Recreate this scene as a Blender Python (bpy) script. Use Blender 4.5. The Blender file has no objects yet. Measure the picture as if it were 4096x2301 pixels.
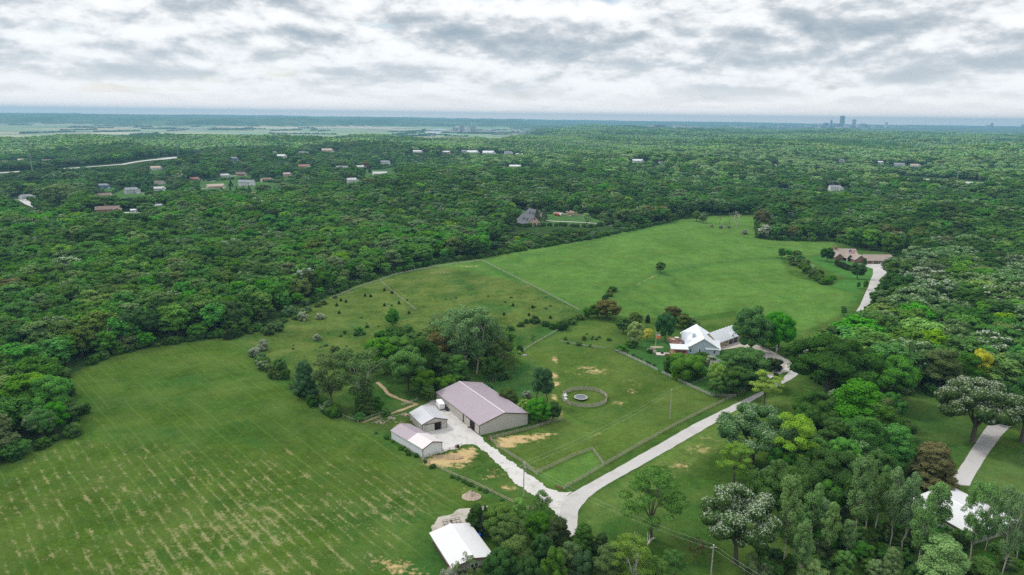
# ------------------------------------------------------------------ where the village houses stand (foot of the front wall, width in the picture, colours, turn, height)
def xy1(zx, zy): return zx * .34177, 251.6 + zy * .34177
def xy2(zx, zy): return 817.6 + zx * .34177, 251.6 + zy * .34177
def xy3(zx, zy): return 1698 + zx * .3408, 251.6 + zy * .3408
HS = [(xy1(215,728),31,'slate','white',.5,4,'white house with slate roof at the end of the pale cul-de-sac, far left'),(xy1(775,652),25,'slate','blue',.3,6,'blue-walled house with grey gable at the village left side'),(xy1(985,690),34,'slate','grey',.2,7,'two-storey grey house above a dark clipped hedge'),
 (xy1(1180,668),28,'pale','grey',-.1,4,'low grey house right of the two-storey grey one'),(xy1(1180,622),26,'brown','white',0,4,'white house with brown roof behind the low grey house'),(xy1(790,722),44,'brown','brick',.3,4,'reddish house with a wooden deck behind trees'),
 (xy1(815,830),66,'brown','brick',-.1,4,'broad brown hip-like roof nearest on the left side'),(xy1(1175,792),22,'white','white',.4,3,'small white hut right of the broad brown roof'),(xy1(1610,650),50,'tan','tan',.25,4,'long tan house with white terrace wall, left of the white mansion'),
 (xy1(1825,632),46,'slate','white',-.25,7,'white two-storey house with grey roof and balcony on the lawn'),(xy1(1440,592),24,'red','brick',0,3.5,'low house with orange-red roof above the lawns'),(xy1(1665,566),25,'pale','white',.1,3.5,'small white house behind the long tan one'),
 (xy1(1783,556),28,'brown','brick',0,3.5,'dark brown house behind the white mansion'),(xy1(1975,598),30,'brown','tan',.3,3.5,'brown house right of the white mansion'),(xy1(2120,562),22,'tan','tan',.1,5,'small tan house among trees right of the brown one'),
 (xy1(1730,447),20,'slate','blue',.4,6,'blue house alone near the long pale road'),(xy1(2250,497),34,'red','tan',0,3.5,'long low house with light red roof'),(xy1(2420,384),32,'tan','tan',.1,6,'large pinkish-roofed house near the tree horizon'),
 (xy1(2245,402),28,'slate','grey',.2,6,'dark grey house with twin dormers near the ridge'),(xy1(2080,422),25,'white','white',0,4,'white low building near the ridge'),(xy1(2025,398),13,'slate','white',.5,7,'narrow white gabled house near the ridge'),
 (xy1(2165,362),20,'slate','grey',.1,5,'grey house farthest back on the ridge'),(xy1(2530,517),36,'slate','white',0,6,'long white house half behind pale trees'),(xy1(355,457),22,'brown','tan',.1,4,'tan house beyond the pale highway'),
 (xy1(185,452),30,'tan','tan',.0,4,'pale tan house beyond the highway, second from left edge'),(xy1(1160,512),28,'tan','white',.2,4,'tan roof alone among trees below the highway'),(xy1(35,467),24,'brown','brick',0,4,'brown house at the left edge beyond the highway'),
 (xy1(1900,702),26,'brown','tan',.4,3,'low tan roof below the row of small spruces'),(xy1(990,828),16,'white','white',0,3,'tiny white roof right of the broad brown roof'),
 (xy2(270,503),24,'pale','white',.3,4,'white house left of a dark red tree'),(xy2(450,474),27,'slate','white',-.1,7,'white two-storey house above the white ranch'),(xy2(420,557),44,'pale','white',.1,4,'wide white and grey ranch house in the village centre'),
 (xy2(210,603),28,'pale','white',.3,4,'pale hipped roof below the bright round tree'),(xy2(900,392),23,'white','brick',0,4,'red walled house with white roof on the distant crest'),(xy2(916,374),20,'slate','grey',.2,6,'dark grey gabled house behind the red walled one'),
 (xy2(1028,388),16,'slate','grey',0,6,'dark house between the red walled one and the long white sheds'),(xy2(1095,393),34,'white','white',0,4,'long white shed on the distant crest'),(xy2(1215,398),36,'white','white',.1,5,'wide white arena roof on the distant crest'),
 (xy2(1358,402),24,'slate','white',.2,7,'white and dark house right of the wide white arena'),(xy2(1435,407),22,'white','white',0,3.5,'low white shed at the right end of the crest row'),(xy2(1410,503),36,'white','white',.05,5,'white barn with red ridge beside a mown field'),
 (xy2(1565,408),15,'white','white',0,4,'small white building beside the radio mast'),(xy2(2312,458),32,'white','white',.1,4,'white low building in the distant trees'),(xy2(2476,468),10,'slate','white',.5,7,'small white gable in the distant trees'),
 (xy2(690,388),28,'white','white',0,4,'white buildings left of the red walled house'),(xy3(1195,668),32,'slate','white',.35,6,'white and blue-grey gabled house alone in the woods on the right'),(xy3(810,670),14,'white','white',0,3,'small white roof in the woods left of the lone gabled house'),
 (xy3(860,848),13,'pale','grey',.2,4,'grey shed peeking out of the woods beyond the meadow'),(xy3(1235,458),14,'slate','grey',.2,6,'blue-grey roof on the hazy hillside'),(xy3(1520,473),14,'white','white',0,6,'white house on the hazy hillside'),
 (xy3(1665,488),30,'slate','grey',0,5,'long grey roof with white stripes on the hazy hillside'),(xy3(1780,493),24,'tan','white',.1,4,'pale house right of the long grey roof'),(xy3(460,308),18,'pale','tan',0,6,'pale roof in the distant light green woods'),
 (xy3(548,322),14,'red','tan',.2,5,'reddish roof in the distant light green woods'),(xy3(776,533),14,'white','white',.3,4,'white roof left of the right-hand highway'),(xy3(2487,443),14,'white','white',.2,4,'white roof near the right picture edge'),
 (xy3(735,490),12,'white','white',0,4,'tiny white roof above the right-hand woods'),(xy2(1060,462),0,'','',0,0,'')]
import bpy, bmesh, math, random
import numpy as np
from mathutils import Vector, Matrix, geometry
R = math.radians
PI = math.pi
scene = bpy.context.scene
COL = scene.collection
random.seed(7)

# ------------------------------------------------------------------ camera
FPX, CAMZ = 700.0, 118.0                      # focal length in pixels of a 1024 px wide frame, height of the drone
ROLL = R(0.7)
PITCH = math.atan((287.5 - 117) / FPX)
cd = bpy.data.cameras.new('camera'); cam = bpy.data.objects.new('camera', cd); COL.objects.link(cam)
cd.sensor_width = 36; cd.lens = 36 * FPX / 1024; cd.clip_start = 1; cd.clip_end = 90000
cp, sp = math.cos(PITCH), math.sin(PITCH)
fw = Vector((0, cp, -sp)); up0 = Vector((0, sp, cp)); rt0 = Vector((1, 0, 0))
rt = rt0 * math.cos(ROLL) + up0 * math.sin(ROLL)
up = up0 * math.cos(ROLL) - rt0 * math.sin(ROLL)
cam.matrix_world = Matrix(((rt.x, up.x, -fw.x, 0), (rt.y, up.y, -fw.y, 0), (rt.z, up.z, -fw.z, CAMZ), (0, 0, 0, 1)))
scene.camera = cam

# ------------------------------------------------------------------ light and exposure
SUN_EL, SUN_AZ = R(50), R(-58)                # azimuth measured from +Y towards +X
sd = bpy.data.lights.new('sun', 'SUN'); so = bpy.data.objects.new('sun', sd); COL.objects.link(so)
sd.energy = 2.0; sd.angle = R(10); sd.color = (1.0, 0.96, 0.9)
sdir = Vector((math.sin(SUN_AZ) * math.cos(SUN_EL), math.cos(SUN_AZ) * math.cos(SUN_EL), math.sin(SUN_EL)))
so.rotation_euler = (-sdir).to_track_quat('-Z', 'Y').to_euler()
vs = scene.view_settings
vs.view_transform = 'Standard'; vs.look = 'None'; vs.exposure = 0.3; vs.gamma = 1.0
c = scene.cycles
c.max_bounces = 5; c.diffuse_bounces = 3; c.glossy_bounces = 2; c.transmission_bounces = 3
c.transparent_max_bounces = 6; c.volume_bounces = 0; c.caustics_reflective = False; c.caustics_refractive = False
c.use_adaptive_sampling = True; c.adaptive_threshold = 0.005
try:
    c.use_denoising = False
except Exception: pass

class NT:
    """tiny node-tree helper"""
    def __init__(s, tree): s.t = tree; tree.nodes.clear()
    def n(s, typ, **kw):
        o = s.t.nodes.new(typ)
        for k, v in kw.items():
            if k == 'i':
                for a, b in v.items():
                    if isinstance(b, bpy.types.NodeSocket): s.t.links.new(b, o.inputs[a])
                    else: o.inputs[a].default_value = b
            else: setattr(o, k, v)
        return o
    def math(s, op, a, b=None, cl=False):
        o = s.n('ShaderNodeMath', operation=op, use_clamp=cl)
        for k, v in enumerate((a, b)):
            if v is None: continue
            if isinstance(v, bpy.types.NodeSocket): s.t.links.new(v, o.inputs[k])
            else: o.inputs[k].default_value = v
        return o.outputs[0]
    def ramp(s, f, stops, interp='LINEAR'):
        o = s.n('ShaderNodeValToRGB'); cr = o.color_ramp; cr.interpolation = interp
        while len(cr.elements) < len(stops): cr.elements.new(0.5)
        for e, (p, col) in zip(cr.elements, stops):
            e.position = p; e.color = (col, col, col, 1) if isinstance(col, (int, float)) else (*col, 1)
        s.t.links.new(f, o.inputs[0]); return o.outputs[0]
    def mix(s, f, a, b, blend='MIX'):
        o = s.n('ShaderNodeMix', data_type='RGBA', blend_type=blend)
        for k, v in ((0, f), (6, a), (7, b)):
            if isinstance(v, bpy.types.NodeSocket): s.t.links.new(v, o.inputs[k])
            elif k == 0: o.inputs[k].default_value = v
            else: o.inputs[k].default_value = (*v, 1)
        return o.outputs[2]
    def noise(s, vec, scale, detail=4, rough=.55, dist=0.0):
        o = s.n('ShaderNodeTexNoise'); o.inputs['Scale'].default_value = scale; o.inputs['Detail'].default_value = detail
        o.inputs['Roughness'].default_value = rough; o.inputs['Distortion'].default_value = dist
        if vec is not None: s.t.links.new(vec, o.inputs['Vector'])
        return o.outputs[0]

# ------------------------------------------------------------------ sky: broken bright overcast
w = bpy.data.worlds.new('World'); scene.world = w; w.use_nodes = True
k = NT(w.node_tree)
tc = k.n('ShaderNodeTexCoord').outputs['Generated']
sep = k.n('ShaderNodeSeparateXYZ', i={0: tc}).outputs
zc = k.math('MAXIMUM', sep[2], 0.0)
den = k.math('ADD', zc, 0.06)
px_ = k.math('DIVIDE', sep[0], den); py_ = k.math('DIVIDE', sep[1], den)
pv = k.n('ShaderNodeCombineXYZ', i={0: px_, 1: py_, 2: k.math('MULTIPLY', zc, 20.0)}).outputs[0]
pv2 = k.n('ShaderNodeVectorMath', operation='ADD', i={0: pv, 1: (3.1, 1.25, 0.0)}).outputs[0]
big = k.noise(pv2, 0.40, 3, .5, .3)                          # sheets of the cloud deck, seen in perspective
wz = k.math('POWER', k.math('ADD', zc, .004), .72)
sv = k.n('ShaderNodeCombineXYZ', i={0: k.math('MULTIPLY', sep[0], 1.0), 1: sep[1], 2: k.math('MULTIPLY', wz, 1.75)}).outputs[0]
sv1 = k.n('ShaderNodeVectorMath', operation='ADD', i={0: sv, 1: (5.3, 2.2, 0.0)}).outputs[0]
sv2 = k.n('ShaderNodeVectorMath', operation='ADD', i={0: sv, 1: (5.3, 2.2, 0.03)}).outputs[0]
m1 = k.noise(sv1, 8.4, 8, .57, .12); m2 = k.noise(sv2, 8.4, 8, .57, .12)   # heaped clouds: bases darker than tops
rel = k.math('MULTIPLY', k.math('SUBTRACT', m2, m1), 1.6)
cov = k.math('ADD', k.math('MULTIPLY', m1, .5), k.math('MULTIPLY', big, .5))
shade = k.math('ADD', cov, rel)
cl = k.ramp(shade, [(.36, (.86, .87, .88)), (.45, (.76, .775, .79)), (.51, (.62, .645, .67)), (.575, (.48, .52, .56)), (.65, (.38, .435, .485)), (.77, (.29, .36, .42))])
# towards the horizon the layers thin out into an even pale veil
hz = k.ramp(sep[2], [(0.0, 1.0), (.02, .75), (.05, .35), (.10, 0.06), (.3, 0.0)])
cl = k.mix(hz, cl, k.ramp(sep[2], [(0.0, (1.5, 1.2, 1.04)), (.016, (1.08, .99, .94)), (.04, (.88, .87, .86)), (.07, (.78, .805, .825))]))
# an overcast sky is brighter overhead than near the horizon
zb = k.math('ADD', 1.0, k.math('MULTIPLY', k.ramp(sep[2], [(.17, 0.0), (.7, 1.0)]), .9))
cl = k.mix(1.0, cl, k.n('ShaderNodeCombineColor', i={0: zb, 1: zb, 2: zb}).outputs[0], 'MULTIPLY')
gap = k.ramp(cov, [(.37, 1.0), (.43, 0.0)])
sky = k.n('ShaderNodeTexSky', sky_type='NISHITA'); sky.sun_disc = False; sky.sun_elevation = SUN_EL; sky.sun_rotation = SUN_AZ
sky.air_density = 1.0; sky.dust_density = 1.5
b1 = k.n('ShaderNodeBackground', i={0: sky.outputs[0], 1: 0.11})
b2 = k.n('ShaderNodeBackground', i={0: cl, 1: 1.0})
gm = k.math('SUBTRACT', 1.0, k.math('MULTIPLY', gap, k.math('SUBTRACT', 1.0, hz)))
ms = k.n('ShaderNodeMixShader', i={0: gm, 1: b1.outputs[0], 2: b2.outputs[0]})
k.n('ShaderNodeOutputWorld', i={0: ms.outputs[0]})

# ------------------------------------------------------------------ ground height and picture-to-ground helpers
def sm(a, b, x):
    t = np.clip((x - a) / (b - a), 0, 1); return t * t * (3 - 2 * t)
def hgt(x, y):
    x = np.asarray(x, float); y = np.asarray(y, float)
    r = np.hypot(x, y); t = x / np.maximum(y, 1)
    h = 1.5 * np.sin(x / 43 + 1) * np.sin(y / 59 + .4)
    h = h + sm(330, 560, r) * (3.6 * np.sin(x / 88 + .7) * np.cos(y / 105 + .4))
    h = h + sm(560, 1150, r) * (14 * np.sin(x / 175 + .5 + y / 800) * np.cos(y / 190) + 4.5 * np.sin(x / 75 + y / 118))
    h = h + 6.5 * np.exp(-((x - 262) / 60) ** 2 - ((y - 478) / 55) ** 2) - 4.0 * np.exp(-((x - 120 - (y - 460) * .35) / 26) ** 2) * sm(380, 440, y) * (1 - sm(560, 640, y)) - 2.5 * np.exp(-((x - 12) / 24) ** 2 - ((y - 345) / 40) ** 2)
    far = sm(1500, 3200, r)
    h = h + far * (13 * np.sin(x / 420 + 1 + y / 900) * np.sin(y / 470 + 2) + 8 * np.sin(x / 200 - y / 330) + 4 * np.sin(x / 110 + y / 170))
    wl = (1 - sm(-.03, .10, t)) * sm(400, 800, y)          # river flats on the left
    e = 3350 + 120 * np.sin(x / 170) + 450 * sm(-.45, 0, t)
    h = h * (1 - wl * sm(-150, 500, y - e)) + (-52 + 0 * x) * wl * sm(-150, 500, y - e)
    blf = 9700 + 500 * np.sin(x / 1500 + 2) + 260 * np.sin(x / 520) + 1700 * sm(-.35, .0, t)
    top = 62 + 7 * np.sin(x / 700) + 5 * np.sin(x / 310 + y / 900)
    gul = 1 - .35 * np.abs(np.sin(x / 260 + .4 * np.sin(y / 200)))
    h = h + wl * (top + 52) * (.55 * sm(0, 500, y - blf) * gul + .45 * sm(300, 1500, y - blf))
    wr = sm(-.03, .10, t) * sm(400, 800, y)
    h = h * (1 - wr * .75 * sm(7500, 10500, r)) + wr * sm(15500, 21000, r) * (36 + 9 * np.sin(x / 2500) + 5 * np.sin(x / 900))
    h = h + (1 - wr) * sm(12500, 19000, r) * (14 + 6 * np.sin(x / 1400))
    return h
def hz1(x, y): return float(hgt(x, y))
def ray(X, Y):                                 # X, Y in the 2576 px wide view of the photograph
    x = X / 2.515625 - 512; y = -(Y / 2.515625 - 287.5)
    return rt0 * (x * math.cos(ROLL) - y * math.sin(ROLL)) + up0 * (x * math.sin(ROLL) + y * math.cos(ROLL)) + fw * FPX
def P(X, Y):
    d = ray(X, Y).normalized(); o = Vector((0, 0, CAMZ)); lo = t = 100.0
    while t < 60000:
        p = o + d * t
        if p.z < hz1(p.x, p.y): break
        lo = t; t *= 1.012
    hi = t
    for _ in range(22):
        m = (lo + hi) / 2; p = o + d * m
        if p.z < hz1(p.x, p.y): hi = m
        else: lo = m
    p = o + d * hi
    return Vector((p.x, p.y, hz1(p.x, p.y)))
def zat(p, X, Y):                              # height above the point p seen at picture height Y
    d = ray(X, Y); return CAMZ + d.z * math.hypot(p.x, p.y) / math.hypot(d.x, d.y)
def mpp(p): return p.length_2d if False else (Vector((p.x, p.y, p.z - CAMZ)).dot(fw)) / FPX / 2.515625   # metres per picture pixel at p
def inpoly(poly, x, y):
    ins = np.zeros(np.shape(x), bool); n = len(poly)
    for i in range(n):
        x1, y1 = poly[i]; x2, y2 = poly[(i + 1) % n]
        c_ = ((y1 > y) != (y2 > y)) & (x < (x2 - x1) * (y - y1) / ((y2 - y1) if y2 != y1 else 1e-9) + x1)
        ins ^= c_
    return ins
def sdist(poly, x, y, closed=True):             # signed distance, positive inside
    n = len(poly); d = np.full(np.shape(x), 1e9)
    for i in range(n if closed else n - 1):
        x1, y1 = poly[i]; x2, y2 = poly[(i + 1) % n]; dx, dy = x2 - x1, y2 - y1
        L = dx * dx + dy * dy + 1e-9
        u = np.clip(((x - x1) * dx + (y - y1) * dy) / L, 0, 1)
        d = np.minimum(d, np.hypot(x - x1 - u * dx, y - y1 - u * dy))
    if not closed: return d
    return np.where(inpoly(poly, x, y), d, -d)
def W(pts):
    o = []
    for a in pts: q = P(*a); o.append((q.x, q.y))
    return o

# ------------------------------------------------------------------ object helpers
def tag(o, label=None, cat=None, group=None, kind=None):
    if label: o['label'] = label
    if cat: o['category'] = cat
    if group: o['group'] = group
    if kind: o['kind'] = kind
    return o
def empty(name, loc, rz=0.0, label=None, cat=None, group=None):
    o = bpy.data.objects.new(name, None); COL.objects.link(o); o.location = loc; o.rotation_euler = (0, 0, rz)
    o.empty_display_size = .5
    return tag(o, label, cat, group)
class MB:
    """collects polygons; build() makes ONE mesh object"""
    def __init__(s): s.v = []; s.f = []; s.m = []; s.mi = 0
    def poly(s, pts):
        b = len(s.v); s.v += [tuple(p) for p in pts]; s.f.append(list(range(b, b + len(pts)))); s.m.append(s.mi); return s
    def box(s, x0, x1, y0, y1, z0, z1):
        b = len(s.v)
        s.v += [(x0, y0, z0), (x1, y0, z0), (x1, y1, z0), (x0, y1, z0), (x0, y0, z1), (x1, y0, z1), (x1, y1, z1), (x0, y1, z1)]
        for f in ((0, 3, 2, 1), (4, 5, 6, 7), (0, 1, 5, 4), (1, 2, 6, 5), (2, 3, 7, 6), (3, 0, 4, 7)):
            s.f.append([b + i for i in f]); s.m.append(s.mi)
        return s
    def prism(s, pts, ext):                     # polygon pts extruded by vector ext
        n = len(pts); b = len(s.v); e = Vector(ext)
        s.v += [tuple(p) for p in pts] + [tuple(Vector(p) + e) for p in pts]
        s.f.append(list(range(b + n - 1, b - 1, -1))); s.f.append(list(range(b + n, b + 2 * n)))
        for i in range(n):
            j = (i + 1) % n; s.f.append([b + i, b + j, b + n + j, b + n + i])
        s.m += [s.mi] * (n + 2); return s
    def tube(s, p0, p1, r0, r1=None, n=6, cap=True):
        p0 = Vector(p0); p1 = Vector(p1); r1 = r0 if r1 is None else r1
        d = (p1 - p0).normalized(); a = d.orthogonal().normalized(); c_ = d.cross(a); b = len(s.v)
        for p, r in ((p0, r0), (p1, r1)):
            for i in range(n):
                t = 2 * PI * i / n; s.v.append(tuple(p + (a * math.cos(t) + c_ * math.sin(t)) * r))
        for i in range(n):
            j = (i + 1) % n; s.f.append([b + i, b + j, b + n + j, b + n + i]); s.m.append(s.mi)
        if cap:
            s.f.append(list(range(b + n - 1, b - 1, -1))); s.f.append(list(range(b + n, b + 2 * n))); s.m += [s.mi] * 2
        return s
    def path(s, pts, rs, n=6):
        for i in range(len(pts) - 1): s.tube(pts[i], pts[i + 1], rs[i], rs[i + 1], n)
        return s
    def blob(s, c_, r, sub=1, jit=0.0, rnd=random):
        bm = bmesh.new(); bmesh.ops.create_icosphere(bm, subdivisions=sub, radius=1)
        b = len(s.v); r = r if isinstance(r, (tuple, list)) else (r, r, r)
        for v in bm.verts:
            q = 1 + rnd.uniform(-jit, jit); s.v.append((c_[0] + v.co.x * r[0] * q, c_[1] + v.co.y * r[1] * q, c_[2] + v.co.z * r[2] * q))
        for f in bm.faces: s.f.append([b + v.index for v in f.verts]); s.m.append(s.mi)
        bm.free(); return s
    def mesh(s, name, mats):
        me = bpy.data.meshes.new(name); me.from_pydata(s.v, [], s.f)
        for m_ in (mats if isinstance(mats, (list, tuple)) else [mats]): me.materials.append(m_)
        if max(s.m, default=0) > 0: me.polygons.foreach_set('material_index', s.m)
        me.update(); return me
    def build(s, name, mats, parent=None, smooth=False):
        me = s.mesh(name, mats)
        if smooth: me.polygons.foreach_set('use_smooth', [True] * len(me.polygons))
        o = bpy.data.objects.new(name, me); COL.objects.link(o)
        if parent is not None: o.parent = parent
        return o
def obj(name, me, parent=None, loc=(0, 0, 0), rot=(0, 0, 0), scl=(1, 1, 1)):
    o = bpy.data.objects.new(name, me); COL.objects.link(o); o.location = loc; o.rotation_euler = rot; o.scale = scl
    if parent is not None: o.parent = parent
    return o

# ------------------------------------------------------------------ materials
def mat(name, col, rough=.8, var=.12, scale=1.5, spec=.3, metal=0.0, ribs=None, stain=None, bump=0.0):
    m = bpy.data.materials.new(name); m.use_nodes = True; k = NT(m.node_tree)
    tc = k.n('ShaderNodeTexCoord').outputs['Object']
    n1 = k.noise(tc, scale, 5, .6); n2 = k.noise(tc, scale * .13, 3, .5)
    f = k.math('ADD', k.math('MULTIPLY', k.math('SUBTRACT', n1, .5), 2 * var), k.math('MULTIPLY', k.math('SUBTRACT', n2, .5), 2 * var))
    f = k.math('ADD', f, 1.0)
    colr = k.mix(1.0, col, k.n('ShaderNodeCombineColor', i={0: f, 1: f, 2: f}).outputs[0], 'MULTIPLY')
    if stain:
        colr = k.mix(k.ramp(k.noise(tc, stain[1], 5, .65), [(.52, 0.0), (.72, stain[2])]), colr, stain[0])
    bs = k.n('ShaderNodeBsdfPrincipled', i={'Roughness': rough, 'Metallic': metal, 'Specular IOR Level': spec})
    hgtn = None
    if ribs:                                     # standing ribs of sheet metal, or siding: (axis, period, depth, darkening)
        ax, per, dep, dark = ribs
        cx = k.n('ShaderNodeSeparateXYZ', i={0: tc}).outputs
        if ax == 'xy': v = k.math('ADD', cx[0], cx[1])
        else: v = cx['xyz'.index(ax)]
        fr = k.math('FRACT', k.math('DIVIDE', v, per))
        line = k.ramp(fr, [(0.0, 1.0), (.10, 0.0), (.9, 0.0), (1.0, 1.0)])
        colr = k.mix(k.math('MULTIPLY', line, dark), colr, (col[0] * .45, col[1] * .45, col[2] * .45))
        hgtn = k.n('ShaderNodeBump', i={'Strength': .5, 'Distance': dep, 'Height': line}).outputs[0]
    elif bump:
        hgtn = k.n('ShaderNodeBump', i={'Strength': .6, 'Distance': bump, 'Height': n1}).outputs[0]
    k.t.links.new(colr, bs.inputs['Base Color'])
    if hgtn is not None: k.t.links.new(hgtn, bs.inputs['Normal'])
    k.n('ShaderNodeOutputMaterial', i={0: bs.outputs[0]})
    return m
M = {}
def mm(name, *a, **kw): M[name] = mat(name, *a, **kw); return M[name]
mm('mauve_metal', (.27, .222, .25), .5, .05, .4, .4, ribs=('x', .9, .03, .18), stain=((.33, .285, .30), .25, .5))
mm('grey_metal', (.40, .405, .42), .5, .05, .4, .4, ribs=('x', .9, .03, .18), stain=((.46, .45, .46), .3, .3))
mm('pale_pink_metal', (.52, .475, .47), .5, .05, .4, .4, ribs=('x', .9, .03, .12))
mm('white_metal', (.52, .515, .515), .45, .03, .4, .4, ribs=('x', .9, .03, .06), stain=((.6, .58, .56), .2, .25))
mm('beige_siding', (.43, .41, .365), .7, .05, .5, .3, ribs=('xy', .35, .02, .25), stain=((.38, .35, .30), .3, .35))
mm('white_siding', (.64, .655, .66), .6, .03, .5, .3, ribs=('xy', .35, .02, .1), stain=((.6, .6, .58), .3, .25))
mm('grey_siding', (.36, .34, .31), .7, .05, .5, .3, ribs=('xy', .35, .02, .3))
mm('brown_trim', (.10, .045, .035), .6)
mm('brown_skirt', (.07, .045, .03), .8)
mm('white_trim', (.72, .71, .69), .6, .04)
mm('dark_opening', (.008, .008, .009), .9, .1)
mm('glass', (.02, .025, .03), .12, .1, spec=.6)
mm('blue_shingle', (.57, .59, .61), .85, .09, 3.0, ribs=None, stain=((.50, .52, .54), .5, .5))
mm('blue_siding', (.43, .48, .55), .7, .04, .6, ribs=('z', .22, .015, .3))
mm('tan_shingle', (.27, .215, .185), .9, .16, 2.2, stain=((.36, .30, .26), .6, .5))
mm('brown_brick', (.20, .115, .08), .85, .25, 4.0)
mm('dark_shingle', (.085, .09, .10), .85, .15, 2.0, stain=((.12, .125, .14), .5, .5))
mm('tan_board', (.50, .37, .29), .8, .05, .6)
mm('concrete', (.38, .362, .345), .85, .10, .6, stain=((.29, .27, .24), .16, .7))
mm('gravel', (.44, .42, .40), .95, .16, 1.6, bump=.12, stain=((.26, .24, .17), .34, .8))
mm('pale_gravel', (.34, .31, .27), .95, .2, 1.6, bump=.12, stain=((.16, .17, .09), .3, .8))
mm('patio', (.44, .39, .345), .85, .12, 1.5)
mm('deck_wood', (.33, .17, .11), .8, .12, 1.0, ribs=('y', .3, .01, .35))
mm('fence_wood', (.33, .29, .24), .9, .2, 1.2, stain=((.18, .15, .12), .8, .6))
mm('pale_rail', (.42, .40, .36), .8, .15, 1.0)
mm('rust', (.20, .06, .04), .8, .25, 2.0)
mm('bark', (.10, .085, .07), .9, .3, 1.5)
mm('pale_bark', (.42, .38, .32), .9, .25, 1.2)
mm('white_bark', (.58, .54, .50), .85, .2, 1.0)
mm('pole_wood', (.36, .33, .29), .9, .15, 1.0)
mm('steel', (.30, .32, .33), .45, .06, metal=.4)
mm('black_rubber', (.015, .015, .016), .8)
mm('black_paint', (.02, .02, .022), .35, spec=.5)
mm('red_paint', (.45, .035, .02), .4, spec=.5)
mm('white_paint', (.78, .79, .80), .4, .03, spec=.5)
mm('stone_wall', (.40, .33, .28), .9, .3, 3.0)
mm('blue_tarp', (.01, .13, .60), .5, .25, 2.0)
mm('green_tarp', (.01, .28, .17), .5, .25, 2.0)
mm('trampoline_mat', (.10, .115, .14), .6, .05)
mm('cut_wood', (.42, .33, .24), .9, .3, 2.5)
mm('dirt', (.30, .22, .13), .95, .2, .8, bump=.15, stain=((.24, .12, .055), .3, .8))
mm('mulch_pile', (.34, .27, .21), .95, .2, 2.0, bump=.2)
mm('wire', (.55, .56, .55), .5)
# ------------------------------------------------------------------ regions of the ground, traced from the photograph and laid on the terrain
HAY = W([(150,958),(250,905),(400,870),(560,850),(605,848),(640,900),(690,945),(740,975),(790,1015),(850,1045),(905,1070),(985,1110),(1070,1165),(1190,1225),(1290,1268),(1310,1290),(1190,1285),(1085,1330),(1085,1400),(1000,1447),(980,1600),(-500,1600),(-300,1260),(-40,1190),(60,1150),(170,1100),(205,1040)])
PAST = W([(605,848),(680,815),(760,775),(850,742),(953,707),(1100,670),(1213,656),(1330,715),(1457,782),(1400,810),(1290,835),(1240,800),(1160,790),(1060,850),(960,880),(900,900),(780,960),(700,945),(640,900)])
MEAD = W([(1100,668),(1213,650),(1330,628),(1500,600),(1620,573),(1700,555),(1790,545),(1900,545),(1905,600),(1960,607),(2100,610),(2100,640),(2060,640),(1960,648),(1985,690),(2080,720),(2150,740),(2120,790),(2060,815),(2010,840),(1960,840),(1850,780),(1700,800),(1600,800),(1520,790),(1457,782),(1330,715)])
LAWN1 = W([(2100,635),(2250,640),(2250,660),(2150,760),(2120,800),(2150,740),(2085,720),(2140,700),(2040,655),(1995,650)])
LAWN2 = W([(1545,880),(1620,855),(1690,850),(1830,880),(1935,930),(1960,940),(1850,990),(1787,996),(1729,970),(1654,934),(1596,905)])
HORSE = W([(1240,990),(1290,900),(1315,886),(1412,827),(1530,810),(1600,830),(1545,880),(1654,934),(1787,996),(1860,990),(1700,1073),(1515,1172),(1490,1132),(1351,1190),(1267,1136),(1234,1106),(1415,1058),(1360,1040),(1280,1000)])
PADD = W([(1351,1190),(1490,1132),(1515,1172),(1415,1234),(1380,1225)])
ROADSIDE = W([(1462,1290),(1510,1238),(1700,1122),(1800,1062),(1890,1012),(1960,1000),(1830,1110),(1740,1170),(1560,1300),(1480,1330)])
BACKGRASS = W([(1120,960),(1290,930),(1330,900),(1400,985),(1280,1010),(1180,960)])
RLAWN = W([(2270,1010),(2400,1000),(2450,1100),(2420,1170),(2380,1200),(2320,1250),(2250,1180)])
RLAWN2 = W([(2450,1180),(2620,1120),(2700,1400),(2560,1300),(2440,1230)])
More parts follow.
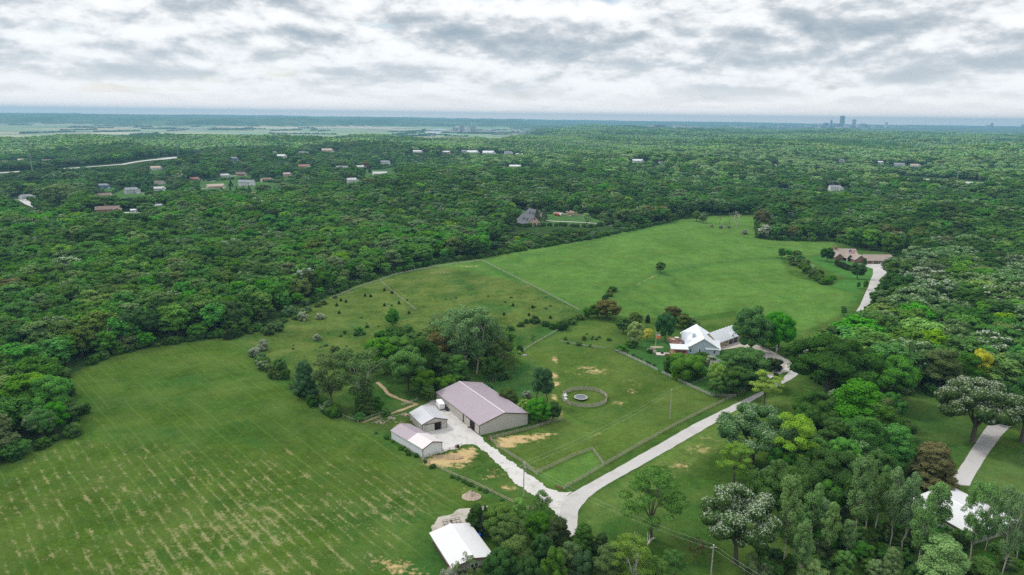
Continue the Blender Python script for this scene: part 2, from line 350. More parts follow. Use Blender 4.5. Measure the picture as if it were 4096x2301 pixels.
# everything open (no forest) around the farm, on the ground
FARM = W([(-500,1600),(-300,1260),(-40,1190),(60,1150),(170,1100),(205,1040),(150,958),(250,905),(400,870),(560,850),(605,848),(680,815),(760,772),(850,735),(940,700),(1100,663),(1210,650),(1330,628),(1500,600),(1620,573),(1700,553),(1760,543),(1900,540),(1905,600),(1960,604),(2100,608),(2140,618),(2262,640),(2270,668),(2235,700),(2215,740),(2190,790),(2160,830),(2100,860),(2050,880),(2040,960),(2120,1010),(2300,990),(2420,1010),(2700,1000),(3000,1300),(3000,1700),(980,1700)])
CLEAR = [FARM] + [W(p) for p in (
 [(236,504),(300,474),(403,487),(407,511),(325,528),(239,521)], [(492,457),(601,450),(649,457),(752,470),(700,491),(547,494),(492,484)],
 [(31,457),(103,463),(113,477),(58,484)], [(96,515),(164,535),(147,552),(113,535)], [(60,494),(95,500),(125,528),(110,535),(85,520)],
 [(1320,424),(1364,429),(1446,443),(1535,443),(1446,453),(1381,443)],
 [(1378,539),(1399,535),(1467,539),(1505,552),(1539,563),(1484,573),(1381,569),(1306,573),(1296,525)],
 [(906,426),(988,418),(1009,443),(910,453)], [(2444,354),(2576,350),(2576,367),(2500,367)],
 [(0,437),(171,427),(308,417),(403,403),(513,393),(513,387),(403,397),(308,410),(171,420),(0,431)],
 [(2240,459),(2345,468),(2472,477),(2478,457),(2345,447),(2240,441)], [(2050,437),(2144,444),(2144,438),(2050,432)], [(590,350),(700,353),(700,357),(590,354)],
 [(985,344),(1060,352),(1120,334),(1060,326),(1000,335)])]
LAWNS = CLEAR[1:5] + CLEAR[6:10]

# ------------------------------------------------------------------ terrain grid (polar: fine near the fields, growing cells to the horizon)
ang = np.concatenate([np.linspace(-180, -44, 46)[:-1], np.linspace(-44, 44, 441), np.linspace(44, 180, 46)[1:-1]])
rad = [30, 60, 90, 115, 130]; 
while rad[-1] < 620: rad.append(rad[-1] + 1.35)
while rad[-1] < 1500: rad.append(rad[-1] * 1.0055)
while rad[-1] < 23500: rad.append(rad[-1] * 1.0125)
rad = np.array(rad); na, nr = len(ang), len(rad)
A_, R_ = np.meshgrid(np.radians(ang), rad)
X_ = (R_ * np.sin(A_)).ravel(); Y_ = (R_ * np.cos(A_)).ravel(); Z_ = hgt(X_, Y_)
rr_ = R_.ravel()
base = np.zeros((len(X_), 3)); hay = np.zeros(len(X_)); deb = np.zeros(len(X_)); bare = np.zeros(len(X_)); crop = np.zeros(len(X_)); rough = np.zeros(len(X_))
base[:] = (.030, .058, .020)                                   # forest floor and undergrowth
near = np.where(rr_ < 2600)[0]; xn, yn = X_[near], Y_[near]
def paint(poly, col, soft=2.0, arr=None, idx=near):
    d = sdist(poly, X_[idx], Y_[idx]); wgt = sm(-soft, soft, d)[:, None]
    base[idx] = base[idx] * (1 - wgt) + np.array(col) * wgt
    return wgt[:, 0]
G_FARM, G_HAY, G_PAST, G_MEAD, G_HORSE = (.040, .084, .017), (.054, .092, .015), (.066, .100, .024), (.072, .146, .034), (.062, .102, .022)
paint(FARM, G_FARM, 3)
for p_ in LAWNS: paint(p_, (.055, .115, .038), 5)
for (X, Y), wp_, *_r in HS:
    if not wp_ or Y < 385: continue
    q = P(X, Y + 3); rr0 = 16 + wp_ * .9; d_ = np.hypot(xn - q.x, (yn - q.y) * .6); wg = (.85 * (1 - sm(rr0 * .6, rr0, d_)))[:, None]; base[near] = base[near] * (1 - wg) + np.array((.055, .115, .038)) * wg
rough[near] = sm(0, 4, sdist(FARM, xn, yn)) * .6
for p_, c_, rg in ((PAST, G_PAST, 1.0), (MEAD, G_MEAD, .35), (HORSE, G_HORSE, .5), (PADD, (.07, .14, .032), .3), (LAWN1, (.045, .125, .03), .15), (LAWN2, (.04, .11, .03), .2),
                   (ROADSIDE, (.082, .13, .034), .6), (BACKGRASS, (.034, .096, .026), .6), (RLAWN, (.036, .080, .020), .5), (RLAWN2, (.055, .095, .03), .3)):
    wg = paint(p_, c_, 2.5); rough[near] = rough[near] * (1 - wg) + rg * wg
wg = paint(HAY, G_HAY, 1.5); hay[near] = wg; rough[near] = rough[near] * (1 - wg) + .55 * wg
DEBP = W([(-300,1290),(20,1180),(120,1120),(260,1100),(420,1110),(560,1130),(700,1120),(880,1075),(960,1120),(1080,1190),(1130,1260),(1040,1330),(1020,1600),(-500,1600)])
deb[near] = sm(-4, 10, sdist(DEBP, xn, yn))
def spot(X, Y, rx, v, ry=None, arr=None):
    p = P(X, Y); a_ = bare if arr is None else arr; ry = ry or rx
    a_[near] = np.maximum(a_[near], v * np.exp(-((xn - p.x) / rx) ** 2 - ((yn - p.y) / ry) ** 2))
for s_ in ((1100,685,16,.45,10),(1180,670,18,.5,6),(1060,705,9,.4,6),(1130,720,20,.30,14),(1250,720,14,.25,10),(1000,735,14,.3,12),(1395,905,2.4,.68,8),(1395,945,2.4,.7,8),(1400,965,3,.75,4),(1395,1000,2,.68,6),
           (1480,925,9,.6,3),(1500,935,9,.6,6),(1440,935,6,.5,2),(1405,1040,3,.6,6),(1470,940,18,.3,14),(1520,900,14,.3,12),(1290,1108,9,1,3),(1330,1100,9,.9,2.2),(1370,1092,8,.7,1.6),(1275,1120,5,.9,3),(1620,910,14,.25,10),(1590,960,10,.35,9),
           (1590,985,3,.6,4),(1560,1015,5,.45,5),(1650,985,6,.3,5),(1560,1060,10,.4,3),(1490,1090,9,.4,3),(1420,1100,8,.35,4),(1300,1150,8,.3,4),(1245,1185,6,.55,3),(1230,1200,5,.5,3),(1280,1228,4,.7,2.5),(1255,1195,3,.5,2),
           (1710,1170,8,.5,6),(1760,1130,9,.5,6),(1690,1200,6,.35,5),(1780,1100,8,.4,5),(1150,1230,10,.35,6),(1095,1163,5,1,3.5),(1120,1160,7,1,4),(1150,1152,7,1,5),(1175,1140,5,.9,5),(1140,1172,8,.6,4),(1185,1128,3,.7,3),(1010,1075,6,.55,5),(1000,1060,10,.45,6),(985,1045,8,.4,4),(1060,1050,5,.4,3),(1075,1145,7,.6,3),(1560,870,10,.35,3),(1000,1425,7,.6,5),(960,1412,6,.5,4),(1040,1440,6,.5,5)): spot(*s_)
deep_green = np.zeros(len(X_))
def vein(pts, wd_, v, arr):
    d = sdist(W(pts), xn, yn, closed=False); arr[near] = np.maximum(arr[near], v * np.exp(-(d / wd_) ** 2))
vein([(1545,748),(1600,714),(1640,692),(1740,669),(1850,654),(1980,650)], 5, .9, deep_green); vein([(1600,716),(1648,693)], 2.5, .5, bare); vein([(1700,672),(1760,667)], 2, .45, bare); vein([(1815,656),(1860,654)], 2, .5, bare)  # meadow dip drawn as a darker green line, with tan streaks
vein([(1700,700),(1690,712),(1720,730),(1800,750)], 1.2, .7, deep_green); vein([(1850,700),(1900,720),(1960,745),(2080,775),(2140,772)], 1.6, .6, deep_green); vein([(1310,655),(1290,668),(1300,690),(1340,705)], 1.5, .6, deep_green)
vein([(1560,770),(1640,760),(1700,778),(1800,800)], 3, .7, deep_green); vein([(1230,668),(1500,604),(1690,560)], 4, .7, deep_green); vein([(1215,662),(1330,722),(1457,786)], 4, .9, deep_green); vein([(605,850),(700,948),(800,1018),(905,1068),(1065,1160),(1300,1275)], 4, .8, deep_green)
for s_ in ((1160,690,26,.8,8),(1180,735,10,.8,22),(1240,770,14,.8,10),(1150,715,7,.9,14),(1420,790,18,.7,12),(1000,800,10,.5,10),(880,825,10,.8,10),(1450,770,14,.6,12),(1270,845,20,.8,12),(1340,835,20,.8,8),(1380,950,10,.3,10),(300,1010,34,.8,10),(470,960,30,.7,14),(560,1020,30,.5,10),(600,940,26,.6,10),
           (420,1090,40,.7,8),(760,1030,20,.5,8),(1000,1300,24,.9,10),(1060,1380,9,1.0,18),(950,1400,14,.7,8),(700,1080,26,.6,6),(1640,1290,26,.5,18),(1440,1290,5,.6,7),(1500,1330,12,.6,10),(1450,860,30,.4,6),(1400,1090,14,.6,3),(1480,1060,16,.5,4),(1600,1040,20,.5,8),(2290,1150,10,.6,12),
           (700,900,16,.5,14),(650,870,7,.6,14),(980,1000,14,.8,9),(930,1020,12,.9,8),(1010,960,6,.4,12),(1440,640,30,.4,6),(1900,620,60,.35,4),(1600,700,40,.4,6),(1430,760,20,.6,10)): spot(*s_, arr=deep_green)
base = base * (1 - deep_green[:, None] * .55) + np.array((.022, .085, .024)) * deep_green[:, None] * .55
# river flats, bluffs, plain behind
tt = X_ / np.maximum(Y_, 1); wl = (1 - sm(-.03, .10, tt)) * sm(400, 800, Y_)
flat = wl * sm(3300, 3700, Y_) * (Z_ < -44); crop[:] = flat
bl = wl * sm(9200, 9900, Y_) * (Z_ >= -44)
base = base * (1 - bl[:, None]) + np.array((.030, .078, .034)) * bl[:, None]
pl = (1 - wl) * sm(7500, 9500, rr_)
base = base * (1 - pl[:, None]) + np.array((.035, .085, .045)) * pl[:, None]
midf = (1 - wl) * sm(1500, 2800, rr_) * (1 - pl)
base = base * (1 - midf[:, None]) + np.array((.035, .080, .030)) * midf[:, None]

gm_ = bpy.data.materials.new('ground_cover'); gm_.use_nodes = True; k = NT(gm_.node_tree)
tc = k.n('ShaderNodeTexCoord').outputs['Object']; xyz = k.n('ShaderNodeSeparateXYZ', i={0: tc}).outputs
att = lambda nm: k.n('ShaderNodeAttribute', attribute_name=nm).outputs
bcol = att('tint')[0]; ah = att('hay')[2]; ad = att('debris')[2]; ab = att('bare')[2]; ac = att('crop')[2]; ar = att('rough')[2]
n50 = k.noise(tc, .022, 4, .55); n10 = k.noise(tc, .11, 4, .6, .4); n2 = k.noise(tc, .55, 4, .65); nf = k.noise(tc, 2.2, 3, .6)
v = k.math('ADD', 1.0, k.math('MULTIPLY', k.math('SUBTRACT', n50, .5), .9))
v = k.math('MULTIPLY', v, k.math('ADD', 1.0, k.math('MULTIPLY', k.math('SUBTRACT', n10, .5), 1.0)))
v = k.math('MULTIPLY', v, k.math('ADD', 1.0, k.math('MULTIPLY', k.math('SUBTRACT', n2, .5), k.math('ADD', .35, k.math('MULTIPLY', ar, 1.4)))))
v = k.math('MULTIPLY', v, k.math('ADD', 1.0, k.math('MULTIPLY', k.math('SUBTRACT', nf, .5), 1.1)))
col = k.mix(1.0, bcol, k.n('ShaderNodeCombineColor', i={0: v, 1: v, 2: v}).outputs[0], 'MULTIPLY')
# drier, yellower patches against lusher ones
dry = k.ramp(k.noise(tc, .045, 5, .65, .3), [(.42, 0.0), (.64, .65)])
col = k.mix(k.math('MULTIPLY', dry, k.math('MULTIPLY', ar, 1.0)), col, (.125, .155, .05))
lush = k.ramp(k.noise(tc, .075, 5, .6, .8), [(.52, 0.0), (.64, .6)])
col = k.mix(k.math('MULTIPLY', lush, ar), col, (.026, .085, .022))
# tufts
tuft = k.ramp(k.noise(tc, .9, 4, .7), [(.58, 0.0), (.68, .55)])
col = k.mix(k.math('MULTIPLY', tuft, ar), col, (.022, .07, .02))
# mowing swaths in the hay field
wob = k.math('MULTIPLY', k.math('SUBTRACT', k.noise(tc, .03, 2, .5), .5), 2.6)
u = k.math('ADD', k.math('ADD', k.math('MULTIPLY', xyz[0], .731), k.math('MULTIPLY', xyz[1], .682)), wob)
vv = k.math('SUBTRACT', k.math('MULTIPLY', xyz[0], .682), k.math('MULTIPLY', xyz[1], .731))
fr = k.math('FRACT', k.math('DIVIDE', u, 3.4))
uv = k.n('ShaderNodeCombineXYZ', i={0: u, 1: k.math('MULTIPLY', vv, .07), 2: 0.0}).outputs[0]
brk = k.ramp(k.noise(uv, .30, 3, .6), [(.45, 0.0), (.58, 1.0)])
ln = k.math('MULTIPLY', k.ramp(fr, [(0.0, 0.0), (.03, 1.0), (.09, 0.15), (.13, .8), (.17, 0.0)]), brk)
col = k.mix(k.math('MULTIPLY', k.math('MULTIPLY', ln, ah), .32), col, (.20, .25, .08))
sw = k.ramp(fr, [(0.0, .5), (.25, 1.0), (.5, .0), (.75, .6), (1.0, .5)])
col = k.mix(k.math('MULTIPLY', k.math('MULTIPLY', sw, ah), .18), col, (.03, .10, .02))
uv2 = k.n('ShaderNodeCombineXYZ', i={0: u, 1: k.math('MULTIPLY', vv, .5), 2: 0.0}).outputs[0]
rows = k.ramp(k.math('FRACT', k.math('DIVIDE', k.math('ADD', u, 1.7), 3.4)), [(0.0, 0.0), (.25, 0.0), (.45, .085), (.65, 0.0), (1.0, 0.0)])
dn = k.math('ADD', k.math('ADD', k.math('MULTIPLY', k.noise(uv2, .34, 4, .65), .58), k.math('MULTIPLY', k.noise(tc, 1.3, 4, .75), .42)), rows)
dn = k.math('ADD', dn, k.math('MULTIPLY', k.math('SUBTRACT', k.noise(tc, .02, 2, .5), .5), .32))
dmask = k.math('MULTIPLY', k.ramp(dn, [(.55, 0.0), (.65, .58)]), ad)
col = k.mix(dmask, col, k.mix(nf, (.20, .18, .09), (.42, .35, .25)))
wd = k.math('MULTIPLY', k.ramp(k.noise(uv2, .17, 4, .65, .4), [(.60, 0.0), (.68, .6)]), ad)
col = k.mix(wd, col, (.035, .085, .022))
# trodden bare soil
bn = k.math('ADD', ab, k.math('MULTIPLY', k.math('SUBTRACT', k.noise(tc, .5, 5, .7), .5), 1.5))
col = k.mix(k.ramp(bn, [(.42, 0.0), (.70, .9)]), col, k.mix(n2, (.36, .22, .12), (.52, .40, .27)))
sp_ = k.math('MULTIPLY', k.ramp(k.noise(tc, .16, 4, .72), [(.70, 0.0), (.74, .6)]), ar)
col = k.mix(sp_, col, (.34, .27, .15))
# crops on the river flats
cxy = k.n('ShaderNodeCombineXYZ', i={0: k.math('MULTIPLY', xyz[0], .0011), 1: k.math('MULTIPLY', xyz[1], .0017), 2: 0.0}).outputs[0]
vo = k.n('ShaderNodeTexVoronoi', distance='CHEBYCHEV', i={'Vector': cxy, 'Scale': 1.0, 'Randomness': .75}).outputs['Color']
cr_ = k.ramp(k.n('ShaderNodeSeparateColor', i={0: vo}).outputs[0], [(.0, (.22, .27, .19)), (.3, (.20, .29, .19)), (.48, (.36, .32, .27)), (.62, (.20, .20, .18)), (.74, (.25, .32, .22)), (.88, (.44, .39, .34))], 'CONSTANT')
col = k.mix(ac, col, cr_)
rl_ = k.n('ShaderNodeVectorMath', operation='LENGTH', i={0: tc}).outputs['Value']
fm_ = k.math('MULTIPLY', k.ramp(k.math('DIVIDE', rl_, 20000.0), [(.33, 0.0), (.42, 1.0)]), k.math('SUBTRACT', 1.0, ac))
far1 = k.ramp(k.noise(tc, .0011, 5, .6), [(.44, 0.0), (.50, .6), (.54, .1), (.62, .9)])
col = k.mix(k.math('MULTIPLY', far1, k.math('MULTIPLY', fm_, .8)), col, k.mix(k.noise(tc, .004, 3, .6), (.05, .10, .05), (.22, .26, .17)))
col = k.mix(1.0, col, (1.12, 1.14, .92), 'MULTIPLY')
bs = k.n('ShaderNodeBsdfDiffuse', i={'Color': col, 'Roughness': .6})
hb = k.math('ADD', k.math('MULTIPLY', n2, .8), k.math('MULTIPLY', nf, .35))
k.t.links.new(k.n('ShaderNodeBump', i={'Strength': .7, 'Distance': .45, 'Height': hb}).outputs[0], bs.inputs['Normal'])
k.n('ShaderNodeOutputMaterial', i={0: bs.outputs[0]})

I_ = np.arange(nr - 1)[:, None] * na; J_ = np.arange(na)[None, :]; J2 = (J_ + 1) % na
quads = np.stack([I_ + J_, I_ + J2, I_ + na + J2, I_ + na + J_], -1).reshape(-1, 4)[:, ::-1]
cx_, cy_ = X_[quads].mean(1), Y_[quads].mean(1); cz_ = Z_[quads].mean(1)
reg = np.zeros(len(quads), int); nq = np.where(np.hypot(cx_, cy_) < 1200)[0]
for rid, pl_ in ((1, HAY), (2, PAST), (3, MEAD), (4, HORSE), (5, LAWN1), (5, LAWN2)):
    reg[nq[inpoly(pl_, cx_[nq], cy_[nq])]] = rid
ctt = cx_ / np.maximum(cy_, 1)
reg[(ctt < .04) & (cy_ > 3500) & (cz_ < -40)] = 6
reg[(ctt < .04) & (cy_ > 9000) & (cz_ >= -40)] = 7
def np_mesh(name, V, F, mats, smooth=True, attrs=None):
    me = bpy.data.meshes.new(name); me.vertices.add(len(V)); me.vertices.foreach_set('co', V.astype(np.float32).ravel())
    n = F.shape[1]; me.loops.add(F.size); me.loops.foreach_set('vertex_index', F.astype(np.int32).ravel())
    me.polygons.add(len(F)); me.polygons.foreach_set('loop_start', np.arange(0, F.size, n, dtype=np.int32))
    if smooth: me.polygons.foreach_set('use_smooth', np.ones(len(F), bool))
    for m_ in mats: me.materials.append(m_)
    for nm, (dom, typ, key, arr) in (attrs or {}).items():
        a = me.attributes.new(nm, typ, dom); a.data.foreach_set(key, arr.astype(np.float32).ravel())
    me.update(calc_edges=True); return me
V_ = np.stack([X_, Y_, Z_], 1); tint = np.concatenate([base, np.ones((len(X_), 1))], 1)
for rid, nm in enumerate(('ground', 'hay_field', 'pasture', 'meadow', 'horse_field', 'lawn', 'river_flats', 'hills')):
    F_ = quads[reg == rid]
    if not len(F_): continue
    used, inv = np.unique(F_, return_inverse=True); F_ = inv.reshape(-1, 4)
    if rid == 0:                                       # close the disc under the camera
        pass
    at = {n_: ('POINT', 'FLOAT', 'value', a_[used]) for n_, a_ in (('hay', hay), ('debris', deb), ('bare', bare), ('crop', crop), ('rough', rough))}
    at['tint'] = ('POINT', 'FLOAT_COLOR', 'color', tint[used])
    me = np_mesh(nm, V_[used], F_, [gm_], attrs=at)
    o = obj(nm, me); o['kind'] = 'structure'
inner = MB(); inner.poly([V_[j] for j in range(na)][::-1]); io = inner.build('ground', gm_); io['kind'] = 'structure'

# ------------------------------------------------------------------ roads and hard ground, draped a few centimetres proud
def hgrid(x, y):                                # height of the terrain mesh itself at x, y (bilinear in the polar grid)
    r = np.hypot(x, y); a = np.degrees(np.arctan2(x, y))
    i = np.clip(np.searchsorted(rad, r) - 1, 0, nr - 2); j = np.clip(np.searchsorted(ang, a) - 1, 0, na - 2)
    fr_ = (r - rad[i]) / (rad[i + 1] - rad[i]); fa = (a - ang[j]) / (ang[j + 1] - ang[j])
    Z2 = Z_.reshape(nr, na)
    return (Z2[i, j] * (1 - fr_) + Z2[i + 1, j] * fr_) * (1 - fa) + (Z2[i, j + 1] * (1 - fr_) + Z2[i + 1, j + 1] * fr_) * fa
def drape(name, poly, m, lift=.05, step=3.0, jit=0.0, seed=1, dens=None):
    rnd = random.Random(seed); pts = []; n = len(poly); dens = dens or step
    for i in range(n):
        a = Vector(poly[i]); b = Vector(poly[(i + 1) % n]); L = (b - a).length; q = max(1, int(L / dens))
        nn = Vector((b.y - a.y, a.x - b.x)).normalized() if L > 1e-6 else Vector((0, 0))
        for j in range(q):
            q0 = a.lerp(b, j / q); w_ = math.sin(q0.x * .9 + seed) + math.sin(q0.y * 1.3 + 2 * seed) + .8 * math.sin(q0.x * 2.3 - q0.y * 1.9)
            pts.append(q0 + nn * jit * (.42 * w_ + rnd.uniform(-.35, .35)))
    xs = [p.x for p in pts]; ys = [p.y for p in pts]; pl = [(p.x, p.y) for p in pts]
    gx, gy = np.meshgrid(np.arange(min(xs), max(xs), step), np.arange(min(ys), max(ys), step)); gx = gx.ravel(); gy = gy.ravel()
    ok = sdist(pl, gx, gy) > step * .3
    allp = pts + [Vector((a, b)) for a, b in zip(gx[ok], gy[ok])]
    n0 = len(pts)
    vs_, es, fs, _, _, _ = geometry.delaunay_2d_cdt(allp, [], [list(range(n0))], 1, 1e-4)
    x = np.array([v_.x for v_ in vs_]); y = np.array([v_.y for v_ in vs_]); z = hgrid(x, y) + lift
    me = bpy.data.meshes.new(name); me.from_pydata(list(zip(x, y, z)), [], [list(f) for f in fs]); me.materials.append(m); me.update()
    o = obj(name, me); o['kind'] = 'structure'; return o
def strip(name, left, right, m, **kw): return drape(name, left + right[::-1], m, **kw)
def ribbon(pts, wd):                            # world centre line to polygon
    L = []; Rr = []
    for i, p in enumerate(pts):
        a = Vector(pts[max(0, i - 1)]); b = Vector(pts[min(len(pts) - 1, i + 1)]); d = (b - a).normalized()
        ww = wd[i] if isinstance(wd, (list, tuple)) else wd
        L.append((p[0] - d.y * ww / 2, p[1] + d.x * ww / 2)); Rr.append((p[0] + d.y * ww / 2, p[1] - d.x * ww / 2))
    return L + Rr[::-1]
road = strip('road', W([(1400,1460),(1406,1380),(1408,1330),(1408,1300),(1412,1270),(1424,1250),(1440,1239),(1521,1195),(1600,1150),(1742,1069),(1846,1018),(1913,986),(1968,954),(1985,935),(2000,905),(2012,888),(2016,868),(2020,852)]),
      W([(1446,1460),(1448,1380),(1452,1335),(1453,1310),(1455,1284),(1480,1252),(1515,1226),(1570,1195),(1680,1133),(1790,1069),(1890,1010),(1995,952),(2030,925),(2052,900),(2058,880),(2056,852)]), M['concrete'], lift=.09, step=2.5, jit=.12, dens=.9)
drape('driveway', W([(2022,856),(2050,850),(2100,830),(2140,805),(2165,765),(2185,720),(2196,690),(2196,676),(2160,664),(2245,664),(2240,680),(2222,700),(2205,740),(2190,775),(2165,810),(2120,845),(2058,880),(2040,880)]), M['concrete'], lift=.07, step=3, jit=.1)
drape('gravel_yard', W([(1388,1282),(1372,1266),(1320,1233),(1285,1205),(1255,1168),(1225,1142),(1195,1118),(1170,1118),(1150,1128),(1108,1140),(1085,1122),(1050,1085),(1080,1070),(1062,1040),(1048,1030),(1085,1008),(1125,1005),(1150,1030),(1170,1060),(1206,1096),(1222,1112),(1262,1143),(1306,1176),(1345,1204),(1376,1226),(1408,1240),(1440,1238),(1415,1262),(1408,1300)]), M['gravel'], lift=.06, step=2.2, jit=.55, dens=.8, seed=3)
drape('house_drive', W([(1760,848),(1800,838),(1835,843),(1870,850),(1905,868),(1935,880),(1975,902),(2005,915),(1985,935),(1960,938),(1940,925),(1915,905),(1880,890),(1850,875),(1818,880),(1790,872)]), M['patio'], lift=.06, step=2.5, jit=.15)
drape('house_drive', W([(1925,937),(1960,921),(1985,930),(1960,941),(1935,952)]), M['gravel'], lift=.07, step=2, jit=.4)
drape('gravel_pad', W([(1082,1338),(1090,1318),(1105,1303),(1140,1288),(1190,1275),(1225,1272),(1215,1290),(1190,1312),(1170,1330),(1150,1345),(1110,1340),(1090,1352)]), M['pale_gravel'], lift=.05, step=2, jit=.7, dens=.8, seed=5)
drape('driveway', W([(2395,1205),(2425,1160),(2470,1090),(2492,1060),(2535,1050),(2560,1055),(2520,1095),(2480,1150),(2450,1200),(2440,1222),(2400,1220)]), M['concrete'], lift=.06, step=3, jit=.08)
drape('path', ribbon(W([(948,962),(965,975),(975,990),(1000,1002),(1030,1012),(1052,1018)]), 1.7), M['dirt'], lift=.05, step=1.5, jit=.25)
drape('path', ribbon(W([(1050,1016),(1020,1028),(985,1040),(950,1048),(915,1062),(893,1058)]), 1.5), M['dirt'], lift=.045, step=1.5, jit=.25)
0 and drape('dirt_patch', W([(1062,1154),(1085,1166),(1120,1178),(1150,1178),(1178,1168),(1195,1150),(1192,1132),(1182,1120),(1160,1124),(1110,1142)]), M['dirt'], lift=.04, step=1.5, jit=.6, dens=.8, seed=8)
drape('driveway', ribbon(W([(1371,555),(1400,557),(1433,558),(1470,560),(1510,563),(1540,568)]), 4.5), M['concrete'], lift=.15, step=3)
drape('driveway', ribbon(W([(62,502),(75,512),(95,522),(118,530),(150,545)]), [16, 13, 9, 8, 6]), M['concrete'], lift=.2, step=4)
HW = []
for ln_ in ([(-40,437),(60,431),(171,424),(308,414),(403,401),(513,390)], [(2052,434),(2100,437),(2144,440),(2247,448),(2345,454),(2472,463)], [(50,498),(75,512),(95,522),(118,530)]):
    q_ = W(ln_)
    for (a_, b_) in zip(q_, q_[1:]):
        n_ = int(math.hypot(b_[0] - a_[0], b_[1] - a_[1]) / 14) + 1
        HW += [(a_[0] + (b_[0] - a_[0]) * j / n_, a_[1] + (b_[1] - a_[1]) * j / n_) for j in range(n_)]
drape('highway', ribbon(W([(-40,437),(60,431),(171,424),(308,414),(403,401),(513,390)]), 24), M['concrete'], lift=.5, step=9)
drape('highway', ribbon(W([(2052,434),(2100,437),(2144,440),(2247,448),(2345,454),(2472,463)]), 42), M['concrete'], lift=.5, step=9)
rm = bpy.data.materials.new('river_water'); rm.use_nodes = True; k = NT(rm.node_tree)
k.n('ShaderNodeOutputMaterial', i={0: k.n('ShaderNodeBsdfPrincipled', i={'Base Color': (.30, .31, .29, 1), 'Roughness': .28, 'Specular IOR Level': .8}).outputs[0]})
drape('river', W([(1062,341),(1080,328),(1100,324),(1124,326),(1128,331),(1112,334),(1100,338),(1090,343)]), rm, lift=1.2, step=120)
drape('river', W([(985,346),(1010,343),(1050,345),(1066,349),(1040,352),(1000,350)]), rm, lift=1.2, step=90)
# ------------------------------------------------------------------ foliage materials
def leafmat(name, c0, c1, top=None, topamt=.5, transl=.22):
    m = bpy.data.materials.new(name); m.use_nodes = True; k = NT(m.node_tree)
    c0, c1 = [tuple(v * g for v, g in zip(q, (1.62, 1.52, 1.0))) for q in (c0, c1)]
    vv = k.n('ShaderNodeAttribute', attribute_name='leaf').outputs[2]
    rnd = k.n('ShaderNodeObjectInfo').outputs['Random']
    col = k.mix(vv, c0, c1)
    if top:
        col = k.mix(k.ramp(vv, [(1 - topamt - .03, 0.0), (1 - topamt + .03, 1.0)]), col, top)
    br = k.math('ADD', .80, k.math('MULTIPLY', rnd, .42))
    hs = k.n('ShaderNodeHueSaturation', i={'Hue': k.math('ADD', .485, k.math('MULTIPLY', k.math('FRACT', k.math('MULTIPLY', rnd, 7.3)), .03)),
             'Saturation': k.math('ADD', .88, k.math('MULTIPLY', k.math('FRACT', k.math('MULTIPLY', rnd, 13.7)), .22)), 'Value': br, 'Color': col}).outputs[0]
    bs = k.n('ShaderNodeBsdfDiffuse', i={'Color': hs})
    tr = k.n('ShaderNodeBsdfTranslucent', i={'Color': hs})
    k.n('ShaderNodeOutputMaterial', i={0: k.n('ShaderNodeMixShader', i={0: transl, 1: bs.outputs[0], 2: tr.outputs[0]}).outputs[0]})
    return m
L = {}
for nm, a in dict(
    dark=((.018, .052, .016), (.040, .095, .028)), mid=((.028, .080, .020), (.062, .145, .034)),
    green=((.030, .105, .020), (.065, .185, .036)), lime=((.060, .150, .022), (.130, .240, .045)),
    olive=((.036, .074, .022), (.075, .125, .042)), grey=((.045, .085, .040), (.095, .150, .070)),
    brown=((.050, .058, .028), (.100, .100, .052)), yellow=((.22, .25, .02), (.36, .36, .035)),
    pale=((.030, .070, .028), (.070, .120, .050), (.36, .42, .30), .42), silver=((.032, .080, .034), (.075, .135, .062), (.22, .30, .16), .36),
    blossom=((.07, .11, .06), (.16, .20, .13), (.42, .45, .38), .55), bluegreen=((.030, .065, .045), (.085, .14, .11)),
    teal=((.020, .065, .030), (.045, .110, .055)), palelime=((.14, .22, .07), (.24, .34, .13)), hazy=((.10, .185, .085), (.18, .29, .15)), poplar=((.060, .122, .055), (.115, .205, .105)),  # hazy: pale green leaf, also puts sunlight and haze into far crowns' colour
    rustleaf=((.10, .05, .03), (.20, .10, .06)), cedar=((.014, .030, .014), (.035, .055, .026))).items():
    L[nm] = leafmat('leaves_' + nm, *a[:2], top=a[2] if len(a) > 2 else None, topamt=a[3] if len(a) > 3 else .5)

# ------------------------------------------------------------------ tree shapes, built once at unit height and width
def leaves(rng, C, Rd, n, s, flat=1.0, upb=.35, shell=(.72, 1.08), calm=0.0):
    C = np.array(C); Rd = np.array(Rd); wgt = Rd ** 2; bi = rng.choice(len(C), n, p=wgt / wgt.sum())
    d = rng.normal(size=(n, 3)); d /= np.linalg.norm(d, axis=1)[:, None]
    low = d[:, 2] < -.35; d[low, 2] *= -.6; d /= np.linalg.norm(d, axis=1)[:, None]
    q = rng.uniform(shell[0], shell[1], n)
    p = C[bi] + d * (Rd[bi] * q)[:, None] * np.array([1, 1, flat])
    nrm = d + rng.normal(size=(n, 3)) * (.45 - .2 * calm) + np.array([0, 0, upb]); nrm /= np.linalg.norm(nrm, axis=1)[:, None]
    t = np.cross(nrm, rng.normal(size=(n, 3))); t /= np.linalg.norm(t, axis=1)[:, None]; b = np.cross(nrm, t)
    sz = s * rng.uniform(.55, 1.25, n)[:, None]; a = t * sz; b = b * sz * rng.uniform(.45, .9, n)[:, None]
    V = np.stack([p - a, p - b * .8, p + a, p + b * .8], 1).reshape(-1, 3)
    F = np.arange(n * 4).reshape(-1, 4)
    # top light put into leaf tone: upper leaves paler, lower darker; clumps vary
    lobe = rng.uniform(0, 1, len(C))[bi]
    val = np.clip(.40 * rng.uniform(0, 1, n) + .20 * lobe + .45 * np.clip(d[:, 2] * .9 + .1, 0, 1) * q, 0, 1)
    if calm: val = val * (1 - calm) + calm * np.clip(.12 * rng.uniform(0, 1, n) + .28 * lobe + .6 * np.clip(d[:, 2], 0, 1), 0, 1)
    return V, F, val
ICO = {}
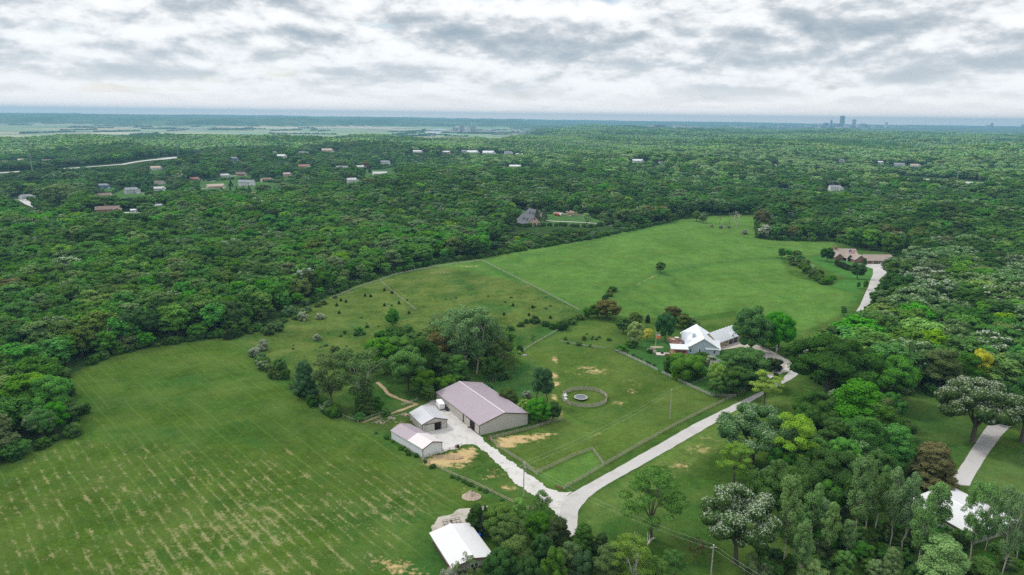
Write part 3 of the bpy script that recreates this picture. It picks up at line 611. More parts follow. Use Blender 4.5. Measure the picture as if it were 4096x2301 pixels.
def ico(sub):
    if sub not in ICO:
        bm = bmesh.new(); bmesh.ops.create_icosphere(bm, subdivisions=sub, radius=1)
        ICO[sub] = (np.array([v.co[:] for v in bm.verts]), np.array([[v.index for v in f.verts] for f in bm.faces])); bm.free()
    return ICO[sub]
def blobs(kind, rng):
    C, Rd = [], []; flat = 1.0
    def ell(n, c, r, rb, zlo=-.5, pw=1.0, inner=0.0):
        for i in range(n):
            z = rng.uniform(zlo, 1); th = i * 2.399 + rng.uniform(-.4, .4); s_ = math.sqrt(max(0, 1 - z * z)); q = rng.uniform(1 - inner, 1)
            C.append((c[0] + math.cos(th) * s_ * r[0] * q, c[1] + math.sin(th) * s_ * r[1] * q, c[2] + z * r[2] * q)); Rd.append(rng.uniform(*rb))
    if kind == 'oak':
        ell(46, (0, 0, 6.0), (4.3, 4.3, 2.7), (.75, 1.35), -.55); ell(8, (0, 0, 5.6), (2.2, 2.2, 1.5), (1.5, 2.0)); flat = .8
    elif kind == 'maple':
        ell(36, (0, 0, 5.6), (2.7, 2.7, 3.4), (.7, 1.15), -.85); ell(7, (0, 0, 5.4), (1.2, 1.2, 2.0), (1.2, 1.7))
    elif kind == 'tall':
        for z0 in (4.2, 6.2, 8.0):
            ell(15, (rng.uniform(-.5, .5), rng.uniform(-.5, .5), z0), (2.3 - z0 * .1, 2.3 - z0 * .1, 1.5), (.6, 1.0), -.8)
        ell(5, (0, 0, 6), (.8, .8, 2.2), (1.1, 1.4))
    elif kind == 'cotton':
        for i in range(60):
            th = i * 2.399; z = rng.uniform(3.0, 9.6); q = (z - 1.2) / 6.5; rr = 2.9 * math.sqrt(rng.uniform(.08, 1)) * (q if z < 7 else math.sqrt(max(.1, 1 - ((z - 7) / 3.0) ** 2)))
            C.append((math.cos(th) * rr, math.sin(th) * rr, z)); Rd.append(rng.uniform(.38, .72))
        flat = 1.15
    elif kind == 'poplar':
        for i in range(40):
            z = rng.uniform(3.6, 9.7); rr = 1.45 * math.sqrt(rng.uniform(.03, 1)) * math.sin(min(1, (z - 2.6) / 4.2) * PI / 2) * math.sqrt(max(.06, (10.1 - z) / 4 if z > 6.1 else 1)); th = i * 2.399
            C.append((math.cos(th) * rr, math.sin(th) * rr, z)); Rd.append(rng.uniform(.40, .72))
        flat = 1.3
    elif kind == 'locust':
        for i in range(34):
            z = rng.uniform(3.8, 9.5); rr = 3.1 * math.sqrt(rng.uniform(.1, 1)) * math.sqrt(max(.08, 1 - ((z - 6.2) / 3.6) ** 2)); th = i * 2.399
            C.append((math.cos(th) * rr, math.sin(th) * rr, z)); Rd.append(rng.uniform(.6, 1.0))
        flat = .6
    elif kind == 'spruce':
        for i in range(90):
            z = 1 + 8.6 * (i / 90) ** .9; rr = 3.0 * (10 - z) / 9.2 * rng.uniform(.75, 1.05); th = i * 2.399
            C.append((math.cos(th) * rr, math.sin(th) * rr, z)); Rd.append(.30 + .45 * (10 - z) / 9)
        flat = .6
    elif kind == 'cedar':
        for i in range(60):
            z = .8 + 8.6 * i / 60; rr = 2.6 * math.sqrt((10 - z) / 9.2) * rng.uniform(.5, 1); th = i * 2.399
            C.append((math.cos(th) * rr, math.sin(th) * rr, z)); Rd.append(rng.uniform(.55, .95))
        flat = 1.1
    elif kind == 'shrub':
        ell(30, (0, 0, 3.6), (4.0, 4.0, 4.6), (1.0, 1.9), -.6, inner=.3); ell(4, (0, 0, 3), (1, 1, 1), (2.4, 2.8))
    elif kind == 'sparse':
        ell(26, (0, 0, 6.0), (3.4, 3.4, 3.4), (.4, .8), -.7, inner=.5)
    return C, Rd, flat
LOD = {'hero': dict(n=15000, s=.155, ico=2), 'near': dict(n=3000, s=.34, ico=1), 'far': dict(n=1000, s=.46, ico=1)}
AIRY = {'cotton': .8, 'poplar': .95, 'locust': .8, 'sparse': .35}
def crown_arrays(kind, seed, lod):
    rng = np.random.default_rng(seed); C, Rd, flat = blobs(kind, rng); q = LOD[lod]
    n = int(q['n'] * (AIRY.get(kind, 1.0) if lod != 'far' else min(1, AIRY.get(kind, 1) + .2)))
    if kind in ('spruce', 'cedar', 'poplar'): n = int(n * .75)
    V, F, val = leaves(rng, C, Rd, n, q['s'] * (.72 if kind in AIRY else 1), flat, calm={'hero': 0.0, 'near': .35, 'far': .9}[lod])
    if kind not in ('cotton', 'poplar', 'sparse', 'locust') or lod == 'far':
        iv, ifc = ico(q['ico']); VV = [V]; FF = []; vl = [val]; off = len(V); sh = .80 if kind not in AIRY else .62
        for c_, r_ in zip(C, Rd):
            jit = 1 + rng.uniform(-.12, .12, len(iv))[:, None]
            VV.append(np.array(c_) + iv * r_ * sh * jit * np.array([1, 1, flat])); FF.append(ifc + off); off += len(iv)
            vl.append(np.full(len(ifc), rng.uniform(.1, .45)))  # inner filler kept darker: shade inside the crown put into its tone
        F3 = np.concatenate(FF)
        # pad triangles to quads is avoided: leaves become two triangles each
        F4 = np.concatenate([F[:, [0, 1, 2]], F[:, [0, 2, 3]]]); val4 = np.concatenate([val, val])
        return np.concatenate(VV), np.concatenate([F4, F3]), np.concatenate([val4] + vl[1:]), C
    return V, F, val, C
def trunk_mb(kind, seed, C):
    rnd = random.Random(seed); mb = MB()
    if kind in ('spruce', 'cedar', 'shrub'):
        mb.tube((0, 0, -.4), (0, 0, 8.5 if kind != 'shrub' else 3), .16 if kind != 'shrub' else .22, .03, 6)
        if kind == 'shrub':
            for c_ in C[::4]: mb.tube((0, 0, 0), (c_[0] * .8, c_[1] * .8, c_[2]), .09, .03, 4)
        return mb
    if kind in ('poplar',):
        pts = [Vector((0, 0, -.4))]; 
        for i in range(1, 6): pts.append(Vector((rnd.uniform(-.25, .25), rnd.uniform(-.25, .25), 9.0 * i / 5)))
        mb.path(pts, [.11, .10, .085, .065, .045, .02])
        for c_ in C[::2]:
            z0 = max(2.2, c_[2] - 1.4); mb.tube((0, 0, z0), c_, .05, .015, 4)
        return mb
    fork = {'oak': 2.6, 'maple': 2.4, 'tall': 3.2, 'cotton': 2.0, 'locust': 3.0, 'sparse': 2.4}[kind]
    r0 = {'oak': .34, 'maple': .22, 'tall': .2, 'cotton': .11, 'locust': .17, 'sparse': .2}[kind]
    top = Vector((rnd.uniform(-.2, .2), rnd.uniform(-.2, .2), fork)); mb.path([Vector((0, 0, -.5)), Vector((0, 0, .4)), top], [r0 * 1.35, r0, r0 * .85], 8)
    nl = {'oak': 6, 'maple': 4, 'tall': 3, 'cotton': 6, 'locust': 5, 'sparse': 6}[kind]
    limbs = []
    cc = [Vector(c_) for c_ in C]
    for i in range(nl):
        th = 2 * PI * i / nl + rnd.uniform(-.3, .3); spread = {'oak': 2.4, 'maple': 1.2, 'tall': .8, 'cotton': 1.7, 'locust': 1.6, 'sparse': 1.9}[kind] * rnd.uniform(.6, 1.1)
        zt = {'oak': 6.4, 'maple': 7.0, 'tall': 8.5, 'cotton': 8.6, 'locust': 7.6, 'sparse': 8.0}[kind] * rnd.uniform(.85, 1.05)
        p1 = top + Vector((math.cos(th) * spread * .45, math.sin(th) * spread * .45, (zt - fork) * .42)); p2 = Vector((math.cos(th) * spread, math.sin(th) * spread, zt))
        mb.path([top - Vector((0, 0, .15)), p1, p2], [r0 * .6, r0 * .4, r0 * .12], 5); limbs += [p1, p1.lerp(p2, .5)]
    for c_ in cc[::(2 if kind in ('cotton', 'locust', 'sparse') else 5)]:
        b = min(limbs, key=lambda q: (q - c_).length + (3 if q.z > c_.z else 0)); mb.tube(b, c_, r0 * .18, .015, 4)
    return mb
PROTO = {}
def proto(kind, seed, lod):
    key = (kind, seed, lod)
    if key in PROTO: return PROTO[key]
    V, F, val, C = crown_arrays(kind, seed, lod); tb = trunk_mb(kind, seed, C)
    H_ = V[:, 2].max(); Wd = (V[:, 0].max() - V[:, 0].min() + V[:, 1].max() - V[:, 1].min()) / 2 * .92
    S = np.array([1 / Wd, 1 / Wd, 1 / H_]); V = V * S; TV = np.array(tb.v) * S
    me = np_mesh('crown', V, F, [L['mid']], smooth=False, attrs={'leaf': ('FACE', 'FLOAT', 'value', val)})
    tb.v = [tuple(v_) for v_ in TV]; tm = tb.mesh('trunk', M['bark'])
    PROTO[key] = (me, tm, V, F, val, tb); return PROTO[key]
def tree(name, p, h, wd, kind, leaf, label, cat='tree', group=None, lod='hero', seed=None, bark='bark', rot=None):
    seed = random.randrange(3) if seed is None else seed
    me, tm = proto(kind, seed, lod)[:2]
    r_ = empty(name, (p[0], p[1], p[2] - .15), random.uniform(0, 6.28) if rot is None else rot, label, cat, group)
    r_.scale = (wd, wd, h)
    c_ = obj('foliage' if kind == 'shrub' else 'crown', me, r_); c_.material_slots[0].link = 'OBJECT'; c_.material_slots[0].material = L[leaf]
    if kind not in ('shrub',) or wd > 6:
        t_ = obj('trunk' if kind != 'shrub' else 'stem', tm, r_); t_.material_slots[0].link = 'OBJECT'; t_.material_slots[0].material = M[bark]
    return r_
TAKEN = []                                     # ground already holding a catalogued tree: (x, y, radius)
def ptree(name, X, Y, top, wpx, kind, leaf, label, cat='tree', group=None, lod='hero', seed=None, bark='bark', zadd=0.0):
    p = P(X, Y); h = max(.8, zat(p, X, top) - p.z); s_ = (Vector((p.x, p.y, p.z + h / 2 - CAMZ)).dot(fw)) / FPX / 2.515625; wd = wpx * s_
    h = h + .18 * wd * (1 if kind in ('oak', 'maple', 'shrub') else .4) * 0 
    TAKEN.append((p.x, p.y, wd * .5)); return tree(name, p, h, wd, kind, leaf, label, cat, group, lod, seed, bark)
# ------------------------------------------------------------------ trees one can point at.  X, Y of the foot, Y of the top, width (2576 px picture)
T = [
 # right of the road, foreground
 ('leafy_tree',1638,1358,1182,150,'locust','mid','tall open-crowned tree with bare lower trunk, alone right of the road bend',0,'bark'),
 ('sapling',1362,1292,1236,46,'locust','green','small bright green sapling in the grass corner between gravel drive and road','','bark'),
 ('locust_tree',1845,1218,1112,88,'locust','lime','slim yellow-green tree on a thin trunk at the left edge of the roadside grove','','bark'),
 ('locust_tree',1922,1022,928,78,'locust','palelime','airy pale lime tree with see-through crown overhanging the road','','bark'),
 ('oak_tree',1890,1172,1020,180,'oak','silver','wide rounded dark oak hiding the right edge of the road below the lime tree','','bark'),
 ('oak_tree',2082,1000,848,215,'oak','dark','huge dark oak beside the road where the house drive joins','','bark'),
 ('maple_tree',2215,1012,888,150,'oak','mid','olive green spreading tree just right of the huge dark roadside oak','','bark'),
 ('yellow_tree',2455,985,874,54,'maple','yellow','golden yellow tree standing out of the dark woodland on the right','','bark'),
 ('ash_tree',2362,985,872,92,'tall','olive','feathery olive tree left of the golden yellow tree','','bark'),
 ('ash_tree',2432,985,885,80,'tall','mid','feathery grey-green tree directly under the golden yellow tree','','bark'),
 ('oak_tree',2445,1112,952,185,'oak','pale','large oak with whitish leaves in front of the concrete driveway at right','','bark'),
 ('oak_tree',2568,1112,942,150,'oak','dark','dark oak cut by the right picture edge beside the driveway','','bark'),
 ('oak_tree',2510,1060,985,90,'oak','silver','greyish oak behind the whitish oak, right of the yellow tree','','bark'),
 ('locust_tree',1985,1205,1038,118,'locust','lime','bushy bright olive-green tree next to the round oak in the roadside grove','','bark'),
 ('maple_tree',2140,1122,958,140,'tall','green','tall bright green maple with layered crown in the middle of the right grove','','bark'),
 ('oak_tree',2050,1105,985,120,'oak','dark','dark knobbly oak behind the bright olive-green tree of the right grove','','bark'),
 ('maple_tree',2236,1198,1068,98,'tall','green','fresh green maple at the right end of the grove beside the shaded lawn','','bark'),
 ('maple_tree',2165,1190,1040,88,'tall','mid','narrow green maple between the layered maple and the shaded lawn','','bark'),
 ('maple_tree',2205,1145,1010,92,'tall','mid','dull green maple behind the fresh green one beside the lawn','','bark'),
 ('cedar_tree',2342,1222,1112,118,'cedar','brown','brownish cedar with reddish top at the edge of the lawn below the driveway','','bark'),
 ('oak_tree',1850,1420,1226,190,'oak','pale','big oak with creamy white leaf clusters near the bottom, right of the lone tree','','bark'),
 ('oak_tree',1955,1325,1162,150,'oak','dark','dark oak behind the creamy white oak','','bark'),
 ('oak_tree',2090,1280,1138,180,'oak','dark','dark oak rising behind the row of slim poplars','','bark'),
 ('dead_tree',1745,1420,1350,44,'sparse','brown','small brown bush of dry twigs at the foot of the creamy white oak','','bark'),
 # bottom centre grove
 ('cedar_tree',1197,1338,1268,58,'cedar','dark','dense dark conifer touching the corner of the white-roofed barn','','bark'),
 ('spruce_tree',1220,1345,1268,34,'spruce','bluegreen','narrow silvery blue spruce right of the dark conifer by the white-roofed barn','','bark'),
 ('pine_tree',1260,1352,1268,88,'maple','olive','broad grey-green pine behind the barn-side conifers','','bark'),
 ('maple_tree',1309,1338,1254,44,'tall','lime','narrow yellow-green tree at the fence end above the bottom grove','','bark'),
 ('pine_tree',1280,1385,1298,92,'maple','olive','grey-green pine in the middle of the bottom grove','','bark'),
 ('pine_tree',1352,1372,1290,70,'maple','mid','soft dark pine left of the hidden road end','','bark'),
 ('cedar_tree',1403,1400,1303,78,'cedar','cedar','nearly black conifer hiding the road where it leaves the bottom grove','','bark'),
 ('cedar_tree',1466,1410,1318,74,'cedar','dark','dark conifer just right of the end of the road','','bark'),
 ('cedar_tree',1510,1420,1340,50,'cedar','dark','small dark conifer right of the road end pair','','bark'),
 ('maple_tree',1297,1475,1346,92,'tall','olive','dark green tree with bronze-tinted top in the bottom grove','','bark'),
 ('maple_tree',1362,1460,1340,56,'maple','teal','blue-green maple right of the bronze-topped tree','','bark'),
 ('maple_tree',1431,1470,1360,62,'tall','grey','pale green pointed tree at the centre of the bottom grove','','bark'),
 ('maple_tree',1262,1500,1378,90,'maple','dark','deep green tree beside the end wall of the white-roofed barn','','bark'),
 ('maple_tree',1390,1500,1376,66,'maple','mid','mid green tree at the bottom edge below the blue-green maple','','bark'),
 ('maple_tree',1468,1490,1386,72,'maple','teal','teal green leafy tree at the bottom edge below the pale pointed tree','','bark'),
 ('maple_tree',1330,1520,1400,80,'maple','dark','dark green tree cut by the bottom edge in the grove','','bark'),
 ('willow_tree',1585,1495,1345,118,'locust','lime','yellow-green tree with bare white limbs showing, bottom edge','','white_bark'),
 ('maple_tree',1528,1495,1372,84,'tall','olive','olive tree left of the white-limbed tree at the bottom edge','','bark'),
 ('maple_tree',1650,1500,1402,70,'maple','mid','green bush-like tree right of the white-limbed tree','','bark'),
 ('maple_tree',1695,1455,1385,62,'locust','mid','low spreading tree on the grass beside the utility pole at the bottom','','bark'),
 ('ash_tree',1172,1490,1392,62,'sparse','grey','twiggy tree in front of the gable of the white-roofed barn','','bark'),
 ('viburnum',1130,1500,1424,60,'shrub','blossom','whitish flowering bush at the bottom edge below the white-roofed barn','','bark'),
 # grove behind the big barn
 ('cottonwood_tree',1172,935,768,140,'cotton','poplar','tallest cottonwood with pale forked trunk behind the big mauve barn','','pale_bark'),
 ('cottonwood_tree',1108,895,790,92,'cotton','grey','airy cottonwood left of the tallest one behind the mauve barn','','pale_bark'),
 ('cottonwood_tree',1200,940,776,100,'cotton','poplar','cottonwood close behind the right side of the tallest one','','pale_bark'),
 ('cottonwood_tree',1236,935,802,88,'cotton','poplar','cottonwood at the right end of the grove behind the barn','','pale_bark'),
 ('maple_tree',958,940,845,84,'maple','green','bright domed maple at the left end of the grove behind the barns','','bark'),
 ('maple_tree',1000,918,848,90,'maple','mid','rounded maple second from the left end of the barn grove','','bark'),
 ('maple_tree',1028,985,872,96,'maple','green','large maple bulging forward in front of the barn grove','','bark'),
 ('maple_tree',1062,960,850,86,'maple','dark','dark maple in the middle of the barn grove','','bark'),
 ('maple_tree',1066,998,925,60,'maple','mid','low rounded maple in front of the bulging one by the mown path','','bark'),
 ('maple_tree',1120,965,885,70,'maple','dark','dark tree under the airy cottonwood','','bark'),
 ('maple_tree',1150,968,892,64,'tall','mid','upright tree under the tallest cottonwood, behind the barn ridge','','bark'),
 ('maple_tree',1240,960,895,60,'maple','dark','dark low tree at the right foot of the cottonwoods','','bark'),
 ('locust_tree',1293,938,880,48,'locust','lime','small yellow-green tree right of the cottonwood grove','','bark'),
 ('locust_tree',1262,950,850,58,'locust','olive','olive-yellow tree between the cottonwoods and the small lime tree','','bark'),
 ('dogwood',1117,985,943,62,'shrub','mid','vine-covered bush mound left of the barn roof','','bark'),
 ('dogwood',1168,960,938,30,'shrub','grey','grey-green bush peeking over the far end of the barn roof','','bark'),
 ('apple_tree',1077,1008,968,36,'maple','olive','small olive tree left of the white trailer','','bark'),
 ('cottonwood_tree',835,1022,888,104,'cotton','grey','left cottonwood of the pair at the edge of the hay field','','bark'),
 ('cottonwood_tree',908,1036,876,128,'cotton','grey','right, wider cottonwood of the pair at the edge of the hay field','','pale_bark'),
 ('cedar_tree',918,1040,972,58,'cedar','olive','brownish green bushy tree at the foot of the right cottonwood','','bark'),
 ('poplar_tree',1352,1012,921,38,'poplar','teal','left of two joined columnar dark poplars between barn and round pen','','bark'),
 ('poplar_tree',1374,1018,926,40,'poplar','teal','right of two joined columnar dark poplars between barn and round pen','','bark'),
 ('maple_tree',1355,1062,1000,64,'maple','green','dense round tree hugging the corner of the big barn','','bark'),
 ('maple_tree',1390,1058,1012,44,'maple','dark','dark round tree at the end of the rail fence by the barn','','bark'),
 ('maple_tree',1320,1045,1004,40,'maple','lime','yellowish bush-like tree against the barn roof edge','','bark'),
 ('olive_tree',1277,1020,972,54,'shrub','olive','olive-brown bush against the right slope of the barn roof','','bark'),
 ('plum_tree',1325,1000,981,24,'shrub','blossom','small white blossoming bush left of the dark poplars','','bark'),
 ('pasture_tree',988,823,775,36,'maple','green','lone leafy tree in the middle of the left pasture','','bark'),
 ('pasture_tree',904,840,819,19,'shrub','green','small round green bush left of the lone pasture tree','','bark'),
 ('pasture_tree',1661,687,657,26,'maple','mid','single dark green tree in the middle of the big bright meadow','','bark'),
 ('pasture_tree',1966,649,623,20,'maple','mid','small airy tree on the meadow left of the brown-roofed house','','bark'),
 ('lawn_tree',2080,658,622,36,'maple','dark','round dark tree on the lawn left of the brown-roofed house','','bark'),
 ('lawn_tree',2156,702,660,38,'maple','dark','round dark tree on the lawn beside the upper driveway','','bark'),
 ('arborvitae',2175,666,648,11,'cedar','dark','slim pointed evergreen at the garage corner of the brown-roofed house','','bark'),
 ('lawn_tree',2146,625,574,40,'maple','green','green tree directly behind the brown-roofed house','','bark'),
 ('lawn_tree',2184,628,575,38,'maple','lime','brightest yellow-green tree behind the brown-roofed house','','bark'),
 ('spruce_tree',2198,630,598,20,'spruce','bluegreen','blue-grey spruce behind the garage of the brown-roofed house','','bark'),
 ('lawn_tree',2240,642,588,48,'maple','mid','wide tree right behind the garage of the brown-roofed house','','bark'),
 ('young_tree',2159,726,708,10,'maple','mid','left of two thin young trees beside the upper driveway','','bark'),
 ('young_tree',2176,729,703,12,'maple','mid','right of two thin young trees beside the upper driveway','','bark'),
 ('young_tree',2121,794,768,15,'tall','mid','lone young tree at the low corner of the bright meadow by the drive','','bark'),
 # around the blue-grey house
 ('maple_tree',1598,874,806,42,'maple','palelime','pale green tree at the hedge left of the blue-grey house','','bark'),
 ('maple_tree',1628,858,826,27,'locust','yellow','small golden-green tree between the pale tree and the dark maple','','bark'),
 ('maple_tree',1672,860,784,52,'maple','teal','dark blue-green maple left of the blue-grey house deck','','bark'),
 ('hawthorn_tree',1568,838,796,40,'maple','mid','dull green tree behind the pale tree of the house garden','','bark'),
 ('hawthorn_tree',1598,823,784,36,'maple','olive','olive tree behind and above the pale garden tree','','bark'),
 ('cedar_tree',1629,812,791,14,'cedar','cedar','small dark cedar standing alone behind the house garden','','bark'),
 ('hawthorn_tree',1690,822,770,52,'maple','brown','brownish tree behind the dark blue-green maple','','bark'),
 ('hawthorn_tree',1720,828,788,40,'maple','olive','olive bushy tree behind the left roof corner of the blue-grey house','','bark'),
 ('willow_tree',1742,826,798,40,'shrub','grey','grey willow bush behind the roof of the blue-grey house','','bark'),
 ('linden_tree',1888,890,766,92,'maple','mid','big rounded tree right of the blue-grey house, nearer of the pair','','bark'),
 ('linden_tree',1955,886,782,82,'maple','green','big brighter tree to the right of the rounded one by the house','','bark'),
 ('linden_tree',1918,872,800,64,'maple','dark','dark tree filling the gap between the two big rounded trees','','bark'),
 ('linden_tree',1870,850,785,50,'maple','olive','olive tree tucked behind the big rounded tree by the garage','','bark'),
 ('lilac',1727,950,886,100,'shrub','mid','broad dark green bush in front of the blue-grey house porch','','bark'),
 ('lilac',1686,935,894,38,'shrub','dark','dark bush at the left corner of the porch','','bark'),
 ('lilac',1763,912,884,50,'shrub','dark','low dark shrubs along the blue-grey gable wall','','bark'),
 ('viburnum',1792,922,893,38,'shrub','blossom','cream flowering shrub at the right corner of the blue-grey house','','bark'),
 ('crabapple_tree',1868,968,876,122,'maple','mid','biggest dark tree in the hedge between house and road','','bark'),
 ('crabapple_tree',1803,985,912,54,'maple','lime','yellow-green tree in front of the house shrubs near the rail fence','','bark'),
 ('crabapple_tree',1800,998,950,40,'maple','green','low green tree touching the rail fence below the yellow-green one','','bark'),
 ('crabapple_tree',1845,994,924,70,'maple','dark','dark rounded tree between the yellow-green tree and the road fence','','bark'),
 ('crabapple_tree',1882,982,934,36,'maple','dark','small dark tree at the road side of the house hedge','','bark'),
 ('forsythia',1703,955,929,28,'shrub','lime','round lime-green bush inside the rail fence below the house','','bark'),
 ('juniper',1946,932,898,44,'shrub','cedar','dark juniper at the foot of the pole by the house drive','','bark'),
 ('juniper',1905,915,892,36,'shrub','dark','dark shrubs beside the middle of the house drive','','bark'),
 ('boxwood',1635,888,876,15,'shrub','dark','clipped round bush beside the stone fire pit','','bark'),
 ('arborvitae_hedge',1562,882,866,34,'shrub','mid','left part of the dense hedge at the garden corner','','bark'),
 ('arborvitae_hedge',1590,872,857,34,'shrub','mid','right part of the dense hedge under the pale green tree','','bark'),
 # beyond the meadow
 ('hawthorn_tree',1752,557,530,24,'maple','olive','left of two round olive trees at the far edge of the meadow','','bark'),
 ('hawthorn_tree',1768,561,536,24,'maple','grey','right of two round olive trees at the far edge of the meadow','','bark'),
 ('rust_tree',1916,575,524,42,'maple','brown','bronze brown tree at the far corner of the meadow','','bark'),
 ('cherry_tree',1921,600,564,33,'maple','blossom','white blossoming tree at the far corner of the meadow','','bark'),
 ('spruce_tree',1351,553,521,17,'spruce','bluegreen','blue spruce nearest the far tan barn house','','bark'),
 ('spruce_tree',1369,556,522,18,'spruce','bluegreen','blue spruce right of the one beside the far tan barn house','','bark'),
 ('birch_tree',1476,563,536,26,'tall','hazy','pale green tree on the far lawn beside the farm lane','','bark'),
 ('birch_tree',1520,565,535,28,'tall','grey','whitish green tree at the right end of the far lawn','','bark'),
 ('maple_tree',1290,575,527,26,'tall','mid','green tree at the left side of the far tan barn house','','bark'),
 # hedgerow of the hay field and creek line
 ('hawthorn',705,948,900,36,'maple','mid','pointed green tree in the hedgerow right of the hay field','','bark'),
 ('hawthorn',720,955,925,22,'shrub','olive','small olive bush beside the pointed hedgerow tree','','bark'),
 ('cedar_tree',770,998,905,62,'cedar','teal','dark ragged tree in the hedgerow left of the cottonwood pair','','bark'),
 ('dogwood',787,1020,992,34,'shrub','dark','dark bush at the field fence left of the cottonwoods','','bark'),
 ('dogwood',837,1048,1020,42,'shrub','mid','bush on the field fence below the cottonwood pair','','bark'),
 ('dogwood',905,1058,1036,28,'shrub','green','round bush at the fence corner beside the dirt track','','bark'),
 ('dogwood',945,1032,996,42,'shrub','mid','leafy bush beside the bend of the mown path','','bark'),
 ('dogwood',972,1046,1024,26,'shrub','green','small bright bush at the rail fence above the brush pile','','bark'),
 ('plum_tree',641,898,872,30,'shrub','blossom','lower white blossoming bush at the hay field corner','','bark'),
 ('plum_tree',661,882,852,27,'shrub','blossom','upper white blossoming bush at the hay field corner','','bark'),
 ('plum_tree',679,842,810,32,'shrub','silver','greyish bush below the forest edge in the left pasture','','bark'),
 ('plum_tree',703,833,808,26,'shrub','silver','greyish bush right of the one below the forest edge','','bark'),
 ('plum_tree',727,795,767,36,'shrub','silver','grey bush against the forest behind the pasture fence','','bark'),
 ('plum_tree',763,806,782,26,'shrub','blossom','whitish bush just inside the pasture fence','','bark'),
 ('plum_tree',806,803,786,24,'shrub','blossom','whitish bush alone below the pasture fence','','bark'),
 ('plum_tree',798,857,838,21,'shrub','blossom','white topped bush in the open left pasture','','bark'),
 ('plum_tree',841,886,868,23,'shrub','grey','dark-based pale bush in the lower left pasture','','bark'),
 ('pale_bush',1790,571,563,9,'shrub','blossom','leftmost of the small white bushes along the far meadow edge','','bark'),
 ('pale_bush',1814,575,564,10,'shrub','blossom','second small white bush along the far meadow edge','','bark'),
 ('pale_bush',1834,574,565,9,'shrub','blossom','third small white bush, under the bare trees at the far meadow edge','','bark'),
 ('pale_bush',1872,589,576,17,'shrub','blossom','largest and rightmost white bush along the far meadow edge','','bark'),
 ('hawthorn',1528,802,753,64,'maple','brown','brownish round tree at the head of the creek hedgerow','','bark'),
 ('hawthorn',1503,800,765,48,'maple','dark','dark tree left of the brownish one in the creek hedgerow','','bark'),
 ('hawthorn',1478,800,772,26,'maple','mid','small tree at the fence corner of the upper pasture','','bark'),
 ('dogwood',1415,830,806,30,'shrub','dark','dark bush where the creek hedgerow meets the rail fence','','bark'),
 ('dogwood',1458,803,786,28,'shrub','grey','greyish bush in the creek hedgerow','','bark'),
 ('dogwood',1436,815,797,26,'shrub','mid','green bush between the dark and greyish hedgerow bushes','','bark'),
 ('dogwood',1344,812,792,26,'shrub','dark','tallest bush of the thicket crossing below the upper pasture','','bark'),
 ('dogwood',1370,820,805,18,'shrub','dark','right end bush of the thicket below the upper pasture','','bark'),
 ('dogwood',1520,765,740,14,'shrub','dark','far end bush of the creek hedgerow in the meadow dip','','bark'),
 ('hawthorn',1307,890,866,20,'shrub','dark','dark pointed bush beside the creek fence','','bark'),
 ('hawthorn',1341,868,840,14,'sparse','olive','thin twiggy young tree at the creek fence','','bark'),
 ('cedar_tree',578,852,826,28,'cedar','cedar','dark cedar at the forest edge above the hay field corner','','bark'),
]
for q in T:
    nm, X, Y, top, wpx, kind, leaf, lab, sd_, bk = q
    cat = 'bush' if kind == 'shrub' else 'tree'
    ptree(nm, X, Y, top, wpx, kind, leaf, lab, cat, seed=(sd_ if sd_ != '' else None), bark=bk, lod='hero' if Y > 760 else 'near')
# slim poplars with pale stems, bottom right
POPL = [(1970,1430,1183,62,'grey'),(1992,1425,1267,44,'mid'),(2037,1372,1208,58,'grey'),(2062,1368,1249,46,'mid'),(2081,1405,1256,44,'grey'),(2104,1290,1180,52,'mid'),(2147,1375,1136,64,'grey'),(2173,1362,1147,62,'mid'),(2128,1405,1302,38,'grey'),
        (2236,1382,1165,62,'mid'),(2200,1350,1160,52,'grey'),(2269,1400,1173,56,'grey'),(2304,1452,1226,60,'mid'),(2348,1362,1206,64,'grey'),(2010,1470,1300,50,'grey'),(2440,1412,1195,78,'grey'),(2519,1452,1215,80,'grey'),(2556,1410,1232,66,'mid'),(2478,1385,1240,56,'grey')]
wh = ['leftmost tall poplar of the bottom right stand','short poplar right of the leftmost tall one','third poplar from the left in the stand','dark slim poplar fourth from the left','low poplar in front of the fourth one','poplar in front of the dark oak at the back of the stand','tallest pale poplar at the middle of the stand','tall poplar joined to the right of the tallest one','thin low poplar at the foot of the tallest pair',
      'tall poplar where the stand turns right','poplar between the tallest pair and the turn of the stand','poplar left of the white roof with slanting stem','poplar at the bottom edge left of the white roof','poplar covering the left end of the white roof','poplar at the bottom edge below the leftmost tall one','forked poplar covering the middle of the white roof','big airy poplar at the bottom right covering the roof end','rightmost poplar cut by the picture edge','small poplar over the right half of the white roof']
for (X, Y, t_, w_, lf), lab in zip(POPL, wh):
    ptree('poplar_tree', X, Y, t_, w_, 'poplar' if X < 2380 else 'cotton', 'poplar', lab, 'tree', 'slim poplars of the bottom right stand', bark='pale_bark')
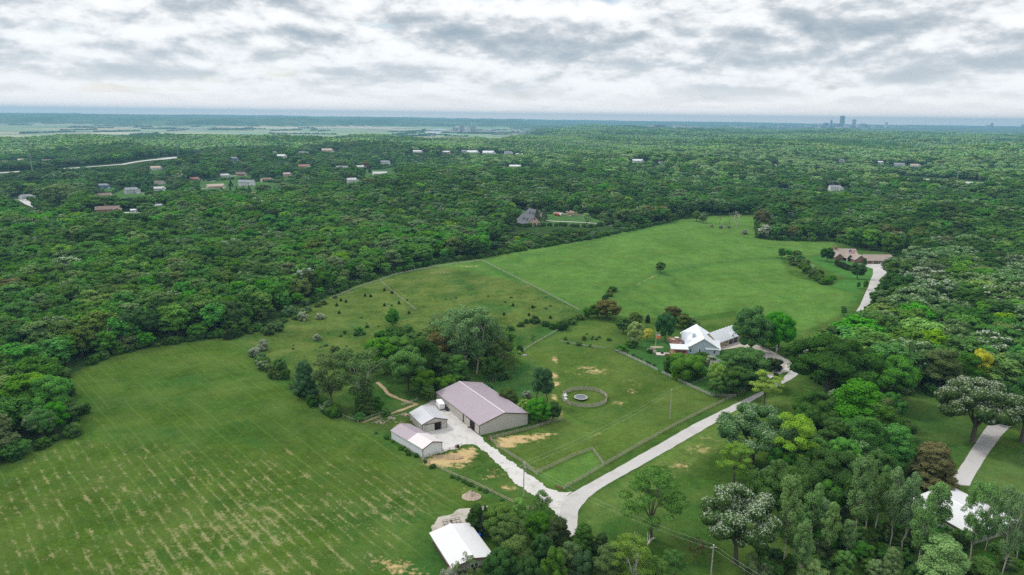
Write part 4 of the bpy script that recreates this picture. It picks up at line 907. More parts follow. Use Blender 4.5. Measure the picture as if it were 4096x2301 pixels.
for X, Y, t_, w_, lf, kd, lab in ((2366,1490,1352,118,'hazy','tall','pale yellowish tree at the bottom edge right of centre of the stand'),(2237,1470,1372,58,'grey','cedar','small pale conifer at the bottom edge of the stand'),
        (2040,1475,1408,80,'hazy','shrub','light green bush at the bottom edge under the poplars'),(2120,1480,1428,60,'green','shrub','bright bush at the bottom edge right of the light green one'),(2290,1490,1440,60,'green','shrub','bush at the bottom edge beside the pale yellowish tree'),
        (2460,1490,1400,80,'mid','tall','green tree at the bottom right edge'),(1790,1500,1452,60,'mid','shrub','bush at the bottom edge beside the nearest utility pole'),(1900,1490,1400,80,'grey','sparse','thin twiggy tree at the bottom edge left of the poplars'),(1925,1470,1430,46,'dark','shrub','dark bush left of the leftmost poplar'),
        (1700,1500,1460,56,'green','shrub','low bush at the bottom edge left of the nearest utility pole')):
    ptree('tree' if kd != 'shrub' else 'bush', X, Y, t_, w_, kd, lf, lab, 'tree' if kd != 'shrub' else 'bush')
# the mixed trees that fill the right-hand grove
rnd = random.Random(21)
for poly_, n_, lab, grp in (([(1965,1120),(2050,1050),(2240,1060),(2262,1190),(2150,1290),(2010,1330),(1935,1260)], 34, 'tree filling the right grove between road and poplars', 'trees filling the right grove'),
                      ([(1905,1330),(2300,1330),(2420,1400),(2560,1440),(2560,1500),(1905,1500)], 22, 'low tree among the slim poplars at bottom right', 'low trees among the slim poplars')):
    g_ = W(poly_); xs = [p[0] for p in g_]; ys = [p[1] for p in g_]; c_ = []
    for _ in range(3000):
        if len(c_) >= n_: break
        x, y = rnd.uniform(min(xs), max(xs)), rnd.uniform(min(ys), max(ys))
        if inpoly(g_, np.array([x]), np.array([y]))[0] and all(math.hypot(x - a, y - b) > 6.0 for a, b in c_): c_.append((x, y))
    low = 'low' in lab
    for x, y in c_:
        h_ = rnd.uniform(4, 6.5) if low else rnd.uniform(11, 16); lf = rnd.choice(['mid', 'green', 'dark', 'silver', 'olive', 'mid'])
        tree('grove_tree', (x, y, hz1(x, y)), h_, h_ * rnd.uniform(.6, .85), rnd.choice(['maple', 'tall', 'oak' if not low else 'maple']), lf, ('green ' if lf != 'silver' else 'grey-green ') + lab, 'tree', ('grey-green ' if lf == 'silver' else 'green ') + grp)
# undergrowth below the poplars
rnd = random.Random(5)
UG = W([(1900,1420),(2000,1330),(2250,1290),(2420,1340),(2600,1400),(2600,1520),(1880,1520)])
xs = [p[0] for p in UG]; ys = [p[1] for p in UG]; n_ = 0
while n_ < 75:
    x, y = rnd.uniform(min(xs), max(xs)), rnd.uniform(min(ys), max(ys))
    if not inpoly(UG, np.array([x]), np.array([y]))[0]: continue
    n_ += 1; s_ = rnd.uniform(2.5, 5.5)
    tree('undergrowth_bush', (x, y, hz1(x, y)), s_ * rnd.uniform(.7, 1.2), s_ * 1.2, 'shrub', rnd.choice(['dark', 'dark', 'mid', 'green', 'cedar']), 'shady green undergrowth bush beneath the slim poplars at bottom right', 'bush', 'undergrowth bushes beneath the slim poplars', lod='near')
ORD = ['leftmost', 'second from left', 'third from left', 'fourth from left', 'fifth from left', 'sixth from left', 'seventh from left', 'eighth from left', 'ninth from left', 'tenth from left']
def ordinal(i, n): return ORD[i] if i < min(10, (n + 1) // 2 + 1) else (['rightmost', 'second from right', 'third from right', 'fourth from right', 'fifth from right', 'sixth from right', 'seventh from right', 'eighth from right', 'ninth from right', 'tenth from right'] + ['%dth from right' % q for q in range(11, 60)])[n - 1 - i]
# belt of shrubs on the bank below the brown-roofed house
bank = [(1983,640,626,20),(1990,655,640,22),(1996,668,652,24),(2004,648,628,20),(2012,660,640,24),(2018,676,656,24),(2026,668,650,22),(2030,688,664,26),(2040,682,664,24),(2046,700,676,28),(2056,706,684,26),(2060,694,674,24),(2068,712,690,28),(2076,716,696,24),(2084,712,694,24),(2092,704,690,22),(2008,640,628,18),(1990,640,630,14)]
bank.sort()
for i, (X, Y, t_, w_) in enumerate(bank):
    ptree('bank_bush', X, Y, t_, w_, 'shrub', rnd.choice(['mid', 'green', 'mid', 'olive', 'hazy']), 'leafy bush on the bank below the brown-roofed house, %s' % ordinal(i, len(bank)), 'bush', 'bushes on the bank below the brown-roofed house', lod='near')
for X, Y, w_ in ((2107,668,16),(2114,672,18),(2124,676,18),(2133,680,16)):
    ptree('yew_bush', X, Y, Y - 15, w_ * 1.1, 'shrub', 'cedar', 'dark clipped yew in the row in front of the brown-roofed house', 'bush', 'clipped yews in front of the brown-roofed house', lod='near')
# tiny dark cedars dotted over the pasture
for zx, zy in ((85,400),(115,365),(152,375),(103,455),(290,330),(330,335),(430,290),(430,400),(535,385),(607,455),(485,310),(1500,415),(1360,400),(1295,465),(1630,490),(1475,470)):
    X, Y = 817.6 + zx * .3478, 628.9 + zy * .3478
    ptree('pasture_cedar', X, Y + 2, Y - 6, 8, 'cedar', 'cedar', 'tiny dark cedar dotted on the upper pasture', 'bush', 'tiny cedars dotted on the upper pasture', lod='near')
# thickets and low bushes on fence lines
def bushes(pts, n, hh, ww, label, group, leafs, sc=1.0, spread=2.0):
    pw = W(pts); seg = [(Vector(a), Vector(b)) for a, b in zip(pw, pw[1:])]; Ls = [(b - a).length for a, b in seg]; tot = sum(Ls); got = []
    for i in range(n):
        t = rnd.uniform(0, tot)
        for (a, b), l_ in zip(seg, Ls):
            if t <= l_: q = a.lerp(b, t / l_); break
            t -= l_
        x, y = q.x + rnd.uniform(-spread, spread), q.y + rnd.uniform(-spread, spread)
        got.append((x / y, x, y))
    for i, (_, x, y) in enumerate(sorted(got)):
        h_ = rnd.uniform(*hh); tree('hedge_bush', (x, y, hz1(x, y)), h_, h_ * rnd.uniform(*ww), 'shrub', rnd.choice(leafs), '%s, %s' % (label, ordinal(i, n)), 'bush', group, lod='near')
bushes([(1270,838),(1300,822),(1340,808),(1375,818),(1400,828)], 20, (1.6, 3.2), (1.1, 1.7), 'thicket bush below the upper pasture', 'thicket bushes below the upper pasture', ['dark', 'dark', 'mid'])
bushes([(1412,826),(1450,800),(1500,782),(1530,750),(1550,730)], 20, (1.8, 4.2), (1.1, 1.6), 'hedgerow bush along the creek', 'hedgerow bushes along the creek', ['dark', 'mid', 'grey', 'olive'])
bushes([(1240,1000),(1225,965),(1290,955)], 7, (1.5, 3), (1.1, 1.5), 'weedy bush behind the big barn', 'weedy bushes behind the big barn', ['teal', 'mid'])
bushes([(640,895),(690,945),(740,975),(790,1015),(850,1045)], 40, (1.6, 5.0), (1.0, 1.5), 'hedgerow bush between hay field and pasture', 'hedgerow bushes right of the hay field', ['mid', 'olive', 'dark', 'silver'])
bushes([(925,1078),(985,1112),(1065,1160),(1130,1200)], 12, (1, 1.8), (1.1, 1.5), 'weedy bush along the hay field fence by the barns', 'weedy bushes on the field fence by the barns', ['teal', 'dark', 'mid'], spread=1.0)
bushes([(1136,1200),(1204,1230),(1274,1264),(1300,1278)], 16, (.6, 1.2), (1.2, 1.8), 'knee-high weeds along the pole fence', 'weeds along the pole fence', ['teal', 'dark'], spread=.5)
bushes([(1440,870),(1480,850),(1520,850),(1550,842)], 12, (1.0, 2.6), (1.0, 1.5), 'young bush left of the blue-grey house', 'young bushes left of the blue-grey house', ['mid', 'olive', 'grey'], spread=7)
bushes([(700,900),(800,880),(900,870),(870,800),(1000,770),(1150,740),(1300,760),(1400,790),(1250,720)], 46, (.5, 1.3), (1.1, 2.0), 'small weed clump in the open pastures', 'weed clumps in the pastures', ['teal', 'dark', 'mid', 'olive'], spread=14)
bushes([(670,838),(720,812),(780,780),(850,747)], 20, (1.6, 3.6), (1.1, 1.6), 'scrubby bush at the forest edge of the left pasture', 'scrub at the forest edge of the left pasture', ['silver', 'mid', 'olive', 'grey'], spread=3)
bushes([(860,850),(900,830),(930,855)], 7, (1, 2.4), (.9, 1.4), 'small bush in the lower left pasture', 'small bushes in the lower left pasture', ['teal', 'mid'], spread=6)
bushes([(1560,886),(1600,900),(1650,925)], 8, (1.0, 1.9), (1.1, 1.5), 'low bush growing through the pale rail fence', 'bushes at the pale rail fence', ['dark', 'teal'], spread=.8)
bushes([(1840,902),(1880,905),(1925,925),(1945,945),(1900,900)], 14, (1.4, 2.8), (1.2, 1.6), 'dark shrub beside the house drive', 'dark shrubs beside the house drive', ['cedar', 'dark'], spread=1.5)
bushes([(1975,895),(2005,905),(1985,885)], 6, (1.4, 2.4), (1.2, 1.6), 'dark shrub in the bed between drive and road', 'dark shrubs between house drive and road', ['cedar', 'dark'], spread=2)
bushes([(1695,912),(1740,905),(1800,915)], 14, (1.6, 2.6), (1.2, 1.6), 'leafy shrub in front of the blue-grey house', 'shrubs in front of the blue-grey house', ['mid', 'dark', 'green'], spread=1.5)

# trees one can pick out in the village
for (X, Y), up_, w_, kd, lf, nm, lab in ([(xy1(a, b), 22, 12, 'spruce', 'bluegreen', 'spruce_tree', 'small spruce in the lawn row below the white mansion, %s' % o_) for (a, b), o_ in zip(((1635,700),(1697,697),(1743,694),(1795,694),(1837,690)), ('leftmost', 'second from left', 'middle one', 'second from right', 'rightmost'))] +
        [(xy2(305,512), 22, 16, 'maple', 'rustleaf', 'plum_tree', 'dark red-leaved tree in the village centre'), (xy2(330,540), 20, 9, 'spruce', 'cedar', 'spruce_tree', 'dark pointed spruce below the dark red village tree'), (xy2(290,542), 18, 10, 'spruce', 'bluegreen', 'spruce_tree', 'blue spruce left of the dark pointed one in the village'),
         (xy2(82,615), 20, 24, 'maple', 'lime', 'maple_tree', 'bright round yellow-green tree at the village right side'), (xy1(1310,556), 9, 22, 'maple', 'yellow', 'yellow_tree', 'golden treetop among the village trees'), (xy3(1345,462), 10, 9, 'maple', 'yellow', 'yellow_tree', 'golden tree on the hazy hillside at right'),
         (xy2(740,378), 17, 24, 'maple', 'lime', 'maple_tree', 'left of two pale yellow-green trees on the distant crest'), (xy2(812,382), 20, 30, 'maple', 'lime', 'maple_tree', 'right, larger of two pale yellow-green trees on the distant crest'), (xy1(455,800), 62, 100, 'cotton', 'grey', 'cottonwood_tree', 'large grey-green cottonwood beside the pale cul-de-sac lane'),
         (xy1(955,800), 30, 20, 'spruce', 'mid', 'spruce_tree', 'cone-shaped tree on the lawn above the broad brown roof'), (xy1(1105,735), 24, 22, 'maple', 'mid', 'maple_tree', 'round tree at the right end of the clipped hedge'), (xy1(1700,640), 18, 13, 'spruce', 'cedar', 'spruce_tree', 'dark spruce between the long tan house and the white mansion'),
         (xy1(1945,690), 24, 46, 'maple', 'olive', 'maple_tree', 'wide olive tree right of the white mansion lawn')]):
    ptree(nm, X, Y, Y - up_, w_, kd, lf, lab, 'tree', lod='near')
for j in range(12):
    q = P(*xy1(895 + j * 16, 742 - j * 1.2)); tree('hedge_bush', q, 3.6, 7.5, 'shrub', 'cedar', 'dark clipped hedge plant below the grey two-storey house, %s' % ordinal(j, 12), 'hedge', 'clipped village hedge', lod='near')

# bare trees
def dead_tree(X, Y, top, label, mt='pale_bark', seed=1, spread=.45, fork=.25):
    rr = random.Random(seed); p = P(X, Y); h = zat(p, X, top) - p.z; mb = MB()
    def br(a, d, L_, r, dep):
        b = a + d * L_; mb.tube(a, b, r, r * .7, 5)
        if dep:
            for _ in range(3 if dep > 1 else 2):
                nd = (d + Vector((rr.uniform(-1, 1), rr.uniform(-1, 1), rr.uniform(-.1, .7))) * spread * 1.5).normalized(); br(b, nd, L_ * rr.uniform(.55, .8), r * .6, dep - 1)
    br(Vector((0, 0, -.3)), Vector((0, 0, 1)), h * fork, h * .022, 0)
    for i in range(3):
        th = i * 2.1 + rr.uniform(0, 1); br(Vector((0, 0, h * fork - .4)), Vector((math.cos(th) * spread, math.sin(th) * spread, 1)).normalized(), h * .3, h * .016, 3)
    o = mb.build('bare_tree', M[mt]); o.location = p; return tag(o, label, 'tree')
dead_tree(1810, 563, 541, 'leftmost bare brown tree at the far edge of the meadow', 'bark', 2)
dead_tree(1828, 572, 548, 'low bare tree between the two taller bare ones at the far meadow edge', 'bark', 3, .8, .1)
dead_tree(1851, 577, 531, 'tallest bare tree with pale limbs at the far edge of the meadow', 'pale_bark', 4)
dead_tree(1600, 1470, 1352, 'bare whitish limbs rising through the yellow-green tree at the bottom', 'white_bark', 6, .35, .3)
p = P(252, 884); s_ = (Vector((p.x, p.y, -CAMZ)).dot(fw)) / FPX / 2.515625; mb = MB()
for sx, hh in ((-22, 40), (30, 44)):
    a = Vector((0, 0, 0)); b = Vector((sx * s_ * .8, 0, hh * s_ * .8)); mb.path([a, a.lerp(b, .5) + Vector((0, 0, .4)), b], [.42, .34, .24], 6)
    for j in range(5):
        t_ = .45 + j * .12; e = a.lerp(b, t_) + Vector((rnd.uniform(-3, 3) + sx * .04, rnd.uniform(-1, 1), rnd.uniform(3, 6))); mb.tube(a.lerp(b, t_), e, .14, .04, 4)
o = mb.build('bare_tree', M['white_bark']); o.location = (p.x, p.y, p.z + 2.2); tag(o, 'white bare V-shaped trunk at the forest edge above the hay field', 'tree')
mb.v, mb.f, mb.m = [], [], []
for j in range(9): mb.tube((0, 0, -.3), (rnd.uniform(-4, 2), rnd.uniform(-2, 2), rnd.uniform(4, 8)), .16, .03, 4)
o = mb.build('bare_tree', M['pale_bark']); o.location = P(112, 1022); tag(o, 'pale broken twiggy tree in the grove at the left picture edge', 'tree')
# ------------------------------------------------------------------ farm buildings
def slab(mb, a, b, L0, L1, th):                 # roof plane in the cross-section y,z from a to b, extruded along x from L0 to L1
    d = Vector((0, b[0] - a[0], b[1] - a[1])).normalized(); nn = Vector((0, -d.z, d.y)); nn = nn if nn.z > 0 else -nn
    p = [Vector((L0, a[0], a[1])), Vector((L0, b[0], b[1])), Vector((L0, b[0], b[1])) + nn * th, Vector((L0, a[0], a[1])) + nn * th]
    mb.prism(p, (L1 - L0, 0, 0))
def gable_parts(root, L_, W_, ev, rd, wm, rm_, over=.35, x0=0.0, y0=0.0, trim=None, names=('wall', 'roof'), oy=0.0, ridge=None, th=.14, base=-2.2, rakes=None):
    """walls and roof of a gable block; x along the ridge from x0, y across from y0"""
    mb = MB(); y1 = y0 + W_; ym = (y0 + y1) / 2
    sec = [(x0, y0, base), (x0, y1, base), (x0, y1, ev), (x0, ym, rd), (x0, y0, ev)]
    mb.prism([Vector(p) for p in sec][::-1], (L_, 0, 0)); w_ = mb.build(names[0], wm, root)
    sl = (rd - ev) / (W_ / 2); mb = MB(); o_ = over
    slab(mb, (y0 - o_, ev - o_ * sl + .03), (ym, rd + .03), x0 - o_, x0 + L_ + o_, th)
    slab(mb, (y1 + o_, ev - o_ * sl + .03), (ym, rd + .03), x0 - o_, x0 + L_ + o_, th); r_ = mb.build(names[1], rm_, root)
    if ridge: MB().box(x0 - o_ - .02, x0 + L_ + o_ + .02, ym - .28, ym + .28, rd + th + .0, rd + th + .10).build('ridge_cap', ridge, r_)
    if trim or rakes:
        if trim:
            for xx in (x0 - .04, x0 + L_ - .16):
                for yy in (y0 - .04, y1 - .16): MB().box(xx, xx + .2, yy, yy + .2, base, ev - .02).build('corner_trim', trim, root)
        for xx in (x0 - o_ - .05, x0 + L_ + o_ + .0):
            g_ = MB()
            for ya in (y0 - o_, y1 + o_):
                g_.prism([Vector((xx, ya, ev - o_ * sl - .16)), Vector((xx, ym, rd - .14)), Vector((xx, ym, rd + .2)), Vector((xx, ya, ev - o_ * sl + .18))], (.06, 0, 0))
            g_.build('barge_board', trim or rakes, root)
    return w_, r_
def frame_of(A, B, C):
    a, b, c_ = P(*A), P(*B), P(*C); u = (c_ - a); v = (b - a); L_, W_ = u.xy.length, v.xy.length
    au = math.atan2(u.y, u.x); av = math.atan2(v.y, v.x) + PI / 2; d = (av - au + PI) % (2 * PI) - PI; an = au + d / 2
    return a, an, L_, W_
# local frame: origin at the near corner, +x down the length, +y towards the OTHER side (mirrored below so that y>0 is inside)
def barn(name, A, B, C, label, ev, rd, wm, rm_, trim, cat='barn', L_=None, W_=None, **kw):
    a, an, l_, w_ = frame_of(A, B, C); L_ = L_ or l_; W_ = W_ or w_
    # x axis = length direction; B lies to its right, so y is negative there: shift y0 = -W
    root = empty(name, a, an, label, cat); gable_parts(root, L_, W_, ev, rd, wm, rm_, trim=trim, y0=-W_, **kw); return root, L_, W_
bn, bl_, bw_ = barn('machine_barn', (1206, 1095.3), (1323.4, 1063.7), (1110.2, 1004.6), 'largest barn with mauve metal roof and beige walls beside the gravel yard', 4.2, 6.9, M['beige_siding'], M['mauve_metal'], M['brown_trim'], ridge=M['pale_pink_metal'], over=.25)
MB().box(bl_ * .10, bl_ * .19, -.02, .14, -.3, 3.75).build('doorway', M['dark_opening'], bn)
MB().box(bl_ * .195, bl_ * .285, .10, .26, -.2, 3.7).build('sliding_door', M['beige_siding'], bn)
MB().box(bl_ * .10, bl_ * .29, .05, .30, 3.76, 3.92).build('door_track', M['brown_trim'], bn)
MB().box(bl_ * .335, bl_ * .36, -.02, .08, -.3, 3.9).build('downpipe', M['brown_skirt'], bn)
MB().box(.2, bl_ - .2, .03, .13, -2, .32).build('skirt', M['brown_skirt'], bn)
bn, bl_, bw_ = barn('grey_shed', (1062.1, 1088.3), (1123.7, 1075.3), (1033.9, 1055.9), 'square shed with grey metal roof and open sliding door between the barns', 3.3, 5.1, M['beige_siding'], M['grey_metal'], M['brown_trim'], cat='shed', ridge=M['grey_metal'], over=.25)
MB().box(-.12, .02, -bw_ * .735, -bw_ * .48, -.3, 2.9).build('doorway', M['dark_opening'], bn)
MB().box(-.26, -.10, -bw_ * .48, -bw_ * .12, -.2, 2.85).build('sliding_door', M['beige_siding'], bn)
MB().box(-.30, -.02, -bw_ * .75, -bw_ * .10, 2.9, 3.05).build('door_track', M['brown_trim'], bn)
MB().box(-.10, .02, -bw_ * .77, -bw_ * .745, -.3, 2.9).build('door_post', M['brown_trim'], bn)
MB().blob((-.12, -bw_ * .5, 4.2), .16).build('lamp', M['white_paint'], bn)
MB().box(-.10, -.02, -bw_ * .92, -bw_ * .82, 2.0, 2.15).build('sign', M['brown_trim'], bn)
bn, bl_, bw_ = barn('long_shed', (1063.8, 1152.7), (1111.6, 1135), (985.8, 1101.7), 'long white shed whose roof is half mauve and half pale pink metal', 3.5, 5.0, M['white_siding'], M['mauve_metal'], M['brown_trim'], cat='shed', over=.2)
r_ = [o for o in bn.children if o.name.startswith('roof')][0]; mb = MB(); sl = 1.5 / (bw_ / 2)
slab(mb, (.22, 3.5 - .22 * sl + .19), (-bw_ / 2, 5.19), -.23, bl_ * .45, .05); slab(mb, (-bw_ - .22, 3.5 - .22 * sl + .19), (-bw_ / 2, 5.19), -.23, bl_ * .45, .05)
mb.build('roof_extension', M['pale_pink_metal'], bn)
bn, bl_, bw_ = barn('white_roof_barn', (1140.3, 1449), (1236, 1424), (1085.3, 1368), 'barn with bright white metal roof and dark skirt at the bottom edge', 3.0, 4.1, M['grey_siding'], M['white_metal'], None, rakes=M['rust'], ridge=M['white_paint'], over=.75)
MB().box(-.03, bl_ + .03, -bw_ - .03, .03, -2.2, .9).build('skirt', M['brown_skirt'], bn)
mb = MB(); mb.box(-.10, -.02, -bw_ * .66, -bw_ * .44, .95, 2.25); wf = mb.build('window', M['white_trim'], bn)
mb = MB(); mb.box(-.14, -.09, -bw_ * .64, -bw_ * .56, 1.1, 2.1); mb.box(-.14, -.09, -bw_ * .54, -bw_ * .46, 1.1, 2.1); mb.build('pane', M['glass'], wf)
MB().box(3, 3.9, .02, .10, .3, 2.3).build('door', M['rust'], bn)
ac = MB(); ac.box(-.5, .5, -.45, .45, 0, .8); ac.mi = 1; ac.tube((0, 0, .8), (0, 0, .84), .34, .34, 12)
o = ac.build('air_conditioner', [M['white_paint'], M['black_paint']]); o.location = P(1234, 1430) + Vector((.3, -.6, .1)); tag(o, 'white square air conditioner outside the end wall of the white-roofed barn', 'air conditioner')
# white roofed building under the poplars
bn, bl_, bw_ = barn('white_roof_building', (2442, 1372), (2545, 1330), (2296, 1280), 'large white roof half hidden under the poplars at bottom right', 3.4, 4.6, M['grey_siding'], M['white_metal'], None, rakes=M['white_trim'], over=.6, cat='house', ridge=M['white_paint'])
for q in (.2, .5, .8): MB().box(-.07, -.01, -bw_ * q - .6, -bw_ * q + .6, 1, 2.2).build('window', M['glass'], bn)

# ------------------------------------------------------------------ houses
def window(root, x, y, z, ax, w_=.9, h_=1.3, out=1, fm='white_trim'):
    """ax: 'x' window lies in a wall running along x (faces y), 'y' lies in a wall running along y (faces x)"""
    f = MB(); g = MB(); o1, o2 = sorted((0, .06 * out)); q1, q2 = sorted((.05 * out, .09 * out)); a, b = w_ / 2, w_ / 2 - .1
    if ax == 'x': f.box(x - a, x + a, y + o1, y + o2, z, z + h_); g.box(x - b, x + b, y + q1, y + q2, z + .1, z + h_ - .1)
    else: f.box(x + o1, x + o2, y - a, y + a, z, z + h_); g.box(x + q1, x + q2, y - b, y + b, z + .1, z + h_ - .1)
    f = f.build('window', M[fm], root); g.build('pane', M['glass'], f)
# blue-grey house: local x to the right along the front wall, y away from the camera
hp = P(*(1728.7, 889.5)); hp2 = P(1805.5, 892.8); han = math.atan2(hp2.y - hp.y, hp2.x - hp.x)
H1 = empty('blue_house', hp, han, 'blue-grey house with pale shingle roofs, several gables and a brown deck', 'house')
def yblock(root, x0, x1, y0, y1, ev, rd, wm, rmt, over=.4, names=('wall', 'roof'), rake=None, pitchfront=True):
    """gable block with its ridge along y"""
    mb = MB(); xm = (x0 + x1) / 2
    mb.prism([Vector(p) for p in ((x0, y0, -2.2), (x1, y0, -2.2), (x1, y0, ev), (xm, y0, rd), (x0, y0, ev))], (0, y1 - y0, 0)); mb.build(names[0], wm, root)
    sl = (rd - ev) / ((x1 - x0) / 2); mb = MB()
    for xa in (x0 - over, x1 + over):
        za = ev - over * sl + .03; n_ = Vector((-(rd - za) * (1 if xa < xm else -1), 0, abs(xm - xa))).normalized() * .16
        p_ = [Vector((xa, y0 - over, za)), Vector((xm, y0 - over, rd + .03)), Vector((xm, y0 - over, rd + .03)) + n_, Vector((xa, y0 - over, za)) + n_]
        mb.prism(p_, (0, y1 - y0 + 2 * over, 0))
    r = mb.build(names[1], rmt, root)
    if rake:
        t = MB()
        for xa in (x0 - over, x1 + over):
            za = ev - over * sl + .02; t.prism([Vector((xa, y0 - over - .08, za - .12)), Vector((xm, y0 - over - .08, rd - .1)), Vector((xm, y0 - over - .08, rd + .30)), Vector((xa, y0 - over - .08, za + .28))], (0, .1, 0))
        t.build('barge_board', rake, r)
    return r
def xblock(root, x0, x1, y0, y1, ev, rd, wm, rmt, over=.4, names=('wall', 'roof'), rake=None):
    mb = MB(); ym = (y0 + y1) / 2
    mb.prism([Vector(p) for p in ((x0, y1, -2.2), (x0, y0, -2.2), (x0, y0, ev), (x0, ym, rd), (x0, y1, ev))], (x1 - x0, 0, 0)); mb.build(names[0], wm, root)
    sl = (rd - ev) / ((y1 - y0) / 2); mb = MB(); slab(mb, (y0 - over, ev - over * sl + .03), (ym, rd + .03), x0 - over, x1 + over, .16); slab(mb, (y1 + over, ev - over * sl + .03), (ym, rd + .03), x0 - over, x1 + over, .16)
    r = mb.build(names[1], rmt, root)
    if rake:
        t = MB()
        for xx in (x0 - over - .06, x1 + over - .02):
            for ya in (y0 - over, y1 + over):
                t.prism([Vector((xx, ya, ev - over * sl - .12)), Vector((xx, ym, rd - .1)), Vector((xx, ym, rd + .3)), Vector((xx, ya, ev - over * sl + .26))], (.08, 0, 0))
        t.build('barge_board', rake, r)
    return r
bs_, bw2 = M['blue_shingle'], M['blue_siding']
mr = yblock(H1, 0, 16, 0, 26, 3.3, 8.3, bw2, bs_, rake=M['white_trim'])
MB().box(7.8, 8.2, 1.0, 26, 8.42, 8.56).build('ridge_cap', M['white_trim'], mr)
for j in range(8): MB().blob((8.4, 2 + j * 3, 8.35), (.28, .28, .2)).build('roof_vent', M['white_trim'], mr)
xblock(H1, 9.5, 16.2, -.6, 9.5, 3.0, 6.3, bw2, bs_, rake=M['white_trim'])
xblock(H1, -.5, 4.5, 3.5, 8.0, 3.25, 5.6, bw2, bs_, over=.3, rake=M['white_trim'])
xblock(H1, -.8, 4.5, 14.0, 20.0, 3.25, 6.4, bw2, bs_, over=.3, rake=M['white_trim'])
MB().box(3.6, 5.0, 8.6, 10.0, 3, 8.3).build('chimney', M['blue_siding'], H1)
for x in (1.6, 6.2): window(H1, x, 0, 1.0, 'x', .9, 1.7, -1)
window(H1, 13.6, -.6, .9, 'x', .9, 1.7, -1)
for y in (4.6, 6.8): window(H1, 16.2, y, 1.0, 'y', .9, 1.5, 1)
# garage wing, turned towards the drive
ga, gb = P(1812, 848), P(1831, 838)
gw = empty('garage_wing', (0, 0, 0)); gw.parent = H1; gw.location = (15.5, 17.5, 0); gw.rotation_euler = (0, 0, R(42) - han)
gr = xblock(gw, -3, 18.5, -5.6, 5.6, 3.1, 7.0, M['tan_board'], bs_, rake=M['white_trim'], over=.5)
for x in (9.2, 14.2):
    d_ = MB().box(x - 1.8, x + 1.8, -5.75, -5.55, -.3, 2.6).build('garage_door', M['black_paint'], gw)
for x in (6.8, 11.7, 16.6): MB().box(x - .25, x + .25, -5.85, -5.6, -.3, 2.9).build('post', M['white_trim'], gw)
mb = MB(); mb.prism([Vector((10.6, -5.2, 3.6)), Vector((13.0, -5.2, 3.6)), Vector((11.8, -5.2, 5.6))], (0, 2.8, 0)); mb.build('dormer', bs_, gr)
for j in range(6): MB().blob((1 + j * 3, .3, 7.0), (.3, .3, .22)).build('roof_vent', M['white_trim'], gr)
# deck with railing and the porch roof
dk = MB().box(-7.2, 0, 3, 24, -1.5, .8).build('deck', M['deck_wood'], H1)
MB().box(-8.6, -.2, -3.2, 2.98, -1.5, .7).build('porch_floor', M['deck_wood'], H1)
rl = MB()
for y in np.arange(4, 24.1, 2): rl.box(-7.2, -7.1, y - .05, y + .05, .8, 1.8)
for z in (1.1, 1.4, 1.75): rl.box(-7.2, -7.1, 4, 24, z, z + .07)
rl.build('railing', M['brown_trim'], dk)
pr = MB(); pr.prism([Vector((-9, -3.6, 3.3)), Vector((-9, -3.6, 3.5)), Vector((-9, .2, 4.6)), Vector((-9, .2, 4.4))][::-1], (9, 0, 0)); pr.prism([Vector((-9, .2, 4.4)), Vector((-9, .2, 4.6)), Vector((-9, 4.4, 3.6)), Vector((-9, 4.4, 3.4))][::-1], (9, 0, 0)); pr = pr.build('porch_roof', bs_, H1)
MB().box(-9.05, .05, -3.75, -3.6, 3.2, 3.5).build('gutter', M['white_trim'], pr)
for x in (-8.7, -1.0):
    for y in (-3.3, 3.9): MB().box(x - .1, x + .1, y - .1, y + .1, .2, 3.4).build('post', M['fence_wood'], pr)
def local(root, x, y, z): return root.matrix_world @ Vector((x, y, z))
bpy.context.view_layer.update()
for j, (x, y, lab) in enumerate(((-1.6, 9, 'white garden chair on the brown deck, nearest the porch'), (-1.5, 11, 'white garden chair on the brown deck, second from the porch'), (-1.9, 13.2, 'white garden chair on the brown deck, farthest from the porch'))):
    m_ = MB(); m_.box(-.3, .3, -.3, .3, .38, .46); m_.box(-.3, .3, .25, .32, .46, .95)
    for a, b in ((-.27, -.27), (.22, -.27), (-.27, .22), (.22, .22)): m_.box(a, a + .06, b, b + .06, 0, .38)
    m_.box(-.34, -.28, -.3, .3, .6, .66); m_.box(.28, .34, -.3, .3, .6, .66)
    o = m_.build('garden_chair', M['white_paint']); o.location = local(H1, x, y, .8); o.rotation_euler = (0, 0, 1.2 + j); o.scale = (1.25,) * 3; tag(o, lab, 'chair', 'garden chairs on the deck')
m_ = MB(); m_.box(-1.1, 1.1, -1.0, 1.0, 0, .85); m_.mi = 1; m_.box(-1.0, 1.0, -.9, .9, .86, .95)
o = m_.build('hot_tub', [M['tan_board'], M['white_paint']]); o.location = local(H1, -2.6, 22, .8); tag(o, 'square covered hot tub at the far end of the deck', 'hot tub')
m_ = MB(); m_.tube((0, 0, .72), (0, 0, .78), .8, .8, 14); m_.tube((0, 0, 0), (0, 0, .72), .08, .08, 6)
o = m_.build('round_table', M['white_paint']); o.location = local(H1, -5, 18.6, .8); tag(o, 'round white table on the deck near the hot tub', 'table')
m_ = MB(); m_.box(-.9, .9, -.5, .5, .7, .78); [m_.box(a, a + .08, b, b + .08, 0, .7) for a in (-.85, .77) for b in (-.45, .37)]
o = m_.build('dining_table', M['brown_trim']); o.location = local(H1, -5, 0, .7); tag(o, 'dark dining table under the porch roof', 'table')

